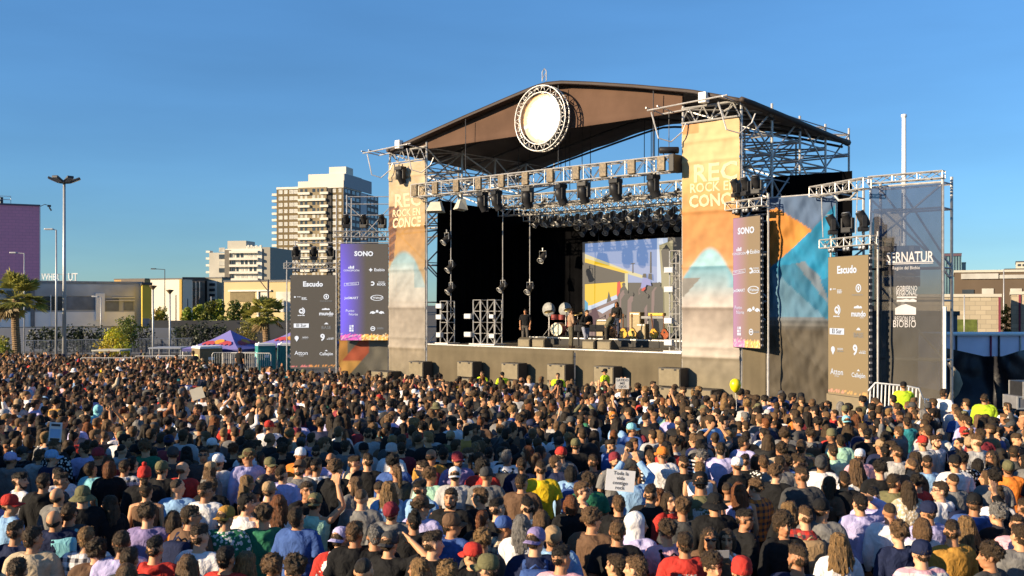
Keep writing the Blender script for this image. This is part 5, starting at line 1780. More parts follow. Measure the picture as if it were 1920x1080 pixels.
def build_top(name, kind, arm="down", bend=0.0, voxel=0.015):
    """A T-shirt, long-sleeved top, hooded top or vest, grown a little off the body."""
    mb = MB()
    g = {"tee": 0.020, "long": 0.026, "hood": 0.036, "tank": 0.014}[kind]
    add_torso(mb, g, False, 0.9, 1.46)
    mb.tube([(0, -0.02, 1.38), (0, -0.022, 1.45), (0, -0.02, 1.492)], [0.14, 0.115, 0.078 + 0.008 * (kind != "tank")], 14)
    for i, s in enumerate((1, -1)):
        sh, el, wr, hd = ARM[arm][i]
        sh, el, wr = Vector(sh), Vector(el), Vector(wr)
        if kind == "tank":
            mb.tube([(0.06 * s, -0.01, 1.455), (0.12 * s, -0.01, 1.42)], 0.05, 10)
            continue
        mb.tube([(0.05 * s, -0.018, 1.462), (0.12 * s, -0.01, 1.44), (0.178 * s, -0.005, 1.425), sh + (el - sh) * 0.15], [0.050, 0.060 + g * 0.4, 0.062 + g * 0.5, 0.062 + g * 0.5], 12)
        if kind == "tee":
            e = sh + (el - sh) * 0.72
            mb.tube([sh, sh + (el - sh) * 0.4, e], [0.060 + g * 0.4, 0.060 + g * 0.6, 0.062 + g], 12)
        else:
            mb.tube([sh, sh + (el - sh) * 0.45, el], [0.058 + g * 0.5, 0.055 + g * 0.6, 0.048 + g * 0.6], 12)
            mb.ellipsoid(el, (0.05 + g * 0.6,) * 3, 10, 8)
            mb.tube([el, el + (wr - el) * 0.4, el + (wr - el) * 0.93], [0.049 + g * 0.6, 0.046 + g * 0.6, 0.036 + g * 0.5], 12)
    if kind == "hood":
        mb.tube([(-0.10, -0.02, 1.48), (-0.085, -0.10, 1.46), (0, -0.135, 1.43), (0.085, -0.10, 1.46), (0.10, -0.02, 1.48)], [0.035, 0.045, 0.055, 0.045, 0.035], 10)
        mb.ellipsoid((0, -0.12, 1.385), (0.095, 0.05, 0.095), 12, 8)
    if bend:
        T = bend_fn(bend)
        mb.v = [tuple(T @ Vector(p)) if p[2] > 0.93 else p for p in mb.v]
    me = remesh(mb, voxel, 2)
    wrinkle(me, 0.010 if kind != "tank" else 0.006, 11.0, seed=len(name))
    return finish(me, name, FAB[None])

def build_trousers(name, leg="stand"):
    mb = MB()
    add_torso(mb, 0.012, False, 0.86, 1.0)
    mb.ellipsoid((0, -0.01, 0.90), (0.165, 0.118, 0.10), 16, 10)
    for hip, kn, an in LEGS[leg]:
        hip, kn, an = Vector(hip), Vector(kn), Vector(an)
        mb.tube([hip + Vector((0, 0, 0.03)), hip + (kn - hip) * 0.4, kn, an + Vector((0, 0, 0.01))], [0.104, 0.094, 0.074, 0.062], 12)
    me = remesh(mb, 0.02, 1)
    wrinkle(me, 0.010, 9.0)
    return finish(me, name, FAB[None])

def strand_noise(me, amp, freq, seed, zs=0.35, curly=False):
    co = verts_of(me).copy()
    nr = np.empty(len(me.vertices) * 3, dtype=np.float32)
    me.vertices.foreach_get("normal", nr)
    nr = nr.reshape(-1, 3)
    h = np.empty(len(co), dtype=np.float32)
    c2 = np.empty(len(co), dtype=np.float32)
    for i, p in enumerate(co):
        x, y, z = float(p[0]), float(p[1]), float(p[2])
        a = mnoise.noise(Vector((x * freq + seed, y * freq, z * freq * (1.0 if curly else zs))))
        b = mnoise.noise(Vector((x * freq * 2.6 + seed, y * freq * 2.6, z * freq * 2.6 * (1.0 if curly else zs))))
        h[i] = a * 0.7 + b * 0.5
        c2[i] = a * 0.4 + b * 0.6
    co += nr * (h * amp)[:, None]
    set_verts(me, co)
    col = np.clip(0.95 + c2[:, None] * 0.9, 0.4, 1.6) * np.ones((1, 3), dtype=np.float32)
    set_colors(me, col)

def build_hair(kind, seed=0.0):
    """Hair around a skull centred on the origin, face towards +y."""
    mb = MB()
    if kind == "short":
        mb.ellipsoid((0, -0.020, 0.036), (0.084, 0.101, 0.090), 18, 12)
        mb.ellipsoid((0, 0.038, 0.082), (0.066, 0.052, 0.036), 14, 8)
        mb.ellipsoid((0, -0.055, -0.020), (0.066, 0.052, 0.062), 14, 8)
    elif kind == "fade":
        mb.ellipsoid((0, -0.012, 0.062), (0.078, 0.104, 0.072), 18, 12)
        mb.ellipsoid((0, 0.045, 0.095), (0.062, 0.052, 0.040), 14, 8)
        mb.ellipsoid((0, -0.050, 0.010), (0.072, 0.062, 0.070), 14, 8)
    elif kind == "buzz":
        mb.ellipsoid((0, -0.020, 0.034), (0.0795, 0.0985, 0.086), 18, 12)
    elif kind == "curly":
        mb.ellipsoid((0, -0.022, 0.045), (0.098, 0.110, 0.094), 18, 12)
        rng = random.Random(3 + int(seed))
        for i in range(46):
            a, b = rng.uniform(0, 6.28), rng.uniform(-0.5, 1.4)
            p = Vector((math.cos(a) * math.cos(b) * 0.092, math.sin(a) * math.cos(b) * 0.104 - 0.022, math.sin(b) * 0.092 + 0.045))
            if p.y > 0.05 and p.z < 0.07: continue
            mb.ellipsoid(p, (rng.uniform(.018, .032),) * 3, 8, 6)
    elif kind == "afro":
        mb.ellipsoid((0, -0.030, 0.055), (0.125, 0.125, 0.115), 20, 12)
        mb.ellipsoid((0, -0.075, -0.02), (0.11, 0.07, 0.09), 16, 10)
    elif kind == "bob":
        mb.ellipsoid((0, -0.022, 0.032), (0.090, 0.106, 0.092), 18, 12)
        mb.tube([(0, -0.055, 0.03), (0, -0.060, -0.05), (0, -0.055, -0.125)], [0.086, 0.092, 0.084], 18)
        for s in (-1, 1):
            mb.tube([(s * 0.075, 0.0, 0.04), (s * 0.084, 0.005, -0.04), (s * 0.078, 0.012, -0.11)], [0.03, 0.032, 0.024], 10)
    elif kind in ("long", "wavy"):
        w = 1.18 if kind == "wavy" else 1.0
        mb.ellipsoid((0, -0.022, 0.034), (0.089 * w, 0.106, 0.092), 18, 12)
        n = 5
        for i in range(-n, n + 1):
            x = 0.075 * i / n
            wob = 0.018 * (1 if kind == "wavy" else 0.4) * (1 if i % 2 else -1)
            yb = -0.065 - 0.035 * (1 - (i / n) ** 2)
            L = -0.36 + 0.05 * abs(i) / n + (0.02 if i % 2 else 0)
            mb.tube([(x * 0.9, yb + 0.03, 0.04), (x * 1.08 * w, yb, -0.05), (x * 1.3 * w + wob, yb - 0.012, -0.17), (x * 1.25 * w - wob, yb - 0.030, -0.27), (x * 1.05 * w + wob, yb - 0.025, L)], [0.036, 0.035, 0.033 * w, 0.028 * w, 0.010], 9)
        for s in (-1, 1):
            mb.tube([(s * 0.072, 0.0, 0.05), (s * 0.087, -0.002, -0.04), (s * 0.098, 0.005, -0.15), (s * 0.092, 0.02, -0.25)], [0.028, 0.030, 0.028, 0.010], 10)
    elif kind == "pony":
        mb.ellipsoid((0, -0.020, 0.034), (0.083, 0.102, 0.089), 18, 12)
        mb.ellipsoid((0, -0.06, -0.02), (0.062, 0.045, 0.06), 12, 8)
        mb.tube([(0, -0.105, 0.065), (0, -0.150, 0.055), (0, -0.165, -0.03), (0.01, -0.150, -0.16), (0, -0.145, -0.27)], [0.022, 0.036, 0.040, 0.034, 0.010], 12)
    elif kind == "bun":
        mb.ellipsoid((0, -0.020, 0.034), (0.083, 0.102, 0.089), 18, 12)
        mb.ellipsoid((0, -0.06, -0.02), (0.062, 0.045, 0.06), 12, 8)
        mb.ellipsoid((0, -0.075, 0.125), (0.048, 0.046, 0.042), 12, 8)
    elif kind == "bald":
        mb.ellipsoid((0, -0.040, -0.006), (0.0815, 0.0815, 0.056), 18, 10)
    me = remesh(mb, 0.009 if kind in ("curly", "long", "wavy") else 0.010, 1)
    amp, fr = {"short": (.009, 38), "fade": (.008, 38), "buzz": (.002, 60), "curly": (.014, 34), "afro": (.020, 36), "bob": (.007, 34), "long": (.010, 34), "wavy": (.015, 26), "pony": (.007, 34), "bun": (.007, 34), "bald": (.002, 40)}[kind]
    strand_noise(me, amp, fr, seed, 0.18, kind in ("curly", "afro", "short", "fade"))
    return finish(me, "hair", HAIRM)

def loose_strands(me, kind, seed):
    """Thin locks that stand off the hair and break its outline."""
    rng = np.random.RandomState(int(seed) + 5)
    co = verts_of(me).copy()
    nr = np.empty(len(co) * 3, dtype=np.float32); me.vertices.foreach_get("normal", nr); nr = nr.reshape(-1, 3)
    n0 = len(co)
    pick_ = rng.choice(n0, 520)
    V, Fc = [], []
    L = {"buzz": 0.0, "bald": 0.0, "curly": 0.030, "afro": 0.034}.get(kind, 0.026)
    if L == 0.0: return me
    for q, i in enumerate(pick_):
        n = nr[i]
        t = np.array([rng.normal() * .5, -0.25 + rng.normal() * .5, -0.9 if co[i][2] < 0.07 else -0.1]) + 0.35 * rng.normal(size=3) * (2 if kind in ("curly", "afro") else 1)
        t -= n * t.dot(n); t /= np.linalg.norm(t) + 1e-6
        s_ = np.cross(t, n); l = L * rng.uniform(.6, 1.5); w = 0.0032
        a = co[i] - n * .004
        V += [a - s_ * w, a + s_ * w, a + t * l * .6 + n * .010 + s_ * w * .8, a + t * l * .6 + n * .010 - s_ * w * .8, a + t * l * 1.1 + n * rng.uniform(.002, .014)]
        b = n0 + q * 5
        Fc += [(b, b + 1, b + 2, b + 3), (b + 3, b + 2, b + 4)]
    at = me.color_attributes["Col"]; c = np.empty(n0 * 4, dtype=np.float32); at.data.foreach_get("color", c); c = c.reshape(-1, 4)[:, :3]
    fs = [tuple(p.vertices) for p in me.polygons] + Fc
    m2 = bpy.data.meshes.new("hair"); m2.from_pydata(np.concatenate([co, np.array(V)]).tolist(), [], fs)
    set_colors(m2, np.concatenate([c, np.repeat(rng.uniform(.7, 1.7, (520, 1)), 5, axis=0) * np.ones((1, 3))]).astype(np.float32))
    return finish(m2, "hair", HAIRM)

def cap_mesh(kind):
    mb = MB()
    if kind in ("cap", "bucket"):
        prof = [(0.089, -0.015), (0.090, 0.01), (0.089, 0.040), (0.078, 0.075), (0.055, 0.098), (0.02, 0.109), (0.008, 0.110)]
        mb.lathe(prof, (0, -0.012, 0.022), 26, sy=1.13)
    if kind == "cap":
        v, f = [], []
        n = 12
        for lay in (0, 1):
            for j in range(4):
                for i in range(n + 1):
                    a = math.pi * (0.13 + 0.74 * i / n)
                    r = j / 3
                    x = math.cos(a) * (0.092 + 0.002 * r)
                    y0 = math.sin(a) * 0.104 - 0.012
                    y = y0 + r * 0.075 * (math.sin(a) ** 0.6)
                    z = 0.030 - 0.018 * r - 0.028 * (x / 0.09) ** 2 - lay * 0.006
                    v.append((x, y, z))
        q = 4 * (n + 1)
        for j in range(3):
            for i in range(n):
                a = j * (n + 1) + i
                f.append((a, a + 1, a + n + 2, a + n + 1)); f.append((q + a + 1, q + a, q + a + n + 1, q + a + n + 2))
        for i in range(n):
            a = 3 * (n + 1) + i
            f.append((a, a + 1, q + a + 1, q + a))
        mb.add(v, f)
        mb.ellipsoid((0, -0.012, 0.131), (0.009, 0.009, 0.005), 8, 5)
    elif kind == "bucket":
        mb.lathe([(0.095, 0.02), (0.155, -0.035), (0.157, -0.041), (0.094, 0.008)], (0, -0.012, 0.0), 26, sy=1.1)
    elif kind in ("beanie", "pompom"):
        mb.lathe([(0.086, -0.030), (0.092, -0.025), (0.093, 0.015), (0.088, 0.02), (0.090, 0.05), (0.078, 0.088), (0.052, 0.112), (0.015, 0.122)], (0, -0.016, 0.022), 26, sy=1.12)
        if kind == "pompom":
            mb.ellipsoid((0, -0.016, 0.165), (0.034, 0.034, 0.032), 12, 8)
    elif kind == "hoodup":
        mb.ellipsoid((0, -0.030, 0.030), (0.112, 0.125, 0.122), 22, 14)
        mb.tube([(0, -0.02, -0.02), (0, -0.03, -0.12), (0, -0.03, -0.24)], [0.104, 0.108, 0.135], 20)
        me = remesh(mb, 0.011, 2)
        co = verts_of(me).copy()
        # the opening for the face is pressed inwards
        m = (co[:, 1] > 0.052) & (np.abs(co[:, 0]) < 0.085)
        co[m, 1] = 0.052 - (co[m, 1] - 0.052) * 0.5
        set_verts(me, co)
        wrinkle(me, 0.008, 14.0)
        return finish(me, "hood", FAB[None])
    me = mb.mesh("cap")
    return finish(me, "cap" if kind in ("cap",) else "hat", FAB[None])

def glasses_mesh(dark=True):
    mb = MB()
    for s in (-1, 1):
        if dark:
            mb.ellipsoid((s * 0.032, 0.090, 0.010), (0.026, 0.010, 0.019), 12, 8)
        else:
            pts = [(s * 0.032 + 0.024 * math.cos(a), 0.096, 0.010 + 0.018 * math.sin(a)) for a in np.linspace(0, 6.283, 13)]
            mb.tube(pts, 0.0028, 4)
        mb.tube([(s * 0.056, 0.086, 0.013), (s * 0.080, 0.03, 0.014), (s * 0.084, -0.015, 0.010)], 0.0032, 4)
    mb.tube([(-0.010, 0.098, 0.013), (0.010, 0.098, 0.013)], 0.003, 4)
    me = mb.mesh("glasses")
    return finish(me, "glasses", mat("glasses_black", (0.012, 0.012, 0.014), 0.15, 0.1, spec=0.8))

def beard_mesh():
    mb = MB()
    mb.ellipsoid((0, 0.046, -0.088), (0.045, 0.043, 0.038), 14, 8)
    for s in (-1, 1):
        mb.tube([(s * 0.066, 0.0, -0.03), (s * 0.058, 0.015, -0.075), (s * 0.03, 0.05, -0.095)], [0.012, 0.019, 0.02], 8)
    mb.tube([(-0.03, 0.084, -0.052), (0, 0.095, -0.050), (0.03, 0.084, -0.052)], 0.007, 6)
    me = remesh(mb, 0.008, 1)
    strand_noise(me, 0.006, 40, 1.0, 1.0, True)
    return finish(me, "beard", HAIRM)

def backpack_meshes():
    a = MB()
    a.bevbox((0, -0.215, 1.20), (0.30, 0.16, 0.42), 0.055)
    a.bevbox((0, -0.305, 1.10), (0.24, 0.06, 0.20), 0.028)
    a.tube([(-0.05, -0.19, 1.41), (0, -0.19, 1.45), (0.05, -0.19, 1.41)], 0.010, 6)
    m1 = a.mesh("pack")
    finish(m1, "pack", FAB[None])
    b = MB()
    for s in (-1, 1):
        b.tube([(s * 0.10, -0.145, 1.39), (s * 0.105, -0.075, 1.462), (s * 0.115, 0.01, 1.478), (s * 0.125, 0.10, 1.42), (s * 0.14, 0.135, 1.30), (s * 0.19, 0.06, 1.12), (s * 0.15, -0.14, 1.02)], 0.024, 8, flat=0.5)
    m2 = b.mesh("strap")
    finish(m2, "strap", FAB[None])
    return m1, m2

# ------------------------------------------------------------------ the stock of meshes
R_ = math.radians
BODY = {}
def body(arm, yaw=0, pitch=0, fem=False, leg="stand", bend=0.0):
    k = (arm, yaw, pitch, fem, leg, bend)
    if k not in BODY:
        BODY[k] = build_body("body", arm, R_(yaw), R_(pitch), fem, leg, bend)
    return BODY[k]
TOP = {}
def top(kind, arm, bend=0.0):
    k = (kind, arm, bend)
    if k not in TOP:
        TOP[k] = build_top("top", kind, arm, bend)
    return TOP[k]
HAIR = {}
def hair(kind, v=0):
    if (kind, v) not in HAIR:
        HAIR[(kind, v)] = build_hair(kind, v * 7.3)
    return HAIR[(kind, v)]
TROUS = {}
HAIRN = {}
def hair_near(kind, v=0):
    if (kind, v) not in HAIRN:
        HAIRN[(kind, v)] = loose_strands(hair(kind, v), kind, v * 7.3)
    return HAIRN[(kind, v)]
def trousers(leg="stand"):
    if leg not in TROUS:
        TROUS[leg] = build_trousers("trousers", leg)
    return TROUS[leg]
HATS = {}
def hat(kind):
    if kind not in HATS:
        HATS[kind] = cap_mesh(kind)
    return HATS[kind]
GLS = {}
def glasses(dark):
    if dark not in GLS:
        GLS[dark] = glasses_mesh(dark)
    return GLS[dark]
BEARD = []
PACK = []

def put(name, me, parent, col=None, matrix=None, mat_=None):
    o = bpy.data.objects.new(name, me)
    COL.objects.link(o)
    o.parent = parent
    if matrix is not None:
        o.matrix_local = matrix
    if col is not None:
        o.color = (*col[:3], 1.0)
    if mat_ is not None:
        o.material_slots[0].link = 'OBJECT'
        o.material_slots[0].material = mat_
    return o

def person(loc, facing, p, label, group, cat="person"):
    """facing: 0 looks away from the camera (+y), positive turns to the left. p: the look of this person."""
    arm = p.get("arm", "down")
    fem = p.get("fem", False)
    leg = p.get("leg", "stand")
    bend = p.get("bend", 0.0)
    me, H = body(arm, p.get("yaw", 0), p.get("pitch", 0), fem, leg, bend)
    o = bpy.data.objects.new("person", me)
    COL.objects.link(o)
    o.location = loc
    o.rotation_euler = (*p.get("lean", (0, 0)), facing)
    s = p.get("scale", 1.0)
    o.scale = (s * p.get("girth", 1.0), s * p.get("girth", 1.0), s)
    o.color = (*p.get("skin", (0.36, 0.20, 0.13)), 1)
    tag(o, label, cat, group)
    HM = H @ Matrix.Translation(HEADC)
    hs = 0.96 if fem else 1.0
    hk = p.get("hair", "short")
    hc = p.get("hc", (0.02, 0.014, 0.010))
    hatk = p.get("hat")
    if hk and not (hatk == "hoodup"):
        hm = HM @ Matrix.Diagonal((hs * .94, .96, .97, 1))
        put("hair", hair_near(hk, p.get("hv", 0)), o, hc, hm if not hatk or hk in ("long", "wavy", "bob", "pony") else hm @ Matrix.Diagonal((0.97, 0.97, 0.80, 1)))
    if hatk:
        back = p.get("capback", False)
        M = HM @ (Matrix.Rotation(math.pi, 4, 'Z') if back else Matrix.Identity(4))
        nm = {"cap": "cap", "bucket": "bucket_hat", "beanie": "beanie", "pompom": "beanie", "hoodup": "hood"}[hatk]
        put(nm, hat(hatk), o, p.get("hatc", (0.02, 0.02, 0.02)), M, FAB[p["hatpat"]] if p.get("hatpat") else None)
    if p.get("glasses"):
        put("sunglasses" if p["glasses"] == "dark" else "glasses", glasses(p["glasses"] == "dark"), o, None, HM)
    if p.get("beard"):
        if not BEARD:
            BEARD.append(beard_mesh())
        put("beard", BEARD[0], o, hc, HM)
    tk = p.get("top", "tee")
    M = Matrix.Diagonal((0.90, 0.94, 1, 1)) if fem else None
    put({"tee": "t_shirt", "long": "long_sleeved_top", "hood": "hoodie", "tank": "tank_top"}[tk], top(tk, arm, bend), o, p.get("tc", (0.02, 0.02, 0.022)), M, FAB[p["pat"]] if p.get("pat") else None)
    put("trousers", trousers(leg), o, p.get("trc", (0.03, 0.04, 0.07)))
    if p.get("vest"):
        put("reflective_vest", top("tank", arm, bend), o, p["vest"], Matrix.Diagonal((1.22, 1.28, 1.004, 1)))
    if p.get("pack"):
        if not PACK:
            PACK.extend(backpack_meshes())
        b = bpy.data.objects.new("backpack", None)
        COL.objects.link(b)
        b.location = loc; b.rotation_euler = o.rotation_euler; b.scale = o.scale
        tag(b, p["packlabel"], "backpack", "backpacks in the crowd")
        put("pack", PACK[0], b, p["pack"])
        for k in range(1):
            put("strap", PACK[1], b, tuple(c * 0.8 for c in p["pack"]))
    return o
# ================================================================== the audience
CN = {"black": (.012, .012, .013), "grey": (.17, .165, .16), "dark grey": (.055, .055, .056), "white": (.72, .70, .70), "light grey": (.42, .41, .40), "navy": (.014, .02, .055), "blue": (.05, .10, .29),
      "light blue": (.24, .40, .62), "cyan": (.24, .56, .62), "red": (.48, .04, .03), "maroon": (.22, .03, .04), "purple": (.25, .20, .38), "lavender": (.44, .41, .66), "yellow": (.70, .47, .02), "orange": (.66, .20, .035),
      "beige": (.50, .40, .27), "brown": (.13, .075, .045), "olive": (.14, .13, .065), "green": (.03, .16, .085), "mint": (.36, .60, .46), "pink": (.64, .36, .42), "mustard": (.42, .22, .045), "teal": (.03, .22, .26), "neon yellow": (.55, .72, .02), "tan": (.36, .24, .13)}
HCN = {"k": ("black", (.016, .0115, .008)), "d": ("dark", (.048, .029, .0145)), "b": ("brown", (.12, .067, .031)), "a": ("auburn", (.14, .048, .015)), "l": ("blond", (.20, .115, .045)), "g": ("grey", (.15, .14, .13))}
SKINS = [(.56, .29, .15), (.49, .24, .12), (.42, .195, .095), (.60, .33, .19), (.36, .165, .08)]
# px, py of the head, turn (0 looks away, 90 left, 180 towards us, -90 right), hair, hair colour, garment, its colour, details
TABLE = """
75 855 -25 short b hood light_grey
98 858 -60 short d tee navy cap:light_blue
20 862 -30 short d hood grey cap:lavender
175 878 -20 short d tee cyan
205 878 10 bob a tee black fem
252 868 -15 short k tee dark_grey
234 876 0 short d long white plaid
271 892 10 short d long black hat:pompom:red
304 880 -15 short d tee black cap:olive
343 880 -40 bald b long red
396 880 -40 long b hood grey cap:tan fem
382 853 -170 short d tee dark_grey sun
410 866 -15 short d long white cap:white
38 902 -75 fade k tee white print beard
82 904 0 short d hood black
20 946 -80 short d long light_blue cap:red
112 928 -10 bald d long grey
155 930 20 short d long black hat:bucket:olive
130 962 5 short d long dark_grey pack:cyan:bright_cyan_backpack_beside_the_grey_bucket_hat
105 972 5 bald k long navy
205 945 75 long d long black fem
333 914 -35 buzz d tee light_blue
385 922 -40 fade d tee white blotch gl
465 905 -80 wavy l long brown fem
275 920 0 bun d tank brown fem
277 966 5 curly d tee purple
325 975 10 bob d tank orange fem gl
358 968 -60 short d tee brown gl pack:navy:navy_backpack_over_a_brown_T-shirt
422 970 -30 short d tee green cap:mustard capback blotch
462 945 -60 short k tank white
30 998 -15 fade d tee navy
62 1008 -30 short d tee beige
162 1008 10 short l long white plaid
182 1028 20 curly d long brown
228 1016 15 short d tee lavender
243 1046 0 short d tee dark_grey
291 1028 -5 fade k hood red
375 1006 -20 fade d tee white
352 1058 10 long b long dark_grey fem
424 1044 -15 short k long red
463 1052 -20 wavy l long grey fem
33 1066 10 short d tee black
238 1074 0 bob b tee brown fem
507 872 -130 short d tee dark_grey cap:olive
560 878 175 short d tee grey cap:brown gl beard
532 888 -20 fade d tee lavender
593 876 -30 fade k long white plaid
630 880 -50 curly b hood black
690 866 25 fade d tee black
753 842 0 short d tee maroon
807 893 -55 curly b tee mint gl
858 862 -160 short d tee purple cap:maroon beard
853 892 0 short d tee light_grey cap:white capback
905 876 0 afro k long red
952 856 -15 short g tee white pack:dark_grey:dark_grey_backpack_on_a_white_T-shirt
912 892 -40 buzz d tee grey cap:dark_grey
505 920 -10 short d tank brown cap:tan
523 945 5 long a tank white fem
576 920 -150 short d hood black
590 944 -15 short d tank mint cap:olive capback up1
665 908 80 long b tee grey fem
678 934 -10 buzz b tee grey
728 918 10 wavy l long light_blue fem
788 918 -50 fade k long light_blue beard gl
790 950 -60 curly d tee lavender cap:brown
735 958 -5 short d hood grey cap:maroon
776 978 15 bun k hood black
845 934 170 short d tee black beard
900 932 70 short b tee black gl
905 975 -15 pony a tee black fem
945 988 -75 short d long beige cap:blue plaid
560 968 -15 short d tee blue
495 968 10 curly d hood green
637 1010 -30 short d tee red cap:lavender capback floral
665 998 -25 short b tee black
702 1004 20 short g tee black
730 1018 -30 short d tee black cap:dark_grey capback shade
812 1018 -60 fade d tee black
848 984 -75 short d hood blue cap:brown
905 1014 10 curly l tee dark_grey fem
886 1038 55 short d tee black cap:red
914 1060 65 short d long grey cap:olive
785 1064 60 long l tee light_grey fem
512 1062 0 curly b tee black
553 1064 30 curly d long brown
840 1074 0 curly l tee white fem
978 872 0 short d tee navy
1014 880 0 fade d tee yellow
1052 852 10 short d tee grey cap:red
1042 868 -70 short b long navy
1112 867 10 fade d tee dark_grey
1155 864 -170 short d tee grey hat:beanie:maroon beard
1188 890 0 short d long light_blue up2
1180 842 0 fade d tee dark_grey
1242 852 30 short d tee white cap:orange print
1282 870 5 fade d tee black
1312 880 0 short l tank white
1352 843 -20 short d tee lavender
1382 872 0 short d tee black cap:white
978 905 -40 short d long brown
1070 886 -5 bob k long light_blue pack:blue:blue_backpack_on_a_denim_jacket fem
1092 920 -110 short b tank black sun
1103 904 10 curly d tee green
1160 946 0 short b long black
1220 928 -20 fade d tee black
1255 940 -150 bob d long red fem
1280 954 0 curly b tee dark_grey
1340 944 5 short d long black hat:bucket:black
1385 920 0 long a tank lavender fem
1416 916 60 curly b long orange plaid
1397 974 -110 fade k long black sun
1110 976 -60 curly b tee brown gl
1015 974 0 bob b tee dark_grey fem
1070 944 5 bob a tee black fem
1158 996 -10 short b tee black
1196 984 -80 short d hood lavender hat:hoodup:white
1250 998 15 curly d tee pink pack:black:black_backpack_with_grey_trim_on_a_pink_T-shirt
1003 1012 -35 short d tee navy cap:purple capback pack:blue:blue_backpack_under_a_purple_cap
1036 1004 0 short d tee light_blue cap:tan
1052 1044 -50 fade k tee pink
1155 1058 50 short d tee black
1192 1062 60 short b tee dark_grey
1330 1010 175 long d long brown fem sun
1363 1012 165 bob d tank white fem hold
1337 1060 -165 curly d tee dark_grey fem
1390 1066 0 short d long red hat:beanie:red
1284 1018 0 short d tee red print
978 984 0 long g tee white fem
1462 868 -10 short d tee grey
1455 888 -65 curly b tee black gl
1504 870 -20 fade d long blue pack:neon_yellow:neon_yellow_backpack_on_a_blue_jacket
1540 868 -20 short k tee white hat:beanie:dark_grey
1562 846 -5 short d tee mint
1612 855 -30 short d tee pink cap:white
1604 874 5 wavy b tee white fem
1582 900 -10 fade d tee black
1557 908 -60 long d tee brown fem gl
1650 880 0 curly k tee black
1683 850 5 fade d long light_grey
1676 904 -65 short d tee olive
1702 916 0 long d tee beige fem blotch
1762 920 85 short d hood white gl pack:navy:navy_backpack_on_a_white_hoodie
1738 870 -25 fade d tee light_blue
1786 902 10 buzz d long grey
1790 868 0 short d tee white blotch cap:black
1862 892 -5 curly k tee grey
1890 876 -20 short d tee orange cap:olive
1540 955 -50 short d tee grey cap:black
1612 944 10 short k long lavender shade
1637 932 -20 fade k hood lavender
1668 960 -10 buzz d hood white
1740 960 15 short d long lavender cap:navy
1870 966 20 curly g long black up1
1510 970 5 fade b long red plaid pack:tan:tan_backpack_on_a_red_plaid_shirt
1470 985 -175 afro d long black fem
1478 958 10 wavy l long black fem
1572 1018 0 wavy l tee white fem
1685 1000 10 curly b hood navy fem
1728 990 5 bob b long white fem
1784 998 -25 fade d long mustard
1810 985 0 wavy l long black fem
1727 1034 0 short d long pink cap:navy stripes
1855 1040 70 curly d tee dark_grey
1908 985 150 short d tee pink
1912 1004 10 short d long grey
432 792 5 buzz b tee red
398 834 -20 short d tee white cap:white
505 800 -30 short d hood white cap:red
185 770 0 short d hood cyan hat:hoodup:cyan
648 838 -25 short d tee grey sun
640 810 5 long b tee white fem
690 815 0 fade d tee light_grey
735 845 -60 short d tee white hat:beanie:light_grey
845 820 -10 short d tee olive cap:tan
1185 805 -80 short d tee blue cap:cyan
1080 835 -20 short d long black cap:olive
1050 850 20 short d tee dark_grey cap:red
1150 783 0 short d tee black cap:orange capback
1395 830 -80 short d tee lavender
1520 815 -5 curly d tee grey pack:brown:brown_backpack_on_a_grey_T-shirt
1575 825 -10 short d tee mint
1627 815 -40 short k long black
1660 818 0 bob k tee cyan fem
1685 810 30 short b long grey up2
1730 830 5 short d long light_grey cap:red
1755 828 -150 short d tee white beard
1808 812 5 short d tee white cap:red capback
1838 815 30 short d tee maroon
1587 790 -5 short d tee dark_grey cap:cyan capback
1605 785 5 long a long black fem
1700 792 0 short d tee teal
1815 790 -5 short d tee lavender
1835 768 -10 short d tee light_grey cap:white
1795 778 15 short b tee blue
1260 780 0 short d tee lavender
620 785 0 long d tee lavender fem
560 790 -10 short b tee lavender
"""
def desc_of(p):
    """What one sees of a person, in plain words."""
    g = {"tee": "T-shirt", "long": "long-sleeved top", "hood": "hoodie", "tank": "tank top"}[p["top"]]
    pt = {"plaid": "plaid ", "stripes": "striped ", "floral": "flowered ", "blotch": "patterned ", "print": "printed "}.get(p.get("pat"), "")
    if p.get("pat") == "plaid": g = "shirt"
    top_ = "%s %s%s" % (p["tcn"], pt, g)
    hk = {"short": "short %s hair", "fade": "cropped %s hair", "buzz": "shaved %s hair", "curly": "curly %s hair", "afro": "bushy %s hair", "bob": "chin-length %s hair", "long": "long %s hair", "wavy": "long wavy %s hair", "pony": "%s ponytail", "bun": "%s hair in a bun", "bald": "bald crown"}[p["hair"]]
    hk = hk % HCN[p["hck"]][0] if "%s" in hk else hk
    hat_ = None
    if p.get("hat"):
        hat_ = p["hatcn"] + " " + {"cap": "cap", "bucket": "bucket hat", "beanie": "beanie", "pompom": "pompom beanie", "hoodup": "hood up"}[p["hat"]]
    return top_, hk, hat_

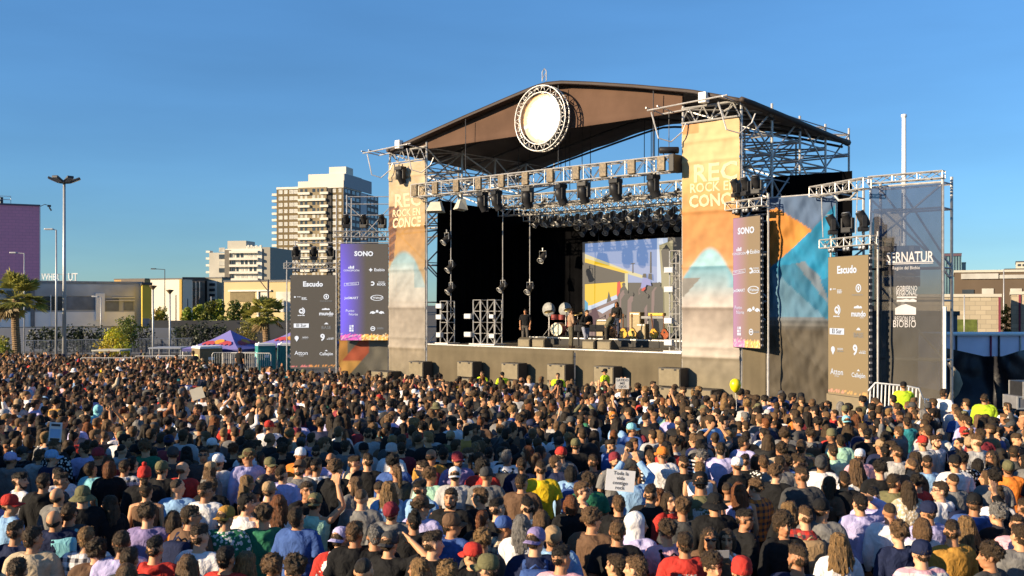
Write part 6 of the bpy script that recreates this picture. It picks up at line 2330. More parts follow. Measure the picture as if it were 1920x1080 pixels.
def cname(s): return s.replace("_", " ")
def parse(line):
    t = line.split()
    p = {"px": float(t[0]), "py": float(t[1]), "turn": float(t[2]), "hair": t[3], "hck": t[4], "hc": HCN[t[4]][1], "top": t[5], "tcn": cname(t[6]), "tc": CN[cname(t[6])], "known": True}
    for w in t[7:]:
        k = w.split(":")
        if k[0] == "cap": p["hat"] = "cap"; p["hatcn"] = cname(k[1]); p["hatc"] = CN[p["hatcn"]]
        elif k[0] == "hat": p["hat"] = k[1]; p["hatcn"] = cname(k[2]); p["hatc"] = CN[p["hatcn"]]
        elif k[0] == "pack": p["pack"] = CN[cname(k[1])]; p["packlabel"] = "person's " + cname(k[2]); p["packlabel"] = cname(k[2])
        elif w in ("plaid", "stripes", "floral", "blotch", "print"): p["pat"] = w
        elif w == "sun": p["glasses"] = "dark"
        elif w == "gl": p["glasses"] = "clear"
        elif w in ("beard", "fem", "capback"): p[w] = True
        elif w in ("up1", "up2", "shade", "hold"): p["arm"] = w
    return p

def head_d(py, s=1.0):
    """Distance of a person whose head centre shows at row py."""
    return ((CAMZ - 1.635 * s) - 0.145) * F / max(py - HOR - 0.0145 * F, 1.0)

FRONT = [(-400, 662), (0, 662), (330, 667), (480, 690), (545, 692), (740, 703), (1000, 715), (1130, 717), (1300, 728), (1440, 740), (1560, 748), (1780, 754), (1930, 772), (2300, 775)]
def front_d(px):
    y = float(np.interp(px, [a for a, b in FRONT], [b for a, b in FRONT]))
    return head_d(y + 3, 0.925)

PEOPLE = [parse(l) for l in TABLE.strip().splitlines()]
for i, p in enumerate(PEOPLE):
    p["scale"] = 0.905 + 0.06 * ((i * 37) % 10) / 10
    if p.get("fem"): p["scale"] -= 0.02
    d = head_d(p["py"], p["scale"])
    p["d"] = d; p["x"] = (p["px"] - 960) / F * d
    p["skin"] = SKINS[(i * 7) % 4]
    p["hv"] = i % 2
    p["trc"] = [(.03, .04, .07), (.012, .012, .013), (.06, .07, .10), (.02, .02, .022)][i % 4]

TOPCOL = [("black", 38), ("dark grey", 12), ("grey", 9), ("navy", 7), ("white", 12), ("light grey", 7), ("lavender", 5), ("light blue", 2.5), ("blue", 1), ("red", 1.8), ("maroon", 2), ("olive", 3), ("beige", 4), ("brown", 6), ("purple", .8), ("pink", 1.4), ("green", .3), ("mint", .5), ("orange", .7), ("mustard", .6), ("yellow", .3), ("teal", .4)]
def pick(rng, table):
    t = rng.uniform(0, sum(w for _, w in table))
    for k, w in table:
        t -= w
        if t <= 0: return k
    return table[-1][0]
def random_person(rng, far=False):
    fem = rng.random() < 0.36
    p = {"fem": fem}
    p["hair"] = pick(rng, [("long", 30), ("wavy", 14), ("pony", 18), ("bob", 18), ("bun", 10), ("curly", 6)] if fem else [("short", 38), ("fade", 30), ("curly", 15), ("buzz", 10), ("bald", 2), ("long", 3), ("bun", 2)])
    p["hck"] = pick(rng, [("k", 36), ("d", 38), ("b", 18), ("a", 4), ("l", 4), ("g", 1.5)])
    p["hc"] = HCN[p["hck"]][1]
    p["top"] = pick(rng, [("tee", 44), ("long", 30), ("hood", 18), ("tank", 8 if fem else 3)])
    p["tcn"] = pick(rng, TOPCOL); p["tc"] = CN[p["tcn"]]
    if rng.random() < 0.24: p["pat"] = rng.choice(["plaid", "stripes", "blotch", "print", "print", "print"])
    if rng.random() < 0.10:
        p["hat"] = pick(rng, [("cap", 70), ("beanie", 16), ("bucket", 10), ("pompom", 3)])
        p["hatcn"] = pick(rng, [("black", 30), ("dark grey", 16), ("navy", 12), ("olive", 10), ("white", 8), ("light grey", 8), ("red", 3), ("maroon", 3), ("tan", 10), ("blue", 1)]); p["hatc"] = CN[p["hatcn"]]
        p["capback"] = rng.random() < 0.25
    r = rng.random()
    if r < 0.06: p["glasses"] = "dark"
    elif r < 0.12: p["glasses"] = "clear"
    if not fem and rng.random() < 0.2: p["beard"] = True
    r = rng.random()
    p["arm"] = "down" if r < 0.72 else ("pocket" if r < 0.90 else ("hold" if r < 0.955 else ("up1" if r < 0.97 else ("shade" if r < 0.985 else "up2"))))
    if not far and p["arm"] in ("up1", "up2", "shade"): p["arm"] = "down"
    p["scale"] = rng.gauss(0.932, 0.034) - (0.045 if fem else 0)
    p["skin"] = rng.choice(SKINS)
    p["hv"] = rng.randint(0, 1)
    p["lean"] = (rng.gauss(0, .035), rng.gauss(0, .045))
    p["trc"] = rng.choice([(.03, .04, .07), (.012, .012, .013), (.06, .07, .10), (.02, .02, .022)])
    return p

# fill the square around the people already placed
rng = random.Random(21)
SP = {}
def near(x, d, r):
    ci, cj = int(math.floor(x)), int(math.floor(d))
    for i in (ci - 1, ci, ci + 1):
        for j in (cj - 1, cj, cj + 1):
            for (a, b) in SP.get((i, j), ()):
                if (a - x) ** 2 + (b - d) ** 2 < r * r: return True
    return False
def occupy(x, d):
    SP.setdefault((int(math.floor(x)), int(math.floor(d))), []).append((x, d))
for p in PEOPLE: occupy(p["x"], p["d"])
BAR = [(20, 757, 31.5, 0.0), (75, 749, 31.8, 0.15), (130, 747, 32.2, 0.1), (225, 744, 32.6, 0), (275, 743, 33.0, 0), (330, 742, 33.4, 0.05), (385, 741, 33.8, 0.1), (190, 671, 53.5, 0), (226, 671, 53.8, 0), (292, 667.5, 54.3, 0), (332, 667, 54.6, 0.05), (372, 666.5, 54.8, 0.05), (430, 730, 36.5, 0.0), (480, 728, 37, 0), (622, 717, 41, 0), (662, 717, 41.2, 0), (440, 661, 51.5, 0.2), (470, 662, 51.2, -0.2)]
BXY = [((px - 960) / F * d, d) for px, py, d, rz in BAR]
def hides(x, y):
    """True where somebody would stand right before a person or barrier already placed."""
    for p in PEOPLE:
        if 0 < p["d"] - y < 1.25 and abs(p["x"] * y / p["d"] - x) < 0.30: return True
    return any(abs(a - x) < 1.15 and -0.35 < b - y < 1.5 for a, b in BXY)
STUFF = []
d = 7.3
row = 0
while d < 62:
    sp = 0.50 if d < 13 else 0.45 if d < 24 else (0.50 if d < 36 else 0.58)
    n = int((1.01 * d + 7.6) / sp)
    for i in range(n):
        x = -(0.505 * d + 4.0) + (i + (0.5 if row % 2 else 0)) * sp + rng.uniform(-.16, .16)
        y = d + rng.uniform(-.16, .16)
        px = 960 + F * x / y
        if y > front_d(px) or near(x, y, 0.40 if y < 13 else 0.34) or hides(x, y): continue
        if x < -9.0 and 9.5 < y < 16.0: continue
        # the lane of the inner barriers is kept thin
        if rng.random() < 0.03: continue
        occupy(x, y)
        p = random_person(rng, y > 14)
        p["x"], p["d"] = x, y
        z = ground_z(y) + 1.635 * p["scale"]
        p["px"], p["py"] = px, HOR + (CAMZ - z) * F / y
        k = S(9.0, 3.0, 0)
        aim = math.degrees(math.atan2(-(k.x - x), (k.y - y)))
        p["turn"] = aim + rng.gauss(0, 32) if rng.random() < 0.70 else (aim + rng.uniform(-110, 110) if rng.random() < .7 else rng.uniform(-180, 180))
        if -25 < px < 1945 and p["py"] < 1108: STUFF.append((y, p, True))
        else: STUFF.append((y, p, False))
    d += sp * 0.86
    row += 1
STUFF.sort(key=lambda t: t[0])
NEAR = PEOPLE
FAR = []
want = 288 - len(PEOPLE)
for y, p, seen in STUFF:
    if seen and want > 0:
        if want % 14 == 0 and p["arm"] in ("down", "pocket") and not p["fem"]:
            bc_ = ["black", "dark grey", "navy", "olive", "maroon", "tan"][want // 14 % 6]
            p["pack"] = CN[bc_]; p["packauto"] = bc_
        NEAR.append(p); want -= 1
    else:
        FAR.append(p)

# ---- labels that single each person out
for p in NEAR:
    top_, hk, hat_ = desc_of(p)
    a = ["person in %s" % top_]
    a.append("and %s" % hat_ if hat_ else "with %s" % hk)
    if p.get("pack"): a.append("carrying a backpack")
    elif p.get("arm") in ("up1", "shade"): a.append("raising one arm")
    elif p.get("arm") == "up2": a.append("raising both arms")
    elif p.get("glasses") == "dark": a.append("and sunglasses")
    elif p.get("beard") and abs(p["turn"]) > 45: a.append("and beard")
    p["base"] = " ".join(a)
    p["marks"] = (["the %s" % hat_] if hat_ else []) + ["the %s" % top_]
from collections import Counter
mc = Counter(m for p in NEAR for m in p["marks"])
bc = Counter(p["base"] for p in NEAR)
used = set()
def side(p, q):
    dx, dd = p["px"] - q["px"], p["d"] - q["d"]
    if abs(dx) / F * q["d"] > abs(dd) * 0.6:
        return "left of" if dx < 0 else "right of"
    return "behind" if dd > 0 else "in front of"
for p in NEAR:
    if bc[p["base"]] == 1:
        p["label"] = p["base"]
        used.add(p["label"].lower())
LAND = [q for q in NEAR if any(mc[m] == 1 for m in q["marks"])]
for p in NEAR:
    if "label" in p: continue
    cands = sorted((q for q in LAND if q is not p), key=lambda q: (q["x"] - p["x"]) ** 2 + (q["d"] - p["d"]) ** 2)
    for q in cands[:25]:
        m = next(m for m in q["marks"] if mc[m] == 1)
        l = "%s, %s %s" % (p["base"], side(p, q), m)
        if len(l.split()) > 16:
            l = "%s, %s %s" % (" ".join(p["base"].split(" and sun")[0].split(" and beard")[0].split(" carrying")[0].split()), side(p, q), m)
        if l.lower() not in used and len(l.replace("-", " ").split()) <= 16:
            p["label"] = l; used.add(l.lower()); break
    else:
        p["label"] = p["base"]

SIGNED = {}
for p in NEAR:
    if p.get("packauto"): p["packlabel"] = "%s backpack worn over %s %s" % (p["packauto"], "a" if desc_of(p)[0][0] not in "aeiou" else "an", p["label"].replace("person in ", "").replace(" carrying a backpack", ""))
    p.setdefault("yaw", 0)
    turn = p["turn"]
    # part of the turn is made by the head
    hy = 0
    if p.get("arm", "down") in ("down",) and not p.get("fem"):
        if 20 < turn < 120: hy = 35
        elif -120 < turn < -20: hy = -35
    elif p.get("arm", "down") == "down" and p.get("fem"):
        hy = 30 if turn > 25 else 0
    p["yaw"] = hy
    if hy == 0 and not p.get("fem") and p.get("arm", "down") == "down" and (int(p["px"]) % 7 == 0): p["pitch"] = -22
    o = person((p["x"], p["d"], ground_z(p["d"])), math.radians(turn - hy), p, p["label"], "people standing in the crowd")

# ---- everybody farther away reads as one mass
def lowpoly(me, ratio):
    ob = bpy.data.objects.new("lump", me)
    COL.objects.link(ob)
    m = ob.modifiers.new("d", 'DECIMATE'); m.ratio = ratio
    dg = bpy.context.evaluated_depsgraph_get()
    out = bpy.data.meshes.new_from_object(ob.evaluated_get(dg))
    bpy.data.objects.remove(ob)
    co = verts_of(out).copy()
    out.calc_loop_triangles()
    tri = np.empty(len(out.loop_triangles) * 3, dtype=np.int32)
    out.loop_triangles.foreach_get("vertices", tri)
    tri = tri.reshape(-1, 3)
    at = out.color_attributes.get("Col")
    col = np.ones((len(co), 3), dtype=np.float32)
    if at is not None:
        c = np.empty(len(co) * 4, dtype=np.float32); at.data.foreach_get("color", c); col = c.reshape(-1, 4)[:, :3].copy()
    bpy.data.meshes.remove(out)
    return co, tri, col
def strip(co, tri, col, keep):
    f = keep[tri].all(axis=1)
    tri = tri[f]
    used_ = np.unique(tri)
    mp = np.full(len(co), -1); mp[used_] = np.arange(len(used_))
    return co[used_], mp[tri], col[used_]
LP = {}
def lp(key, fn):
    if key not in LP: LP[key] = fn()
    return LP[key]
def lp_body(arm):
    def fn():
        me, H = body(arm)
        co, tri, col = lowpoly(me, 0.045)
        hid = (co[:, 2] > 0.12) & (co[:, 2] < 1.40) & (np.abs(co[:, 0]) < 0.175) if arm != "x" else None
        return strip(co, tri, col, ~hid)
    return lp(("b", arm), fn)
def lp_mesh(key, me, ratio): return lp(key, lambda: lowpoly(me, ratio))
def build_crowd(people):
    V, T, C = [], [], []
    base = 0
    HM = np.array(Matrix.Translation(HEADC))
    for p in people:
        arm = p["arm"] if p["arm"] in ("down", "hold", "up1", "up2") else "down"
        parts = [(lp_body(arm), p["skin"], None)]
        h = HAIR.get((p["hair"], 0)) or hair(p["hair"], 0)
        parts.append((lp_mesh(("h", p["hair"]), h, 0.14), p["hc"], HEADC))
        if p.get("hat"):
            parts.append((lp_mesh(("c", p["hat"]), hat(p["hat"]), 0.6), p["hatc"], HEADC))
        tk = p["top"] if p["top"] != "tank" else "tee"
        if arm in ("hold",) : tk = "long"
        parts.append((lp_mesh(("t", tk, arm), top(tk, arm), 0.05), p["tc"], None))
        parts.append((lp_mesh(("l",), trousers(), 0.06), p["trc"], None))
        a = math.radians(p["turn"])
        R = np.array([[math.cos(a), -math.sin(a), 0], [math.sin(a), math.cos(a), 0], [0, 0, 1]], dtype=np.float32)
        s = p["scale"]
        off = np.array([p["x"], p["d"], ground_z(p["d"])], dtype=np.float32)
        for (co, tri, col), c, tr in parts:
            q = co + np.array(tr, dtype=np.float32) if tr is not None else co
            q = (q * s) @ R.T + off
            V.append(q.astype(np.float32)); T.append(tri + base); C.append(col * np.array(c, dtype=np.float32))
            base += len(co)
    V = np.concatenate(V); T = np.concatenate(T).astype(np.int32); C = np.concatenate(C)
    me = bpy.data.meshes.new("crowd")
    me.vertices.add(len(V)); me.vertices.foreach_set("co", V.ravel())
    me.loops.add(len(T) * 3); me.loops.foreach_set("vertex_index", T.ravel())
    me.polygons.add(len(T))
    me.polygons.foreach_set("loop_start", np.arange(0, len(T) * 3, 3, dtype=np.int32))
    me.polygons.foreach_set("use_smooth", np.ones(len(T), dtype=bool))
    me.update(calc_edges=True)
    set_colors(me, C)
    me.materials.append(color_attr_mat("crowd_clothing", 0.75, 0.2, 9.0, bump=0.2, bscale=40))
    o = bpy.data.objects.new("crowd", me)
    COL.objects.link(o)
    tag(o, "dense crowd of concertgoers filling the square up to the stage skirt", "crowd", None, "stuff")
    print("crowd", len(people), "people", len(V), "verts")
build_crowd(FAR)

# ------------------------------------------------------------------ guards, musicians and people at the edges
def at(px, py_feet_z, d): return ((px - 960) / F * d, d, py_feet_z)
GUARD = CN["neon yellow"]
for i, (px, py, turn, hatk, lab) in enumerate(((904, 692, 150, None, "guard in a neon yellow vest by the second subwoofer stack"), (942, 694, -160, "cap", "guard in a neon yellow vest before the third subwoofer stack"), (1134, 688, 60, "cap", "capped guard in a neon yellow jacket standing highest at the skirt"), (1046, 696, 170, None, "guard with a yellow vest half hidden at the seam of the skirt"),
                                         (1694, 724, -20, "cap", "guard in a neon yellow jacket before the white railing"), (1846, 748, -30, None, "guard in a neon yellow vest by the flight cases"), (262, 668, 30, None, "guard in a yellow vest at the far barrier near the round bush"))):
    d = head_d(py + 14) if px > 600 else 55.5
    if 850 < px < 1200: d = 38.5 if px > 1000 else 41.0
    z = CAMZ + (HOR - py - (9 if i < 4 else 0)) / F * d - 1.55
    p = {"scale": 0.95, "hair": "short", "hc": HCN["d"][1], "top": "long", "tc": GUARD if i != 5 else (.35, .5, .03), "arm": "hold" if i == 1 else "down", "hat": hatk, "hatc": (.012, .012, .014), "trc": (.012, .012, .013), "skin": SKINS[i % 3], "vest": (.42, .60, .03)}
    person(((px - 960) / F * d, d, z), math.radians(turn), p, lab, "guards in yellow")
def on_stage(px, t, z, turn, p, lab):
    q = stage_pt(px, t, z)
    person(q, math.radians(turn), p, lab, "people on the stage")
on_stage(1071, 0.9, STAGE_Z + .003, -75, {"hair": "short", "hc": HCN["d"][1], "top": "long", "tc": (.30, .19, .12), "trc": (.10, .085, .055), "arm": "hold", "scale": 1.02, "skin": SKINS[1]}, "person in tan jacket and khaki trousers standing in profile on stage")
on_stage(1098, 0.95, STAGE_Z + .003, -160, {"hair": "short", "hc": HCN["d"][1], "top": "long", "tc": (.012, .012, .013), "trc": (.22, .23, .28), "leg": "stride", "arm": "hold", "bend": 0.25, "skin": SKINS[0]}, "musician in black top and grey jeans striding on stage")
on_stage(1138, 1.6, STAGE_Z + .003, -110, {"hair": "short", "hc": HCN["k"][1], "top": "long", "tc": (.11, .10, .065), "trc": (.05, .045, .035), "arm": "hold", "bend": 0.55, "skin": SKINS[1]}, "musician in olive shirt bending forward over his gear")
on_stage(985, 1.9, STAGE_Z + .003, 170, {"hair": "short", "hc": HCN["k"][1], "top": "tee", "tc": (.012, .012, .013), "trc": (.09, .08, .07), "skin": SKINS[2]}, "stagehand in black T-shirt standing in the dark left of the drums")
on_stage(1156, 4.6, RISE, 160, {"hair": "long", "hc": HCN["k"][1], "top": "long", "tc": (.02, .02, .02), "fem": True, "skin": SKINS[2]}, "person in black with long hair behind the guitars")
for i, (px, py, turn, col, lab) in enumerate(((362, 662, 20, "dark grey", "person in dark grey standing higher beside the tan toilet cabin"), (450, 656, -30, "black", "person in black standing under the blue canopy"), (1770, 738, -60, "white", "person in a white top raised above the heads by the black tarpaulin"), (1225, 722, -140, "black", "person with a beard facing us in the front row by the last subwoofers"))):
    d = 50.5 if px < 600 else head_d(py + 12)
    if px == 1225: d = 30.5
    z = CAMZ + (HOR - py) / F * d - 1.635
    person(((px - 960) / F * d, d, z), math.radians(turn), {"hair": "short", "hc": HCN["d"][1], "top": "tee", "tc": CN[col], "beard": i == 3, "skin": SKINS[i % 3]}, lab, "people at the edge of the crowd")

# ------------------------------------------------------------------ things people hold up
def placard(label, px, py, d, w, h, rows, yaw, roll, col, stick, ink=(0.05, 0.05, 0.06), pic=False):
    o = empty("placard", P(px, py, d), yaw, label, "placard", "placards held up in the crowd")
    R = Matrix.Rotation(roll, 3, 'Y')
    MB().box((0, 0, 0), (w, 0.008, h), rot=R).build("board", mat("card_" + label[:8], col, 0.7, 0.05, 6.0), o)
    if stick:
        MB().tube([(0, 0.012, -h * 0.3), (-0.02, 0.02, -h / 2 - stick)], 0.013, 6).build("stick", mat("stick_wood", (0.36, 0.25, 0.14), 0.7), o)
    if rows:
        mb = MB()
        ax, ay = R @ Vector((1, 0, 0)), R @ Vector((0, 0, 1))
        n = len(rows)
        for i, r in enumerate(rows):
            write(mb, r, Vector((0, -0.007, 0)) + ay * (h * (0.5 - (i + 0.7) / (n + 0.4))), ax, ay, h / (n + 0.4) * 1.05, 0, 0.01, 'CENTER', min(1.0, w * 1.55 / (max(len(r), 1) * h / (n + 0.4))))
        mb.build("lettering", mat("ink", ink, 0.7), o)
    if pic:
        mb = MB(); mb.box(R @ Vector((0, -0.007, -0.02)), (w * 0.8, 0.004, h * 0.45), rot=R); mb.build("picture", mat("card_blue", (0.30, 0.48, 0.72), 0.7), o)
        mb = MB(); mb.box(R @ Vector((0, -0.007, h * 0.36)), (w * 0.7, 0.004, h * 0.12), rot=R); mb.box(R @ Vector((0, -0.007, -h * 0.38)), (w * 0.75, 0.004, h * 0.12), rot=R); mb.build("dark_band", mat("ink2", (0.06, 0.05, 0.05), 0.7), o)
    return o
placard("white and blue card on a stick above the crowd far left", 104, 810, head_d(838), 0.19, 0.30, None, 0.1, 0.08, (0.70, 0.70, 0.70), 0.35, pic=True)
placard("small pale square card tilted on a stick near the barrier", 370, 738, head_d(757), 0.30, 0.27, None, 0.1, -0.3, (0.62, 0.56, 0.44), 0.4)
placard("white paper with handwritten lines held up by a striped sleeve", 1163, 901, head_d(946) - 0.30, 0.30, 0.22, ["Toda la", "vida", "contigo", "rock"], 0.05, 0.10, (0.74, 0.73, 0.73), 0)
placard("white placard on a thin stick close to the stage front", 1167, 719, head_d(738), 0.36, 0.29, ["LATIDO", "MIS", "OJOS"], 0.05, 0.02, (0.66, 0.63, 0.58), 0.7)
o = empty("balloon", P(1379, 722, head_d(752)), 0, "round yellow balloon floating before the sunlit screen", "balloon")
MB().lathe([(0.012, -0.19), (0.05, -0.165), (0.11, -0.10), (0.14, 0.0), (0.125, 0.09), (0.07, 0.145), (0.01, 0.16)], (0, 0, 0), 22).build("skin", mat("balloon_yellow", (0.72, 0.60, 0.01), 0.35, 0.04, spec=0.5), o, smooth=True)
MB().tube([(0, 0, -0.18), (0.03, 0.01, -0.5), (0.0, 0.0, -0.8)], 0.004, 4).build("string", WHITEPAINT, o)
def phone(label, loc, rz, col):
    o = empty("mobile_phone", loc, rz, label, "phone", "phones held up")
    MB().bevbox((0, 0, 0), (0.15, 0.009, 0.075), 0.004).build("case", mat("phone_" + label[:6], col, 0.3, 0.05, spec=0.6), o)
    MB().box((0, 0.0055, 0), (0.138, 0.002, 0.066)).build("display", BLACK, o)
q = next(p for p in NEAR if p.get("known") and p["px"] == 1188)
phone("silver phone held up in both hands by the light blue sleeves", (q["x"] , q["d"] + 0.36, ground_z(q["d"]) + 1.86 * q["scale"]), 0, (0.6, 0.6, 0.62))
q = next(p for p in NEAR if p.get("known") and p["px"] == 1363)
phone("white phone held up for a selfie by the white tank top", (q["x"] - 0.12, q["d"] - 0.34, ground_z(q["d"]) + 1.40), 0.15, (0.35, 0.33, 0.32))
# ================================================================== buildings
def ramp_box(mb, x0, x1, y0, y1, z0, z1, mi=0):
    mb.box(((x0 + x1) / 2, (y0 + y1) / 2, (z0 + z1) / 2), (abs(x1 - x0), abs(y1 - y0), abs(z1 - z0)), 0, mi)
GLASS_D = mat("window_dark", (0.035, 0.040, 0.045), 0.15, 0.5, 0.3, spec=0.7)
GLASS_P = mat("window_pale", (0.46, 0.44, 0.38), 0.3, 0.35, 0.35, spec=0.5)
GLASS_B = mat("window_shade", (0.16, 0.18, 0.21), 0.6, 0.4, 0.6)
CONC = mat("concrete_pale", (0.46, 0.43, 0.36), 0.85, 0.10, 0.15)
WHITEW = mat("wall_white", (0.66, 0.62, 0.53), 0.85, 0.08, 0.1)
BRICKB = mat("wall_brown", (0.145, 0.105, 0.050), 0.85, 0.15, 0.12)
DARKW = mat("wall_dark", (0.05, 0.047, 0.045), 0.85, 0.2, 0.2)

def apartment(name, label, corner_px, d, lx, ly, rot, z1, floors, left_fn, right_fn, body_m, z0=-4.0):
    """A tall block seen on its corner. Local frame: the corner nearest to us at the origin, one face along -x, the other along +y."""
    c = P(corner_px, HOR, d)
    root = empty(name, (c.x, c.y, z0), rot, label, "building", None)
    H = z1 - z0
    mb = MB(); ramp_box(mb, -lx, 0, 0, ly, 0, H); mb.build("wall", body_m, root)
    fh = H / floors
    left_fn(root, lx, H, fh, floors)
    right_fn(root, ly, H, fh, floors)
    return root
def win(root, face, u0, u1, z0, z1, m, pane=True, depth=0.12, frame=None):
    """A window: frame as a part, pane as its sub-part. face 'F' is the face along -x (u runs from the corner to the left), 'R' the face along +y."""
    w = abs(u1 - u0)
    um, zm = (u0 + u1) / 2, (z0 + z1) / 2
    fr = MB()
    t = 0.14
    for (a, b, c_, e) in ((um, z1 - t / 2, w, t), (um, z0 + t / 2, w, t), (u0 + t / 2, zm, t, z1 - z0 - 2 * t), (u1 - t / 2, zm, t, z1 - z0 - 2 * t)):
        if face == 'F': fr.box((-a, -depth / 2, b), (c_, depth, e))
        else: fr.box((depth / 2, a, b), (depth, c_, e))
    f = fr.build("window", frame or WHITEPAINT, root)
    p = MB()
    if face == 'F': p.box((-um, -0.03, zm), (w - 2 * t, 0.06, z1 - z0 - 2 * t))
    else: p.box((0.03, um, zm), (0.06, w - 2 * t, z1 - z0 - 2 * t))
    p.build("pane", m, f)
def stuff_windows(root, face, rects, m, name="window_rows"):
    """The many small windows beyond the first hundred of a tower, as one part."""
    p = MB(); fr = MB()
    for (u0, u1, z0, z1) in rects:
        um, zm, w, h = (u0 + u1) / 2, (z0 + z1) / 2, u1 - u0, z1 - z0
        if face == 'F': p.box((-um, -0.03, zm), (w, 0.08, h))
        else: p.box((0.03, um, zm), (0.08, w, h))
    o = p.build(name, m, root); o["kind"] = "stuff"
    return o
WRNG = random.Random(5)
# --- tall brown and white tower
def tower():
    d = 560.0; f = F / d
    def zz(py): return CAMZ + (HOR - py) / f
    ztop = zz(345); z0 = -3.0
    c = P(643, HOR, d)
    root = empty("apartment_tower", (c.x, c.y, z0), math.radians(-14), "tall brown and white apartment tower rising behind the LED screens", "building")
    H = ztop - z0; lx = (643 - 511) / f / math.cos(math.radians(14)); ly = 52.0
    mb = MB(); ramp_box(mb, -lx, 0, 0, ly, 0, H - 2); mb.build("wall", BRICKB, root)
    # right face set proud, its shade put into a greyer wall colour
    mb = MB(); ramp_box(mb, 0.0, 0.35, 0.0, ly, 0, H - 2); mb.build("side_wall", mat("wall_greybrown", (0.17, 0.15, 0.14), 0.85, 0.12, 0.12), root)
    n = 20; fh = (H - 2) / n
    # white balcony bay in the middle of the front and the white parapet
    u_of = lambda px: (643 - px) / (643 - 511) * lx
    mb = MB(); ramp_box(mb, -u_of(556), -u_of(612), -0.9, -0.002, 0, H - 1.5); mb.build("bay", mat("wall_ochre", (0.24, 0.19, 0.115), 0.85, 0.12, 0.2), root)
    mb = MB(); ramp_box(mb, -u_of(556) - .3, 0.6, -0.5, 0.0, H - 2.0, H + 2.0); ramp_box(mb, -lx, -u_of(556) - .3, -0.3, 0.0, H - 2.0, H - 0.8); mb.build("parapet", WHITEW, root)
    mb = MB(); ramp_box(mb, -u_of(570), 0.3, 3, 26, H - 2, H + 6.3); mb.build("penthouse", WHITEW, root)
    mb = MB(); ramp_box(mb, -u_of(610), 0.1, 4, 14, H + 6.3, H + 10.2); mb.build("lift_house", WHITEW, root)
    mb = MB(); ramp_box(mb, 0.36, 0.9, 0.0, 40, H - 1.5, H + 5.8); mb.build("side_penthouse", mat("wall_bluegrey", (0.32, 0.34, 0.36), 0.8, 0.1), root)
    mb = MB(); ramp_box(mb, -u_of(621), -u_of(612), -0.5, 0.0, 0, H - 2); mb.build("dark_recess", DARKW, root)
    cnt = 0
    rest = []
    for k in range(n):
        zb = k * fh + fh * 0.30; zt = k * fh + fh * 0.86
        for a, b in ((511.5 + 4, 523), (526.5, 533), (537, 545), (546, 553.5), (623.5, 629), (635, 640)):
            r = (u_of(b), u_of(a), zb, zt)
            if k >= 6 and cnt < 84: win(root, 'F', *r, GLASS_P); cnt += 1
            else: rest.append(r)
    stuff_windows(root, 'F', rest, GLASS_P)
    for k in range(n):
        bal = MB()
        z = k * fh
        ramp_box(bal, -u_of(556) + .2, -u_of(580), -2.0, -0.902, z + 0.1, z + fh * 0.40)
        if k % 2 == 0: ramp_box(bal, -u_of(580), -u_of(612) - .2, -2.0, -0.902, z + 0.1, z + fh * 0.40)
        else: ramp_box(bal, -u_of(600), -u_of(616), -1.8, -0.902, z + 0.1, z + fh * 0.40)
        bal.build("balcony", WHITEW, root)
        side_b = MB(); ramp_box(side_b, -lx - 3.2, -lx - 0.02, 0.5, 4.5, z + 0.2, z + fh * 0.42); side_b.build("side_balcony", WHITEW, root)
        dk = MB()
        for (a, b) in ((560, 565), (569, 574), (584, 590), (594, 597), (601, 606)):
            ramp_box(dk, -u_of(a), -u_of(b), -0.96, -0.902, z + fh * 0.42, z + fh * 0.93)
        dk.build("balcony_glass", GLASS_D if k % 3 else GLASS_P, root)
    # right face: bands of windows and a white stripe
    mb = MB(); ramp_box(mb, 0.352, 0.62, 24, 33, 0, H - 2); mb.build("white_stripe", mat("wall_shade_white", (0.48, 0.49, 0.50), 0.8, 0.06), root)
    rr = []
    for k in range(n):
        zb = k * fh + fh * 0.32; zt = k * fh + fh * 0.85
        for a, b in ((1.5, 5), (6, 9), (12, 16), (18, 22), (35, 38.5), (40, 44), (46, 50)):
            rr.append((a, b, zb, zt))
        if k % 2 == 0: rr.append((29, 32, zb, zt))
    p = MB()
    for (u0, u1, a, b) in rr: p.box((0.38, (u0 + u1) / 2, (a + b) / 2), (0.5 if u0 == 29 else 0.14, u1 - u0, b - a))
    o = p.build("side_window_rows", mat("window_blueish", (0.20, 0.22, 0.25), 0.2, 0.6, 0.22, spec=0.6), root); o["kind"] = "stuff"
tower()
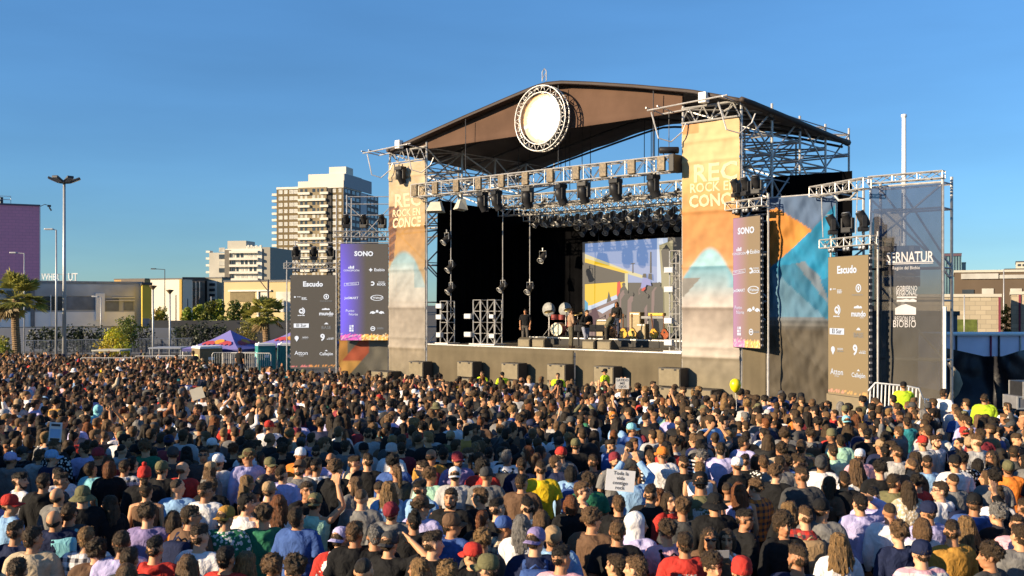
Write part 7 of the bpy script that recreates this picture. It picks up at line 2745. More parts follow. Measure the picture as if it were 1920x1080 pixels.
# --- white block with long balconies
def white_block():
    d = 430.0; f = F / d
    def zz(py): return CAMZ + (HOR - py) / f
    c = P(491, HOR, d)
    z0 = -3.0
    root = empty("apartment_block", (c.x, c.y, z0), math.radians(-10), "cream apartment block with long balconies and a lift house on the roof", "building")
    H = zz(466) - z0
    W = (491 - 418) / f
    mb = MB(); ramp_box(mb, -W, 0, 0, 25, 0, H); mb.build("wall", WHITEW, root)
    mb = MB(); ramp_box(mb, -W - 8.2, -W - 0.01, 1.5, 18, 0, H - 1.5); mb.build("wing", CONC, root)
    mb = MB(); ramp_box(mb, -W - 0.012, -W + 2.3, -0.8, -0.004, 0, H - 0.5); mb.build("dark_fin", mat("concrete_dark", (0.16, 0.145, 0.12), 0.85), root)
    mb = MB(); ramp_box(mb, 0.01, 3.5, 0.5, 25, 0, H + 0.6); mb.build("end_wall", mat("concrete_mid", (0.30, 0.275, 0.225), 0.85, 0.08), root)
    mb = MB(); ramp_box(mb, -W - 0.5, -W + 8, 3, 12, H, H + 3.6); mb.build("lift_house", CONC, root)
    n = 9; fh = H / 10.5
    for k in range(2, 11):
        z = k * fh
        b = MB(); ramp_box(b, -W + 2.4, -1.2, -1.6, -0.003, z - 0.45, z + 0.55); b.build("balcony", WHITEW, root)
        for j in range(6):
            a = -W + 3.0 + j * (W - 4.6) / 6
            if k < 10: win2 = MB(); ramp_box(win2, a, a + (W - 4.6) / 6 * (0.5 + 0.3 * WRNG.random()), -0.10, -0.002, z + 0.6, z + fh - 0.55); win2.build("window", GLASS_P if WRNG.random() < .62 else GLASS_D, root)
        wb = MB(); ramp_box(wb, -W - 3.6, -W - 1.0, 1.3, 1.497, z + 0.25, z + fh * 0.72); wb.build("window", GLASS_D if k % 2 else GLASS_P, root)
        sb = MB(); ramp_box(sb, -W - 10.0, -W - 8.22, 2.0, 5, z, z + 0.9); sb.build("side_balcony", WHITEW, root)
    cl = MB()
    for i in range(14):
        ramp_box(cl, -W + 9 + i * (W - 10) / 14, -W + 9.8 + i * (W - 10) / 14, 1, 1.8, H, H + WRNG.uniform(.5, 1.6))
    cl.build("roof_vent", WHITEW, root)
white_block()

def simple_building(name, label, px0, px1, d, y_top, depth, rot, m, y_bot=None, extras=(), z0=None, group=None, roof=None):
    """A building whose front runs from px0 to px1 of the photograph, its flanks in line with the view so that only the front shows."""
    f = F / d
    a = P(px0, HOR, d)
    rot = rot or -math.atan2(a.x, d) * (1.04 if a.x < 0 else 0.99)
    def u_at(px):
        k = (px - 960.0) / F
        return (k * d - a.x) / (math.cos(rot) - k * math.sin(rot))
    W = u_at(px1)
    z0 = ground_z(d) - 0.2 if z0 is None else z0
    def zz(py, u): return CAMZ + (HOR - py) * (d + u * math.sin(rot)) / F - z0
    H = zz(y_top, W / 2)
    root = empty(name, (a.x, a.y, z0), rot, label, "building", group)
    mb = MB(); ramp_box(mb, 0, W, 0, depth, 0, H); mb.build("wall", m, root)
    mb = MB(); ramp_box(mb, -0.1, W + 0.1, -0.12, depth + 0.1, H + 0.003, H + 0.28); mb.build("roof", roof or DARKSTEEL, root)
    for nm, p0, p1, yt, yb, mm, proud in extras:
        u0, u1 = u_at(px0 + p0), u_at(px0 + p1)
        um = (u0 + u1) / 2
        zt, zb = min(zz(yt, um), H - 0.01), zz(yb, um)
        MB().box((um, -proud / 2 - 0.002, (zt + zb) / 2), (u1 - u0, proud, zt - zb)).build(nm, mm, root)
    return root
# beige box behind the shorter screen, with big dark openings and a white upper storey
simple_building("office_building", "beige flat-roofed building with large framed openings behind the palm", 420, 550, 200, 528, 10, -0.45, mat("wall_beige", (0.47, 0.37, 0.20), 0.85, 0.08, 0.1), extras=[("white_upper_wall", 82, 130, 502, 527.9, WHITEW, 0.3), ("opening", 12, 57, 548, 566, mat("opening_tan", (0.17, 0.135, 0.07), 0.8), 0.1), ("window", 67, 84, 548, 590, GLASS_P, 0.1), ("window", 98, 128, 547, 585, GLASS_P, 0.1), ("frame", 64, 67, 546, 595, WHITEW, 0.4), ("band", 10, 90, 543.5, 546.5, WHITEW, 0.4)])
simple_building("office_building", "cream box building with a brown glazed side behind the mushroom lamps", 282, 342, 226, 524, 3, -0.45, mat("wall_cream", (0.60, 0.56, 0.45), 0.85, 0.06, 0.1), extras=[("pier", 56, 60.5, 524, 600, mat("pier_ochre", (0.42, 0.27, 0.07), 0.8), 0.3)])
simple_building("office_building", "dark brown glazed building with thin white frames next to the cream box", 343, 384, 232, 522, 25, 0.0, mat("wall_umber", (0.10, 0.085, 0.07), 0.7, 0.2, 0.3), extras=[("window", 4, 36, 530, 540, GLASS_D, 0.1), ("window", 4, 36, 546, 556, GLASS_D, 0.1), ("mullion", 17, 17.8, 528, 600, WHITEPAINT, 0.3), ("mullion", 24, 24.8, 528, 600, WHITEPAINT, 0.3), ("mullion", 31, 31.8, 528, 600, WHITEPAINT, 0.3)])  # right flank as its own block, shade put into the dark colour
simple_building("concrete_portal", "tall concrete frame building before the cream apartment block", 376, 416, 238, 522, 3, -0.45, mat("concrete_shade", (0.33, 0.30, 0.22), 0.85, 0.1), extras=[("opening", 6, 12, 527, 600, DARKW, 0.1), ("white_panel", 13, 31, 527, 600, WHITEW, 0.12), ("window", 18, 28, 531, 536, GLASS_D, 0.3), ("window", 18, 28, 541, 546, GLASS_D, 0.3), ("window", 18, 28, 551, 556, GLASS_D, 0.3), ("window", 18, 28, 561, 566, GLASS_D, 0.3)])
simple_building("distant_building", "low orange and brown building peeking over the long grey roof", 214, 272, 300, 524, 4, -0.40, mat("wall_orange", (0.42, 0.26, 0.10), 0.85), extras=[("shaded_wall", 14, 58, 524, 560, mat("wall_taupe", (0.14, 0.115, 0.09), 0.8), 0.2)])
# long low commercial building
lb = simple_building("low_hall", "long low grey hall with glass front behind the palm and lamp posts", -60, 267, 118, 531, 22, 0.0, mat("hall_grey", (0.42, 0.43, 0.44), 0.8, 0.12, 0.3), extras=[
    ("cladding", 0, 312, 532.5, 555, mat("hall_dark", (0.40, 0.41, 0.42), 0.35, 0.4, 0.25, spec=0.5), 0.10), ("lower_wall", 60, 312, 585, 612, mat("hall_pale", (0.80, 0.80, 0.80), 0.8, 0.08, 0.5), 0.14),
    ("window", 130, 154, 556, 582, GLASS_D, 0.08), ("window", 156, 178, 556, 582, GLASS_D, 0.08), ("window", 180, 238, 556, 581, GLASS_B, 0.06), ("window", 258, 283, 560, 583, GLASS_B, 0.08), ("pier", 239, 256, 550, 600, mat("hall_pale", (0.44, 0.49, 0.53)), 0.3), ("pier", 154.2, 155.8, 553, 612, WHITEPAINT, 0.2), ("pier", 178.2, 179.8, 553, 612, WHITEPAINT, 0.2),
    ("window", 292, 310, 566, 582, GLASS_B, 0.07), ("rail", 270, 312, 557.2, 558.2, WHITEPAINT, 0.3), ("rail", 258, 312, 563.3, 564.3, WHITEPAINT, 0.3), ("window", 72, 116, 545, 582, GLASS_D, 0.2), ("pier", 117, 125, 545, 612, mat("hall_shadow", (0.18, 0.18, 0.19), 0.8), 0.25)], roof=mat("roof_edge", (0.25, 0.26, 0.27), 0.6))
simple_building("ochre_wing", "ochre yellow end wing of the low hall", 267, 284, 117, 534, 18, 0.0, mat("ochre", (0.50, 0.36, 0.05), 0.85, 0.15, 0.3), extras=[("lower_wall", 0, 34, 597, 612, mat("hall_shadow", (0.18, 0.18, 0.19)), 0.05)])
# rooftop letters
o = empty("rooftop_letters", P(78, 530.5, 128), 0, "row of white letters standing on the roof of the low hall", "sign")
mb = MB(); write(mb, "VVHER", (0.0, 0, 0.72), (1, 0, 0), (0, 0, 1), 1.15, 0, 0.01, 'LEFT', 0.62); write(mb, "UT", (3.3, 0, 0.72), (1, 0, 0), (0, 0, 1), 1.35, 0, 0.01, 'LEFT', 0.7)
mb.build("lettering", WHITEPAINT, o)
mb = MB(); mb.tube([(-.1, .1, 0.25), (4.4, .1, 0.25)], 0.05, 5); mb.tube([(-.1, .1, 1.1), (4.4, .1, 1.1)], 0.04, 5)
for x in np.linspace(0, 4.3, 7): mb.tube([(x, .1, 0), (x, .1, 1.2)], 0.04, 5)
mb.build("frame", STEEL, o)
# purple hall
def purple():
    d = 150.0; f = F / d
    a = P(74, HOR, d)
    root = empty("purple_hall", (a.x, a.y, -1.0), math.radians(26.5), "big windowless purple hall at the left edge", "building")
    H = CAMZ + (HOR - 387) / f + 1.0
    m, nt, b = base_mat("purple_cladding")
    tc = nd(nt, "ShaderNodeTexCoord"); wv = nd(nt, "ShaderNodeTexBrick")
    wv.inputs["Scale"].default_value = 0.55; wv.inputs["Color1"].default_value = (0.72, 0.27, 0.38, 1); wv.inputs["Color2"].default_value = (0.76, 0.28, 0.40, 1); wv.inputs["Mortar"].default_value = (0.55, 0.20, 0.30, 1); wv.inputs["Mortar Size"].default_value = 0.012
    mp = nd(nt, "ShaderNodeMapping"); mp.inputs["Rotation"].default_value = (math.radians(90), 0, 0)
    nt.links.new(tc.outputs["Object"], mp.inputs["Vector"]); nt.links.new(mp.outputs[0], wv.inputs["Vector"]); nt.links.new(wv.outputs["Color"], b.inputs["Base Color"]); b.inputs["Roughness"].default_value = 0.7
    mb = MB(); ramp_box(mb, -26, 0, 0, 30, 0, H); mb.build("wall", m, root)
    mb = MB(); ramp_box(mb, -26, 0.12, -0.12, 30, H + 0.003, H + 0.25); mb.build("roof", mat("purple_trim", (0.12, 0.10, 0.14), 0.6), root)
    mb = MB(); ramp_box(mb, 0.003, 0.14, -0.1, 0.3, 0, H); mb.build("corner_trim", WHITEPAINT, root)
    mb = MB()
    for x in np.linspace(-12, -3.8, 7): mb.tube([(x, 0.5, H + .25), (x, 0.5, H + 1.35)], 0.04, 5)
    for z in (0.85, 1.35): mb.tube([(-12, 0.5, H + z), (-3.8, 0.5, H + z)], 0.04, 5)
    mb.build("railing", STEEL, root)
    mb = MB(); mb.bevbox((-5.4, 1, H + .75), (1.2, 0.9, 0.9), 0.05); mb.build("vent_box", DARKSTEEL, root)
    mb = MB(); mb.tube([(0.1, 0, H), (0.7, -.3, H + .3), (1.1, -.3, H + .2)], 0.05, 5); mb.bevbox((1.3, -.3, H + .1), (.5, .3, .3), 0.05); mb.tube([(1.3, -.3, H - .1), (1.6, -.3, H - .6)], 0.12, 6); mb.build("floodlight_arm", DARKSTEEL, root)
purple()
# right side: stone wall building, brown hall, glass tower, terraced building
stone, snt, sb = base_mat("stone_blocks")
tc = nd(snt, "ShaderNodeTexCoord"); mp = nd(snt, "ShaderNodeMapping"); mp.inputs["Rotation"].default_value = (math.radians(90), 0, 0)
bk = nd(snt, "ShaderNodeTexBrick"); bk.inputs["Scale"].default_value = 1.0; bk.inputs["Brick Width"].default_value = 0.9; bk.inputs["Row Height"].default_value = 0.42; bk.inputs["Color1"].default_value = (0.40, 0.335, 0.235, 1); bk.inputs["Color2"].default_value = (0.31, 0.26, 0.18, 1); bk.inputs["Mortar"].default_value = (0.22, 0.19, 0.14, 1); bk.inputs["Mortar Size"].default_value = 0.02
snt.links.new(tc.outputs["Object"], mp.inputs["Vector"]); snt.links.new(mp.outputs[0], bk.inputs["Vector"]); snt.links.new(bk.outputs["Color"], sb.inputs["Base Color"]); sb.inputs["Roughness"].default_value = 0.9
BROWNH = mat("hall_umber", (0.105, 0.075, 0.05), 0.8, 0.15, 0.3)
simple_building("stone_building", "stone block building with a low opening behind the see-through banner", 1700, 1876, 95, 557, 12, 0.0, stone, extras=[("opening", 95, 132, 599, 630, mat("opening_green", (0.08, 0.10, 0.02), 0.8, 0.5, 2.0), 0.04), ("red_edge", 172, 176, 557, 630, mat("wall_wine", (0.16, 0.03, 0.05), 0.8), 0.1)], roof=CONC)
simple_building("stone_building", "separate stone block at the right edge", 1896, 1990, 95, 552, 12, 0.0, stone, extras=[("red_edge", 14, 18, 552, 630, mat("wall_wine", (0.16, 0.03, 0.05), 0.8), 0.1)], roof=CONC)
simple_building("brown_hall", "dark brown hall with a pale clerestory behind the stone building", 1790, 1990, 125, 510, 20, 0.0, BROWNH, extras=[("clerestory", 12, 82, 513, 523, mat("clerestory", (0.42, 0.40, 0.36), 0.5, 0.3, 0.5), 0.2), ("window", 51, 73, 541, 552, GLASS_P, 0.1), ("window", 14, 36, 543, 552, GLASS_D, 0.1), ("clerestory", 84, 160, 515, 522, mat("clerestory", (0.42, 0.40, 0.36)), 0.2), ("window", 104, 126, 541, 552, GLASS_P, 0.1)], roof=CONC)
gt = simple_building("glass_tower", "distant blue glass office tower by the outer scaffold", 1766, 1803, 420, 476, 25, 0.0, mat("glass_facade", (0.13, 0.22, 0.25), 0.15, 0.4, 0.15, spec=0.7), extras=[("mullion", x, x + 0.5, 480, 560, mat("mullion_dark", (0.06, 0.09, 0.10), 0.5), 0.4) for x in np.arange(3, 37, 5)] + [("crown_band", 0, 37, 476, 480, mat("crown_wine", (0.10, 0.06, 0.08), 0.6), 0.5)])
simple_building("glass_tower", "lower step of the distant glass office tower", 1803.5, 1811, 420, 493, 25, 0.0, mat("glass_facade", (0.13, 0.22, 0.25)))
simple_building("terraced_building", "pale terraced building at the right edge of the skyline", 1884, 1990, 260, 505, 20, 0.0, CONC, extras=[("balcony", 0, 40, 507 + k * 7, 509 + k * 7, WHITEW, 1.5) for k in range(4)] + [("window", 4 + j * 9, 10 + j * 9, 510 + k * 7, 513 + k * 7, GLASS_D, 0.1) for k in range(3) for j in range(4)])
simple_building("terraced_building", "upper step of the pale terraced building", 1905, 1990, 262, 491, 18, 0.0, CONC, extras=[("window", 3 + j * 9, 9 + j * 9, 495, 499, GLASS_D, 0.1) for j in range(3)])
simple_building("grey_shed", "grey pitched shed half hidden by the see-through banner", 1700, 1795, 62, 592, 8, 0.15, mat("shed_grey", (0.13, 0.14, 0.16), 0.8, 0.15, 0.5))
simple_building("background_house", "pale house seen through the upper part of the dark mesh banner", 1640, 1690, 140, 395, 15, 0.0, mat("house_tan", (0.40, 0.36, 0.28), 0.8), extras=[("window", 6 + j * 15, 16 + j * 15, 430 + k * 22, 442 + k * 22, GLASS_P, 0.1) for k in range(6) for j in range(3)])
# long white and violet marquee wall
o = empty("marquee_wall", P(1760, 664, 50), 0, "long pale violet marquee wall with white roof edge behind the black tarpaulin", "marquee")
z1 = CAMZ + (HOR - 629) / F * 50 - o.location.z; W = 9.0
MB().box((W / 2, 1.5, (z1 - 1.8) / 2), (W, 3.0, z1 + 1.8)).build("wall", mat("marquee_violet", (0.80, 0.76, 0.92), 0.7, 0.12, 0.8), o)
MB().box((W / 2, 1.45, z1 + 0.05), (W + .2, 3.3, 0.09)).build("roof_edge", WHITEPAINT, o)
for x, m in ((0.85, DARKSTEEL), (2.55, mat("post_wine", (0.25, 0.03, 0.08), 0.6)), (2.95, DARKSTEEL), (4.0, STEEL)):
    MB().tube([(x, -.06, -1.2), (x, -.06, z1)], 0.05, 6).build("post", m, o)
# black tarpaulin
def tarp():
    d = 40.0
    ctrl = {0: [(1762, 650), (1800, 658), (1845, 668), (1880, 668), (1912, 658), (1960, 648)], 1: [(1762, 690), (1800, 700), (1845, 705), (1885, 702), (1920, 700), (1960, 700)], 2: [(1764, 760), (1800, 765), (1845, 768), (1885, 768), (1920, 768), (1960, 770)]}
    v, f = [], []
    nx, ny = 40, 18
    root_loc = P(1762, 760, d)
    for lay in (0, 1):
        for j in range(ny + 1):
            w = j / ny
            for i in range(nx + 1):
                u = i / nx * 5
                k = min(int(u), 4); a = u - k
                pts = [tuple(np.array(ctrl[r][k]) * (1 - a) + np.array(ctrl[r][k + 1]) * a) for r in (0, 1, 2)]
                q = np.array(pts[0]) * (1 - w) ** 2 + 2 * w * (1 - w) * np.array(pts[1]) + w * w * np.array(pts[2])
                dd = d + 0.8 * math.sin(u * 1.3) * (1 - w) + 1.2 * w * (1 - w) * math.sin(u * 0.9 + 1) + 0.25 * mnoise.noise(Vector((u * 1.7, w * 3, 1)))
                v.append(P(q[0], q[1], dd) + Vector((0, lay * 0.02, 0)) - root_loc)
    q = (nx + 1) * (ny + 1)
    for j in range(ny):
        for i in range(nx):
            a = j * (nx + 1) + i
            f.append((a, a + nx + 1, a + nx + 2, a + 1)); f.append((q + a, q + a + 1, q + a + nx + 2, q + a + nx + 1))
    o = MB().add(v, f).build("tarpaulin", mat("tarp_black", (0.022, 0.022, 0.027), 0.45, 0.5, 1.2, bump=0.4, bscale=4, spec=0.35), None, True, root_loc)
    tag(o, "sagging black tarpaulin screening the backstage at the far right", "tarpaulin")
tarp()
o = empty("pale_drape", P(1782, 745, 39), 0, "bunched pale drape hanging beside the black tarpaulin", "drape")
mb = MB(); mb.tube([(-0.05, 0, 1.35), (0.15, -.1, 0.9), (0.22, -.15, 0.55), (0.12, -.1, 0.2), (-0.15, 0, -0.3)], [0.03, 0.16, 0.20, 0.17, 0.05], 10, flat=0.5)
mb.build("cloth", mat("drape_tan", (0.34, 0.28, 0.20), 0.85, 0.2, 3.0, bump=0.4, bscale=8), o, True)
# flight cases at the right edge
for i, (px, py, w, h, lab) in enumerate(((1916, 765, 0.7, 0.38, "lower grey flight case at the right edge"), (1924, 746, 0.6, 0.5, "upper black flight case with pale edges stacked at the right edge"))):
    d = 30.0
    o = empty("flight_case", P(px, py, d), 0.1, lab, "flight case", "flight cases at the right edge")
    MB().bevbox((0, 0, h / 2), (w, 0.7, h), 0.03).build("body", mat("case_grey", (0.16, 0.16, 0.17), 0.5) if i == 0 else BLACK, o)
    mb = MB()
    for sx in (-1, 1):
        for z in (0.02, h - 0.02): mb.box((0, sx * 0.352, z), (w + .012, 0.03, 0.045))
        for sy in (-1, 1): mb.box((sx * w / 2, sy * 0.352, h / 2), (0.045, 0.032, h + .01))
    mb.build("edge_trim", ALU, o)
# white railing by the far right screen
o = empty("white_railing", (0, 0, 0), 0, "white railing with sloped ends before the see-through banner", "railing")
d = 33.0
top_ = [(1628, 733), (1641, 718), (1700, 724), (1722, 728), (1731, 748)]
mb = MB(); mb.tube([P(x, y, d) for x, y in top_], 0.032, 6); mb.build("handrail", WHITEPAINT, o, True)
for i, px in enumerate(np.arange(1632, 1730, 7.2)):
    yt = float(np.interp(px, [a for a, b in top_], [b for a, b in top_]))
    MB().tube([P(px, yt, d), P(px - 2, 772, d)], 0.022, 6).build("baluster", WHITEPAINT, o)
o = empty("white_railing", (0, 0, 0), 0, "lower white railing running to the white corner post", "railing")
mb = MB(); mb.tube([P(1731, 748, 33.2), P(1762, 752, 33.0)], 0.03, 6); mb.build("handrail", WHITEPAINT, o)
for px in np.arange(1734, 1762, 6.5): MB().tube([P(px, 748.5 + (px - 1731) * .13, 33.1), P(px, 775, 33.1)], 0.018, 5).build("baluster", WHITEPAINT, o)
o = tag(MB().tube([(0, 0, 0), (0, 0, 4.3)], 0.06, 8).build("corner_post", WHITEPAINT, None, loc=S(27.03, -1.1, -0.6)), "thick white post at the outer corner of the dark mesh banner", "post")
# dark loudspeaker array behind the mesh banner
o = empty("speaker_array", S(24.75, 1.3, 4.6), STAGE_YAW, "dark speaker block behind the see-through mesh banner", "speaker")
for k in range(4): MB().bevbox((0, 0, 0.37 * k), (1.1, 0.6, 0.35), 0.03).build("cabinet", BLACK, o)
MB().tube([(0, 0, 1.4), (0, 0, 3.2)], 0.03, 5).build("chain", DARKSTEEL, o)
tag(cloth_wall("dark_cloth", (24.2, 1.2), (25.35, 1.2), -0.6, 3.3, mat("cloth_navy", (0.03, 0.03, 0.05), 0.8), None, S, 20, 8, 0.05, 0.6, 31), "dark cloth hanging behind the lower half of the mesh banner", "cloth", "dark cloths behind the banners")
tag(cloth_wall("dark_cloth", (18.0, 4.0), (21.6, 4.4), 3.0, 9.2, BLACKCLOTH, None, S, 40, 8, 0.08, 0.7, 33), "tall black cloth behind the geometric banner", "cloth", "dark cloths behind the banners")

# ------------------------------------------------------------------ lamp posts and flagpole
POLE = mat("pole_pale", (0.42, 0.42, 0.42), 0.45, 0.1, 2.0, metal=0.3, spec=0.5)
POLED = mat("pole_dark", (0.07, 0.07, 0.075), 0.5, 0.1, 2.0)
def pole(name, label, px, d, ytop, r0, r1, m, cat="street lamp", group="lamp posts"):
    o = empty(name, (P(px, 0, d).x, d, ground_z(d)), 0, label, cat, group)
    h = CAMZ + (HOR - ytop) / F * d - ground_z(d)
    MB().tube([(0, 0, 0), (0, 0, h)], [r0, r1], 10).build("pole", m, o, True)
    MB().lathe([(r0 * 2.2, 0), (r0 * 2.2, 0.03), (r0 * 1.2, 0.08)], (0, 0, 0.0), 12).build("base", m, o)
    return o, h
o, h = pole("floodlight_mast", "tall mast with a ring of square floodlights near the palm", 120.5, 72, 340, 0.15, 0.09, POLE)
for k in range(6):
    a = k * math.pi / 3 + 0.3
    arm = MB().tube([(0, 0, h - .15), (0.45 * math.cos(a), 0.45 * math.sin(a), h - .05)], 0.04, 6).build("arm", POLED, o)
    R = Matrix.Rotation(a, 3, 'Z') @ Matrix.Rotation(-0.42, 3, 'Y')
    hd = MB().bevbox((0.72 * math.cos(a), 0.72 * math.sin(a), h + 0.10), (0.72, 0.46, 0.16), 0.04, rot=R).build("lamp_head", POLED, o)
    MB().box(Vector((0.72 * math.cos(a), 0.72 * math.sin(a), h + 0.10)) + R @ Vector((0, 0, -0.085)), (0.62, 0.38, 0.012), rot=R).build("lens", LENS, hd)
MB().lathe([(0.2, 0), (0.42, 0.03), (0.42, 0.09), (0.1, 0.12)], (0, 0, h - .16), 16).build("ring", POLED, o)
def arm_lamp(label, px, d, ytop, dirx, L, m, big=False):
    o, h = pole("street_lamp", label, px, d, ytop, 0.10 if big else 0.06, 0.06 if big else 0.045, m)
    MB().tube([(0, 0, h - .02), (dirx * L, 0, h + .05)], 0.04, 6).build("arm", m, o)
    hd = MB().bevbox((dirx * (L + .25), 0, h + .06), (0.75 if big else 0.6, 0.26, 0.13), 0.05).build("lamp_head", m, o)
    MB().box((dirx * (L + .25), 0, h - .012), (0.5, 0.2, 0.012)).build("lens", LENS, hd)
arm_lamp("tall pale street lamp left of the floodlight mast", 105.5, 84, 431, -1, 0.35, POLE, True)
arm_lamp("street lamp before the purple hall above the palm", 45.5, 92, 475, -1, 0.75, POLE)
arm_lamp("dark street lamp rising before the cream box building", 309, 120, 505, -1, 1.1, POLED)
arm_lamp("small white street lamp before the low hall", 189, 100, 557, -1, 0.3, POLE)
for px, yt, lab in ((287, 543, "mushroom topped lamp post, the taller of two"), (318.5, 551, "mushroom topped lamp post nearer the blue canopy")):
    o, h = pole("park_lamp", lab, px, 66, yt, 0.07, 0.055, POLE)
    MB().lathe([(0.05, -0.02), (0.09, 0.05), (0.24, 0.22), (0.26, 0.25), (0.05, 0.28)], (0, 0, h), 18).build("shade", mat("shade_bronze", (0.16, 0.11, 0.06), 0.4), o, True)
for px, yt, d, lab in ((352, 560, 130, "dark thin post before the brown glazed building"), (374, 558, 128, "dark thin post among the young trees"), (396, 556, 126, "thin grey post in front of the concrete frame"), (418, 561, 124, "white thin post just left of the palm"), (330, 553, 125, "leaning wooden pole behind the mushroom lamps")):
    pole("thin_post", lab, px, d, yt, 0.08, 0.06, POLE if "white" in lab or "grey" in lab else POLED, "post", "thin posts before the trees")
o, h = pole("utility_pole", "dark utility pole with a bracket behind the second palm", 503, 110, 524, 0.12, 0.1, POLED, "utility pole", None)
MB().tube([(0, 0, h - 1.3), (-1.1, 0, h + 0.1)], 0.05, 5).build("bracket", POLED, o); MB().tube([(-.9, 0, h - .05), (.1, 0, h - .05)], 0.04, 5).build("crossarm", POLED, o)
o, h = pole("flagpole", "thick white flagpole rising behind the see-through banner", 1695, 70, 220, 0.20, 0.14, WHITEPAINT, "flagpole", None)
MB().lathe([(0.17, 0), (0.19, 0.05), (0.19, 0.18), (0.12, 0.22)], (0, 0, h), 12).build("finial", WHITEPAINT, o)
for px, yt, d, lab in ((1808, 553, 90, "pale lamp post before the stone building"), (1882, 505, 110, "grey street lamp rising over the brown hall")):
    pole("thin_post", lab, px, d, yt, 0.07, 0.05, POLE, "post", "posts at the right")

# ------------------------------------------------------------------ canopies, cabins, barriers
def canopy(label, px, ypk, d, half, rot, zoff=0.0):
    c = P(px, HOR, d)
    gz = ground_z(d)
    o = empty("canopy_tent", (c.x, c.y, gz), rot, label, "canopy", "blue canopy tents")
    zp = CAMZ + (HOR - ypk) / F * d - gz; ze = zp - 1.0
    cols = [(0.20, 0.18, 0.50), (0.06, 0.055, 0.24)]
    m = mat("canopy_blue", (0.20, 0.18, 0.46), 0.7, 0.12, 1.5, bump=0.1, bscale=5)
    n = 8; v, f = [], []
    cs = [(-half, -half), (half, -half), (half, half), (-half, half)]
    for k in range(4):
        a, b = Vector((*cs[k], ze)), Vector((*cs[(k + 1) % 4], ze))
        base = len(v)
        for i in range(n + 1):
            w = i / n
            for j in range(n + 1):
                u = j / n
                p = (a + (b - a) * u) * (1 - w) + Vector((0, 0, zp)) * w
                p.z -= 0.22 * math.sin(w * math.pi) * 0.6
                v.append(p)
        for i in range(n):
            for j in range(n):
                q = base + i * (n + 1) + j
                f.append((q, q + 1, q + n + 2, q + n + 1))
    MB().add(v, f).build("roof_cloth", m, o, True)
    mb = MB()
    for k in range(4):
        a, b = Vector((*cs[k], ze)), Vector((*cs[(k + 1) % 4], ze))
        dn = Vector((0, 0, -0.16))
        mb.add([a, b, b + dn, a + dn], [(0, 1, 2, 3)])
    mb.build("valance", mat("canopy_navy", (0.04, 0.04, 0.16), 0.7), o)
    for x, y in cs: MB().tube([(x * .98, y * .98, 0), (x * .98, y * .98, ze)], 0.03, 6).build("leg", ALU, o)
    # the two-animal emblem with a sun on each slope and the dark band
    for k in range(4):
        a, b = Vector((*cs[k], ze)), Vector((*cs[(k + 1) % 4], ze))
        mid = (a + b) / 2
        ax = (b - a).normalized(); ay = (Vector((0, 0, zp)) - mid); L = ay.length; ay.normalize()
        nr = ax.cross(ay).normalized()
        if nr.z < 0: nr = -nr
        e = MB()
        org = mid - Vector((0, 0, 0.13)) + nr * 0.05
        sc = half / 1.5
        poly2(e, org + nr * 0.014, ax, ay, [(math.cos(t) * .26 * sc, .78 * sc + math.sin(t) * .22 * sc) for t in np.linspace(0, 6.283, 16)[:-1]], 1)
        for sg in (-1, 1):
            pts = [(sg * .10, .62), (sg * .34, .86), (sg * .62, .80), (sg * .78, .58), (sg * .70, .42), (sg * .58, .60), (sg * .46, .44), (sg * .34, .56), (sg * .2, .5)]
            poly2(e, org + nr * 0.02, ax, ay, [(x * sc, y * sc) for x, y in (pts if sg > 0 else pts[::-1])], 0)
        e.build("emblem", [mat("emblem_red", (0.42, 0.06, 0.07), 0.7), mat("emblem_yellow", (0.55, 0.27, 0.04), 0.7)], o)
canopy("blue canopy tent with a red and yellow emblem beside the tan cabin", 432, 619, 57.5, 1.86, math.radians(-20))
canopy("blue canopy tent half hidden behind the shorter grey LED screen", 566, 612, 58.5, 1.9, math.radians(-20))
def cabin(label, px0, px1, ytop, d, m, m2, rot):
    f = F / d
    a = P((px0 + px1) / 2, HOR, d)
    gz = ground_z(d)
    W = (px1 - px0) / f / (math.cos(rot) + abs(math.sin(rot)) * 0.95)
    h = CAMZ + (HOR - ytop) / f - gz
    o = empty("toilet_cabin", (a.x, a.y, gz), rot, label, "portable toilet", "portable toilets")
    MB().bevbox((0, 0, h * .47), (W, W * .95, h * .94), 0.03).build("shell", m, o)
    MB().lathe([(W * .72, 0), (W * .66, h * .05), (W * .2, h * .06)], (0, 0, h * .942), 4, rot=Matrix.Rotation(math.pi / 4, 3, 'Z')).build("roof", WHITEPAINT, o)
    dr = MB().bevbox((0, -W * .475 - .012, h * .46), (W * .78, 0.02, h * .80), 0.008).build("door", m2, o)
    MB().box((-W * .3, -W * .475 - .03, h * .45), (0.05, 0.03, 0.14)).build("handle", DARKSTEEL, dr)
    MB().box((0, -W * .475 - .026, h * .70), (W * .26, 0.01, h * .07)).build("door_sign", WHITEPAINT, dr)
    MB().box((-W * .5 - .012, 0, h * .52), (0.02, W * .70, h * .55)).build("side_panel", m2 if False else mat("cabin_pale_" + label[:4], [min(c * 1.9, .7) for c in ((.33, .26, .11) if "tan" in label else (.12, .42, .36))], 0.6), o)
    MB().tube([(-W * .3, W * .3, h * .94), (-W * .3, W * .3, h * 1.02)], 0.05, 8).build("vent", WHITEPAINT, o)
TAN1 = mat("cabin_tan", (0.21, 0.155, 0.085), 0.6, 0.1, 2.0)
TEAL1 = mat("cabin_teal", (0.035, 0.21, 0.20), 0.55, 0.1, 2.0)
cabin("tan portable toilet under the corner of the blue canopy", 358, 418, 648, 54.5, TAN1, TAN1, math.radians(38))
cabin("teal portable toilet with a bright side left of the LED screen", 476, 519, 643, 55.4, TEAL1, TEAL1, math.radians(24))
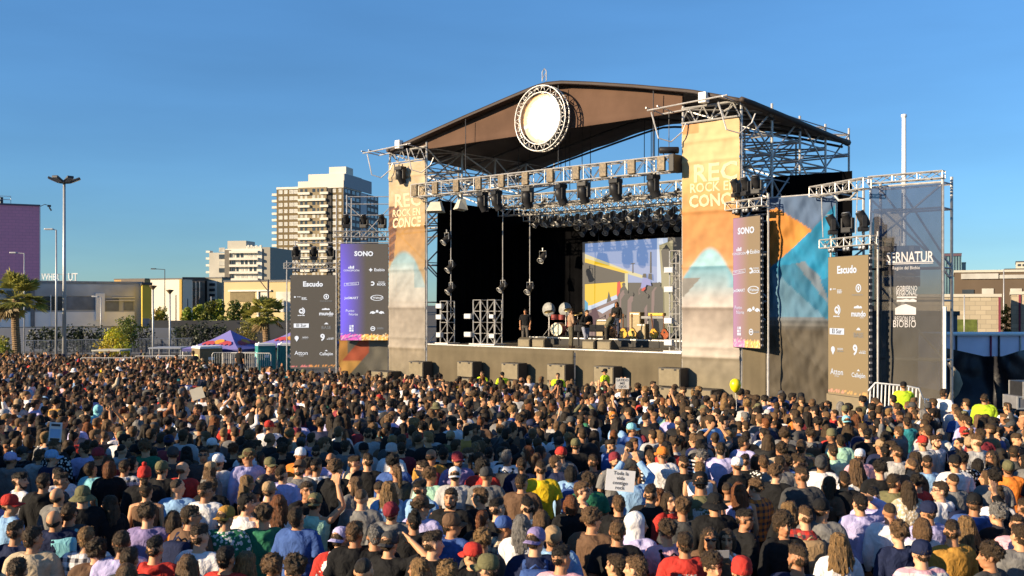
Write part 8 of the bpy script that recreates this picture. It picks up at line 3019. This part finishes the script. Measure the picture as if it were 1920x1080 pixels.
cabin("teal portable toilet partly behind the shorter LED screen", 518, 562, 643, 56.0, TEAL1, TEAL1, math.radians(20))

def proto_barrier():
    o = empty("crowd_barrier", (0, 0, 0))
    mb = MB()
    mb.tube([(-1.1, 0, 0.12), (-1.1, 0, 1.02), (-1.04, 0, 1.1), (1.04, 0, 1.1), (1.1, 0, 1.02), (1.1, 0, 0.12)], 0.022, 6); mb.tube([(-1.1, 0, 0.2), (1.1, 0, 0.2)], 0.018, 6)
    mb.build("frame", STEELW, o)
    mb = MB()
    for i in range(1, 19): mb.tube([(-1.1 + i * 2.2 / 19, 0, 0.2), (-1.1 + i * 2.2 / 19, 0, 1.1)], 0.009, 5)
    mb.build("bars", STEELW, o)
    for x in (-.85, .85): MB().tube([(x, -.3, 0.01), (x, 0, .2), (x, .3, 0.01)], 0.018, 5).build("foot", STEELW, o)
    return o
STEELW = mat("barrier_zinc", (0.60, 0.58, 0.54), 0.4, 0.1, 3.0, metal=0.2, spec=0.5)
bar0 = None
for i, (px, py, d, rz) in enumerate(BAR):
    o = proto_barrier() if bar0 is None else copy_tree(bar0)
    bar0 = bar0 or o
    q = P(px, py, d)
    o.location = (q.x, q.y, q.z - 1.1); o.rotation_euler = (0, 0, rz)
    zone = "inner row at the left edge" if py > 740 else ("row by the round bush" if px < 400 and py < 690 else ("row before the blue canopy" if py < 690 else "row before the LED screens"))
    same = [b for b in BAR if (("a" if b[1] > 740 else ("b" if b[0] < 400 and b[1] < 690 else ("c" if b[1] < 690 else "d"))) == ("a" if py > 740 else ("b" if px < 400 and py < 690 else ("c" if py < 690 else "d"))))]
    tag(o, "zinc crowd barrier, %s from the left in the %s" % (ORD[sorted(same).index((px, py, d, rz))], zone), "barrier", "crowd barriers")
# long site fence in the background at the left
o = empty("site_fence", (0, 0, 0), 0, "long grey bar fence behind the far crowd at the left", "fence")
a, b = P(-30, 640, 88), P(360, 634, 92)
for t in np.linspace(0, 1, 14):
    q = a + (b - a) * t; MB().tube([(q.x, q.y, ground_z(q.y)), (q.x, q.y, q.z)], 0.035, 5).build("post", POLED, o)
mb = MB()
for t in np.linspace(0, 1, 150):
    q = a + (b - a) * t; mb.tube([(q.x, q.y, ground_z(q.y) + .15), (q.x, q.y, q.z)], 0.014, 4, caps=False)
mb.tube([a, b], 0.03, 5); mb.tube([(a.x, a.y, ground_z(a.y) + .15), (b.x, b.y, ground_z(b.y) + .15)], 0.03, 5)
mb.build("bars", mat("fence_grey", (0.22, 0.24, 0.28), 0.5), o)
def wall_run(name, label, px0, px1, d, ytop, m, th=0.25):
    a, b = P(px0, ytop, d), P(px1, ytop, d)
    z0 = ground_z(d) - .1
    o = MB().bevbox(((b.x - a.x) / 2, 0, (a.z - z0) / 2), (b.x - a.x, th, a.z - z0), 0.03).build(name, m, None, loc=(a.x, a.y, z0))
    tag(o, label, "wall")
wall_run("boundary_wall", "pale blue grey boundary wall behind the bar fence", -40, 330, 98, 615, mat("boundary_blue", (0.11, 0.125, 0.165), 0.8, 0.15, 0.4))
wall_run("boundary_wall", "dark grey wall behind the young trees", 280, 560, 100, 601, mat("boundary_dark", (0.04, 0.042, 0.048), 0.8, 0.3, 0.5))

# ------------------------------------------------------------------ trees
LEAFM = {}
def leaf_mat(name, col):
    if name in MATS: return MATS[name]
    m, nt, b = base_mat(name)
    at = nd(nt, "ShaderNodeAttribute", attribute_name="Col")
    mul = nd(nt, "ShaderNodeMix", data_type='RGBA', blend_type='MULTIPLY'); mul.inputs["Factor"].default_value = 1
    mul.inputs["A"].default_value = (*col, 1); nt.links.new(at.outputs["Color"], mul.inputs["B"])
    nt.links.new(mul.outputs["Result"], b.inputs["Base Color"]); b.inputs["Roughness"].default_value = 0.55
    tr = nd(nt, "ShaderNodeBsdfTranslucent"); nt.links.new(mul.outputs["Result"], tr.inputs["Color"])
    ms = nd(nt, "ShaderNodeMixShader"); ms.inputs[0].default_value = 0.28
    out = next(n for n in nt.nodes if n.type == 'OUTPUT_MATERIAL')
    nt.links.new(b.outputs[0], ms.inputs[1]); nt.links.new(tr.outputs[0], ms.inputs[2]); nt.links.new(ms.outputs[0], out.inputs[0])
    MATS[name] = m
    return m
BARK = mat("bark", (0.10, 0.075, 0.05), 0.9, 0.3, 6.0, bump=0.5, bscale=20)
def leaf_cloud(clumps, n, size, rng, colvar=0.35):
    """Leaf-sized quads scattered through the given clumps (centre, radii)."""
    v = np.empty((n, 4, 3), dtype=np.float32); c = np.empty((n, 4, 3), dtype=np.float32)
    w = np.array([r[0] * r[1] * r[2] for _, r in clumps]); w = w / w.sum()
    idx = rng.choice(len(clumps), n, p=w)
    tint = rng.uniform(1 - colvar, 1 + colvar, (len(clumps), 1)) * np.array([[1, 1, 1]]) * (1 + rng.uniform(-.12, .12, (len(clumps), 3)))
    for i in range(n):
        ce, r = clumps[idx[i]]
        u = rng.normal(size=3); u /= np.linalg.norm(u) + 1e-9
        rad = rng.uniform(0.35, 1.0) ** 0.6 * (1 + 0.12 * rng.normal())
        p = np.array(ce) + u * np.array(r) * rad
        a = rng.normal(size=3); a /= np.linalg.norm(a); b = np.cross(a, rng.normal(size=3)); b /= np.linalg.norm(b) + 1e-9
        s = size * rng.uniform(0.6, 1.3)
        v[i] = [p - a * s * .5, p + b * s * .32, p + a * s * .55, p - b * s * .32]
        c[i] = tint[idx[i]] * rng.uniform(.72, 1.28)
    mb = MB()
    mb.v = [tuple(x) for x in v.reshape(-1, 3)]; mb.f = [(4 * i, 4 * i + 1, 4 * i + 2, 4 * i + 3) for i in range(n)]; mb.m = [0] * n; mb.c = [tuple(x) for x in c.reshape(-1, 3)]
    return mb
def tree(name, label, px, d, ytop, width, ybase_m, col, n=1400, size=0.28, seed=1, cat="tree", group=None, slim=1.0, bush=False):
    rng = np.random.RandomState(seed)
    gz = ground_z(d)
    x = P(px, 0, d).x
    H = CAMZ + (HOR - ytop) / F * d - gz
    W = width / F * d
    o = empty(name, (x, d, gz), 0, label, cat, group)
    zc0 = 0.05 * H if bush else ybase_m
    clumps = []
    k = 12 if bush else 14
    for i in range(k):
        h = zc0 + (H - zc0) * (0.14 + 0.74 * (i + .5) / k)
        fr = math.sin(math.pi * min(0.97, (h - zc0) / (H - zc0) * .86 + .10))
        a = i * 2.4 + rng.uniform(-.5, .5)
        rr = W * .5 * fr * rng.uniform(.30, .68)
        rad = W * (0.20 + 0.12 * rng.uniform()) * (0.7 + .3 * fr)
        clumps.append(((rr * math.cos(a), rr * math.sin(a), h), (rad, rad, rad * .8)))
    for i in range(5):
        a = rng.uniform(0, 6.28); h = zc0 + (H - zc0) * rng.uniform(.3, .9)
        clumps.append(((W * .46 * math.cos(a), W * .46 * math.sin(a), h), (W * .11, W * .11, W * .10)))
    mb = leaf_cloud(clumps, n, size, rng)
    mb.build("crown", leaf_mat("leaf_%d_%d_%d" % tuple(int(c * 1000) for c in col), col), o, colors=True)
    t = MB()
    t.tube([(0, 0, 0), (0.03 * H * rng.uniform(-.3, .3), 0, zc0 + .1 * H), (0, 0.02, H * .75)], [0.035 * H * .6 + .03, 0.02 * H * .7 + .02, 0.02], 8)
    for i in range(7):
        ce, r = clumps[(i * 2) % k]
        t.tube([(0, 0, zc0 * .8 + (ce[2] - zc0) * .35), (ce[0] * .5, ce[1] * .5, (zc0 + ce[2]) * .5), ce], [0.035, 0.025, 0.01], 5)
    t.build("trunk", BARK, o, True)
    return o
YG = (0.25, 0.28, 0.03); MG = (0.13, 0.16, 0.025); DG = (0.03, 0.042, 0.018)
tree("round_bush", "bright yellow green bush standing in the far crowd", 212, 68, 609, 64, 0.2, (0.46, 0.38, 0.03), 2200, 0.16, 2, "bush", None, bush=True)
tree("dark_tree", "darker green tree just behind the bright round bush", 240, 80, 588, 50, 0.9, MG, 1500, 0.18, 3)
tree("round_bush", "yellow green bush at the left edge beside the palm", 4, 66, 626, 40, 0.2, (0.30, 0.28, 0.04), 1300, 0.15, 4, "bush", None, bush=True)
TR = [(299, 574, 34, "young tree with autumn tint before the cream box building", (0.30, 0.22, 0.03)), (350, 572, 26, "young bright tree left of the row behind the dark wall", YG), (371, 568, 24, "narrow young bright tree second in the row", YG), (394, 560, 34, "fuller young tree in front of the concrete frame", MG), (410, 556, 28, "taller young tree before the beige building", YG), (440, 556, 34, "young tree before the big beige opening", MG), (462, 562, 26, "slim green tree left of the utility pole", YG)]
for i, (px, yt, w, lab, col) in enumerate(TR):
    tree("young_tree", lab, px, 103, yt, w, 1.6, col, 1100, 0.26, 10 + i, "tree", "young street trees")
tree("dark_tree", "dark olive shrubby tree left of the second palm trunk", 462, 84, 596, 60, 0.4, (0.20, 0.17, 0.035), 1500, 0.18, 30, bush=True)
for i, (px0, px1, yt, lab) in enumerate(((60, 150, 612, "dark hedge below the low hall"), (150, 285, 610, "dark hedge running to the ochre wing"), (330, 420, 604, "dark shrub mass behind the mushroom lamps"))):
    rngh = np.random.RandomState(50 + i)
    d = 96.0; a, b = P(px0, yt, d), P(px1, yt, d)
    gz = ground_z(d)
    cl = []
    for x in np.arange(0, b.x - a.x, 0.55):
        cl.append(((x, 0, (a.z - gz) * (.45 + .1 * rngh.rand())), (0.5, 0.5, (a.z - gz) * (.42 + .12 * rngh.rand()))))
    o = leaf_cloud(cl, 1700, 0.26, rngh).build("hedge", leaf_mat("leaf_hedge", DG), None, colors=True, loc=(a.x, a.y, gz))
    tag(o, lab, "hedge", "dark hedges")
tree("ivy_strip", "strip of yellow green foliage between the two stone blocks", 1886, 97, 560, 22, 0.1, (0.25, 0.25, 0.03), 900, 0.2, 60, "plant", None, bush=True)
def palm(label, px, d, ytop, ycrown, wpx, seed, trunk_r):
    rng = random.Random(seed)
    gz = ground_z(d)
    o = empty("palm_tree", (P(px, 0, d).x, d, gz), 0, label, "palm tree", "palm trees")
    zc = CAMZ + (HOR - ycrown) / F * d - gz
    R = wpx / 2 / F * d
    prof = []
    n = int(zc / 0.14)
    mb = MB(); pts, rs = [], []
    for i in range(n * 2 + 1):
        pts.append((0.05 * math.sin(i * .1), 0, zc * i / (n * 2))); rs.append(trunk_r * (1.0 + 0.16 * (i % 2)) * (1.15 - .25 * i / (n * 2)))
    mb.tube(pts, rs, 12); mb.build("trunk", mat("palm_trunk", (0.22, 0.145, 0.08), 0.9, 0.35, 8.0, bump=0.6, bscale=25), o)
    fr = leaf_mat("palm_leaf", (0.36, 0.34, 0.08)); dry = leaf_mat("palm_dry", (0.26, 0.19, 0.09))
    for k in range(46):
        el = rng.uniform(-0.75, 1.35); az = rng.uniform(0, 6.283)
        L = R * rng.uniform(.80, 1.08)
        dirv = Vector((math.cos(az) * math.cos(el), math.sin(az) * math.cos(el), math.sin(el)))
        b0 = Vector((0.05, 0, zc)); tip = b0 + dirv * L * 0.55
        f = MB(); f.tube([b0, b0 + dirv * L * .3, tip], [0.025, 0.02, 0.012], 5)
        sidev = dirv.cross(Vector((0, 0, 1)))
        if sidev.length < .1: sidev = Vector((1, 0, 0))
        sidev.normalize(); upv = sidev.cross(dirv).normalized()
        shade = rng.uniform(.7, 1.3)
        f.c = [(shade,) * 3] * len(f.v)
        for j in range(22):
            a = -1.35 + 2.7 * j / 21
            dd = (dirv * math.cos(a) + sidev * math.sin(a) + upv * rng.uniform(-.12, .12)).normalized()
            e = tip + dd * L * .52 * rng.uniform(.85, 1.1) * (1 - .15 * abs(a)); e.z -= L * .07
            mid = tip + dd * L * .28
            s2 = dd.cross(upv).normalized() * L * 0.050
            f.add([tip, mid + s2, e, mid - s2], [(0, 1, 2, 3)], 0, (shade * rng.uniform(.8, 1.2),) * 3)
        f.build("frond", dry if el < -.55 and rng.random() < .7 else fr, o, colors=True)
palm("fan palm with shaggy trunk at the left edge", 30, 70, 515, 561, 116, 3, 0.24)
palm("fan palm behind the blue canopies and the utility pole", 499, 82, 556, 592, 84, 8, 0.27)

# unseen tower added beyond the left edge to cast shade across the crowd
o = empty("added_shade_tower", (-10.9, 12.9, 0), math.radians(-23), "scaffold mixing tower with black cloth walls beside the crowd", "tower")
for x in (-1.2, 1.2):
    for y in (-2, 0, 2): MB().tube([(x, y, 0), (x, y, 5.3)], 0.034, 6).build("upright", STEEL, o)
for z in (2.3, 5.1): MB().box((0, 0, z), (2.5, 4.1, 0.08)).build("deck", DARKSTEEL, o)
MB().box((-1.25, 0, 2.6), (0.03, 4.1, 5.0)).build("cloth_wall", BLACKCLOTH, o); MB().box((0, 2.06, 4.0), (2.5, 0.03, 2.2)).build("cloth_wall", BLACKCLOTH, o)
# parked van and pale stalls in the far crowd at the left
def van(label, px, d, ytop, W, col):
    gz = ground_z(d)
    o = empty("stall_roof", (P(px, 0, d).x, d, gz), 0, label, "stall", "stalls in the far crowd")
    h = CAMZ + (HOR - ytop) / F * d - gz
    MB().bevbox((0, 0, h), (W, 1.8, 0.10), 0.04).build("roof", mat("stall_" + label[:6], col, 0.6), o)
    for x in (-1, 1):
        for y in (-.8, .8): MB().tube([(x * W * .46, y, 0), (x * W * .46, y, h)], 0.03, 6).build("leg", STEEL, o)
    MB().bevbox((0, 0, .5), (W * .8, .7, 1.0), 0.03).build("counter", mat("counter_grey", (0.2, 0.2, 0.2), 0.7), o)
van("pale flat stall roof just below the bright round bush", 210, 60, 656.5, 1.7, (0.5, 0.46, 0.36))
van("grey stall with a flat roof between the mushroom lamps and the canopy", 318, 62, 652, 2.0, (0.3, 0.32, 0.36))
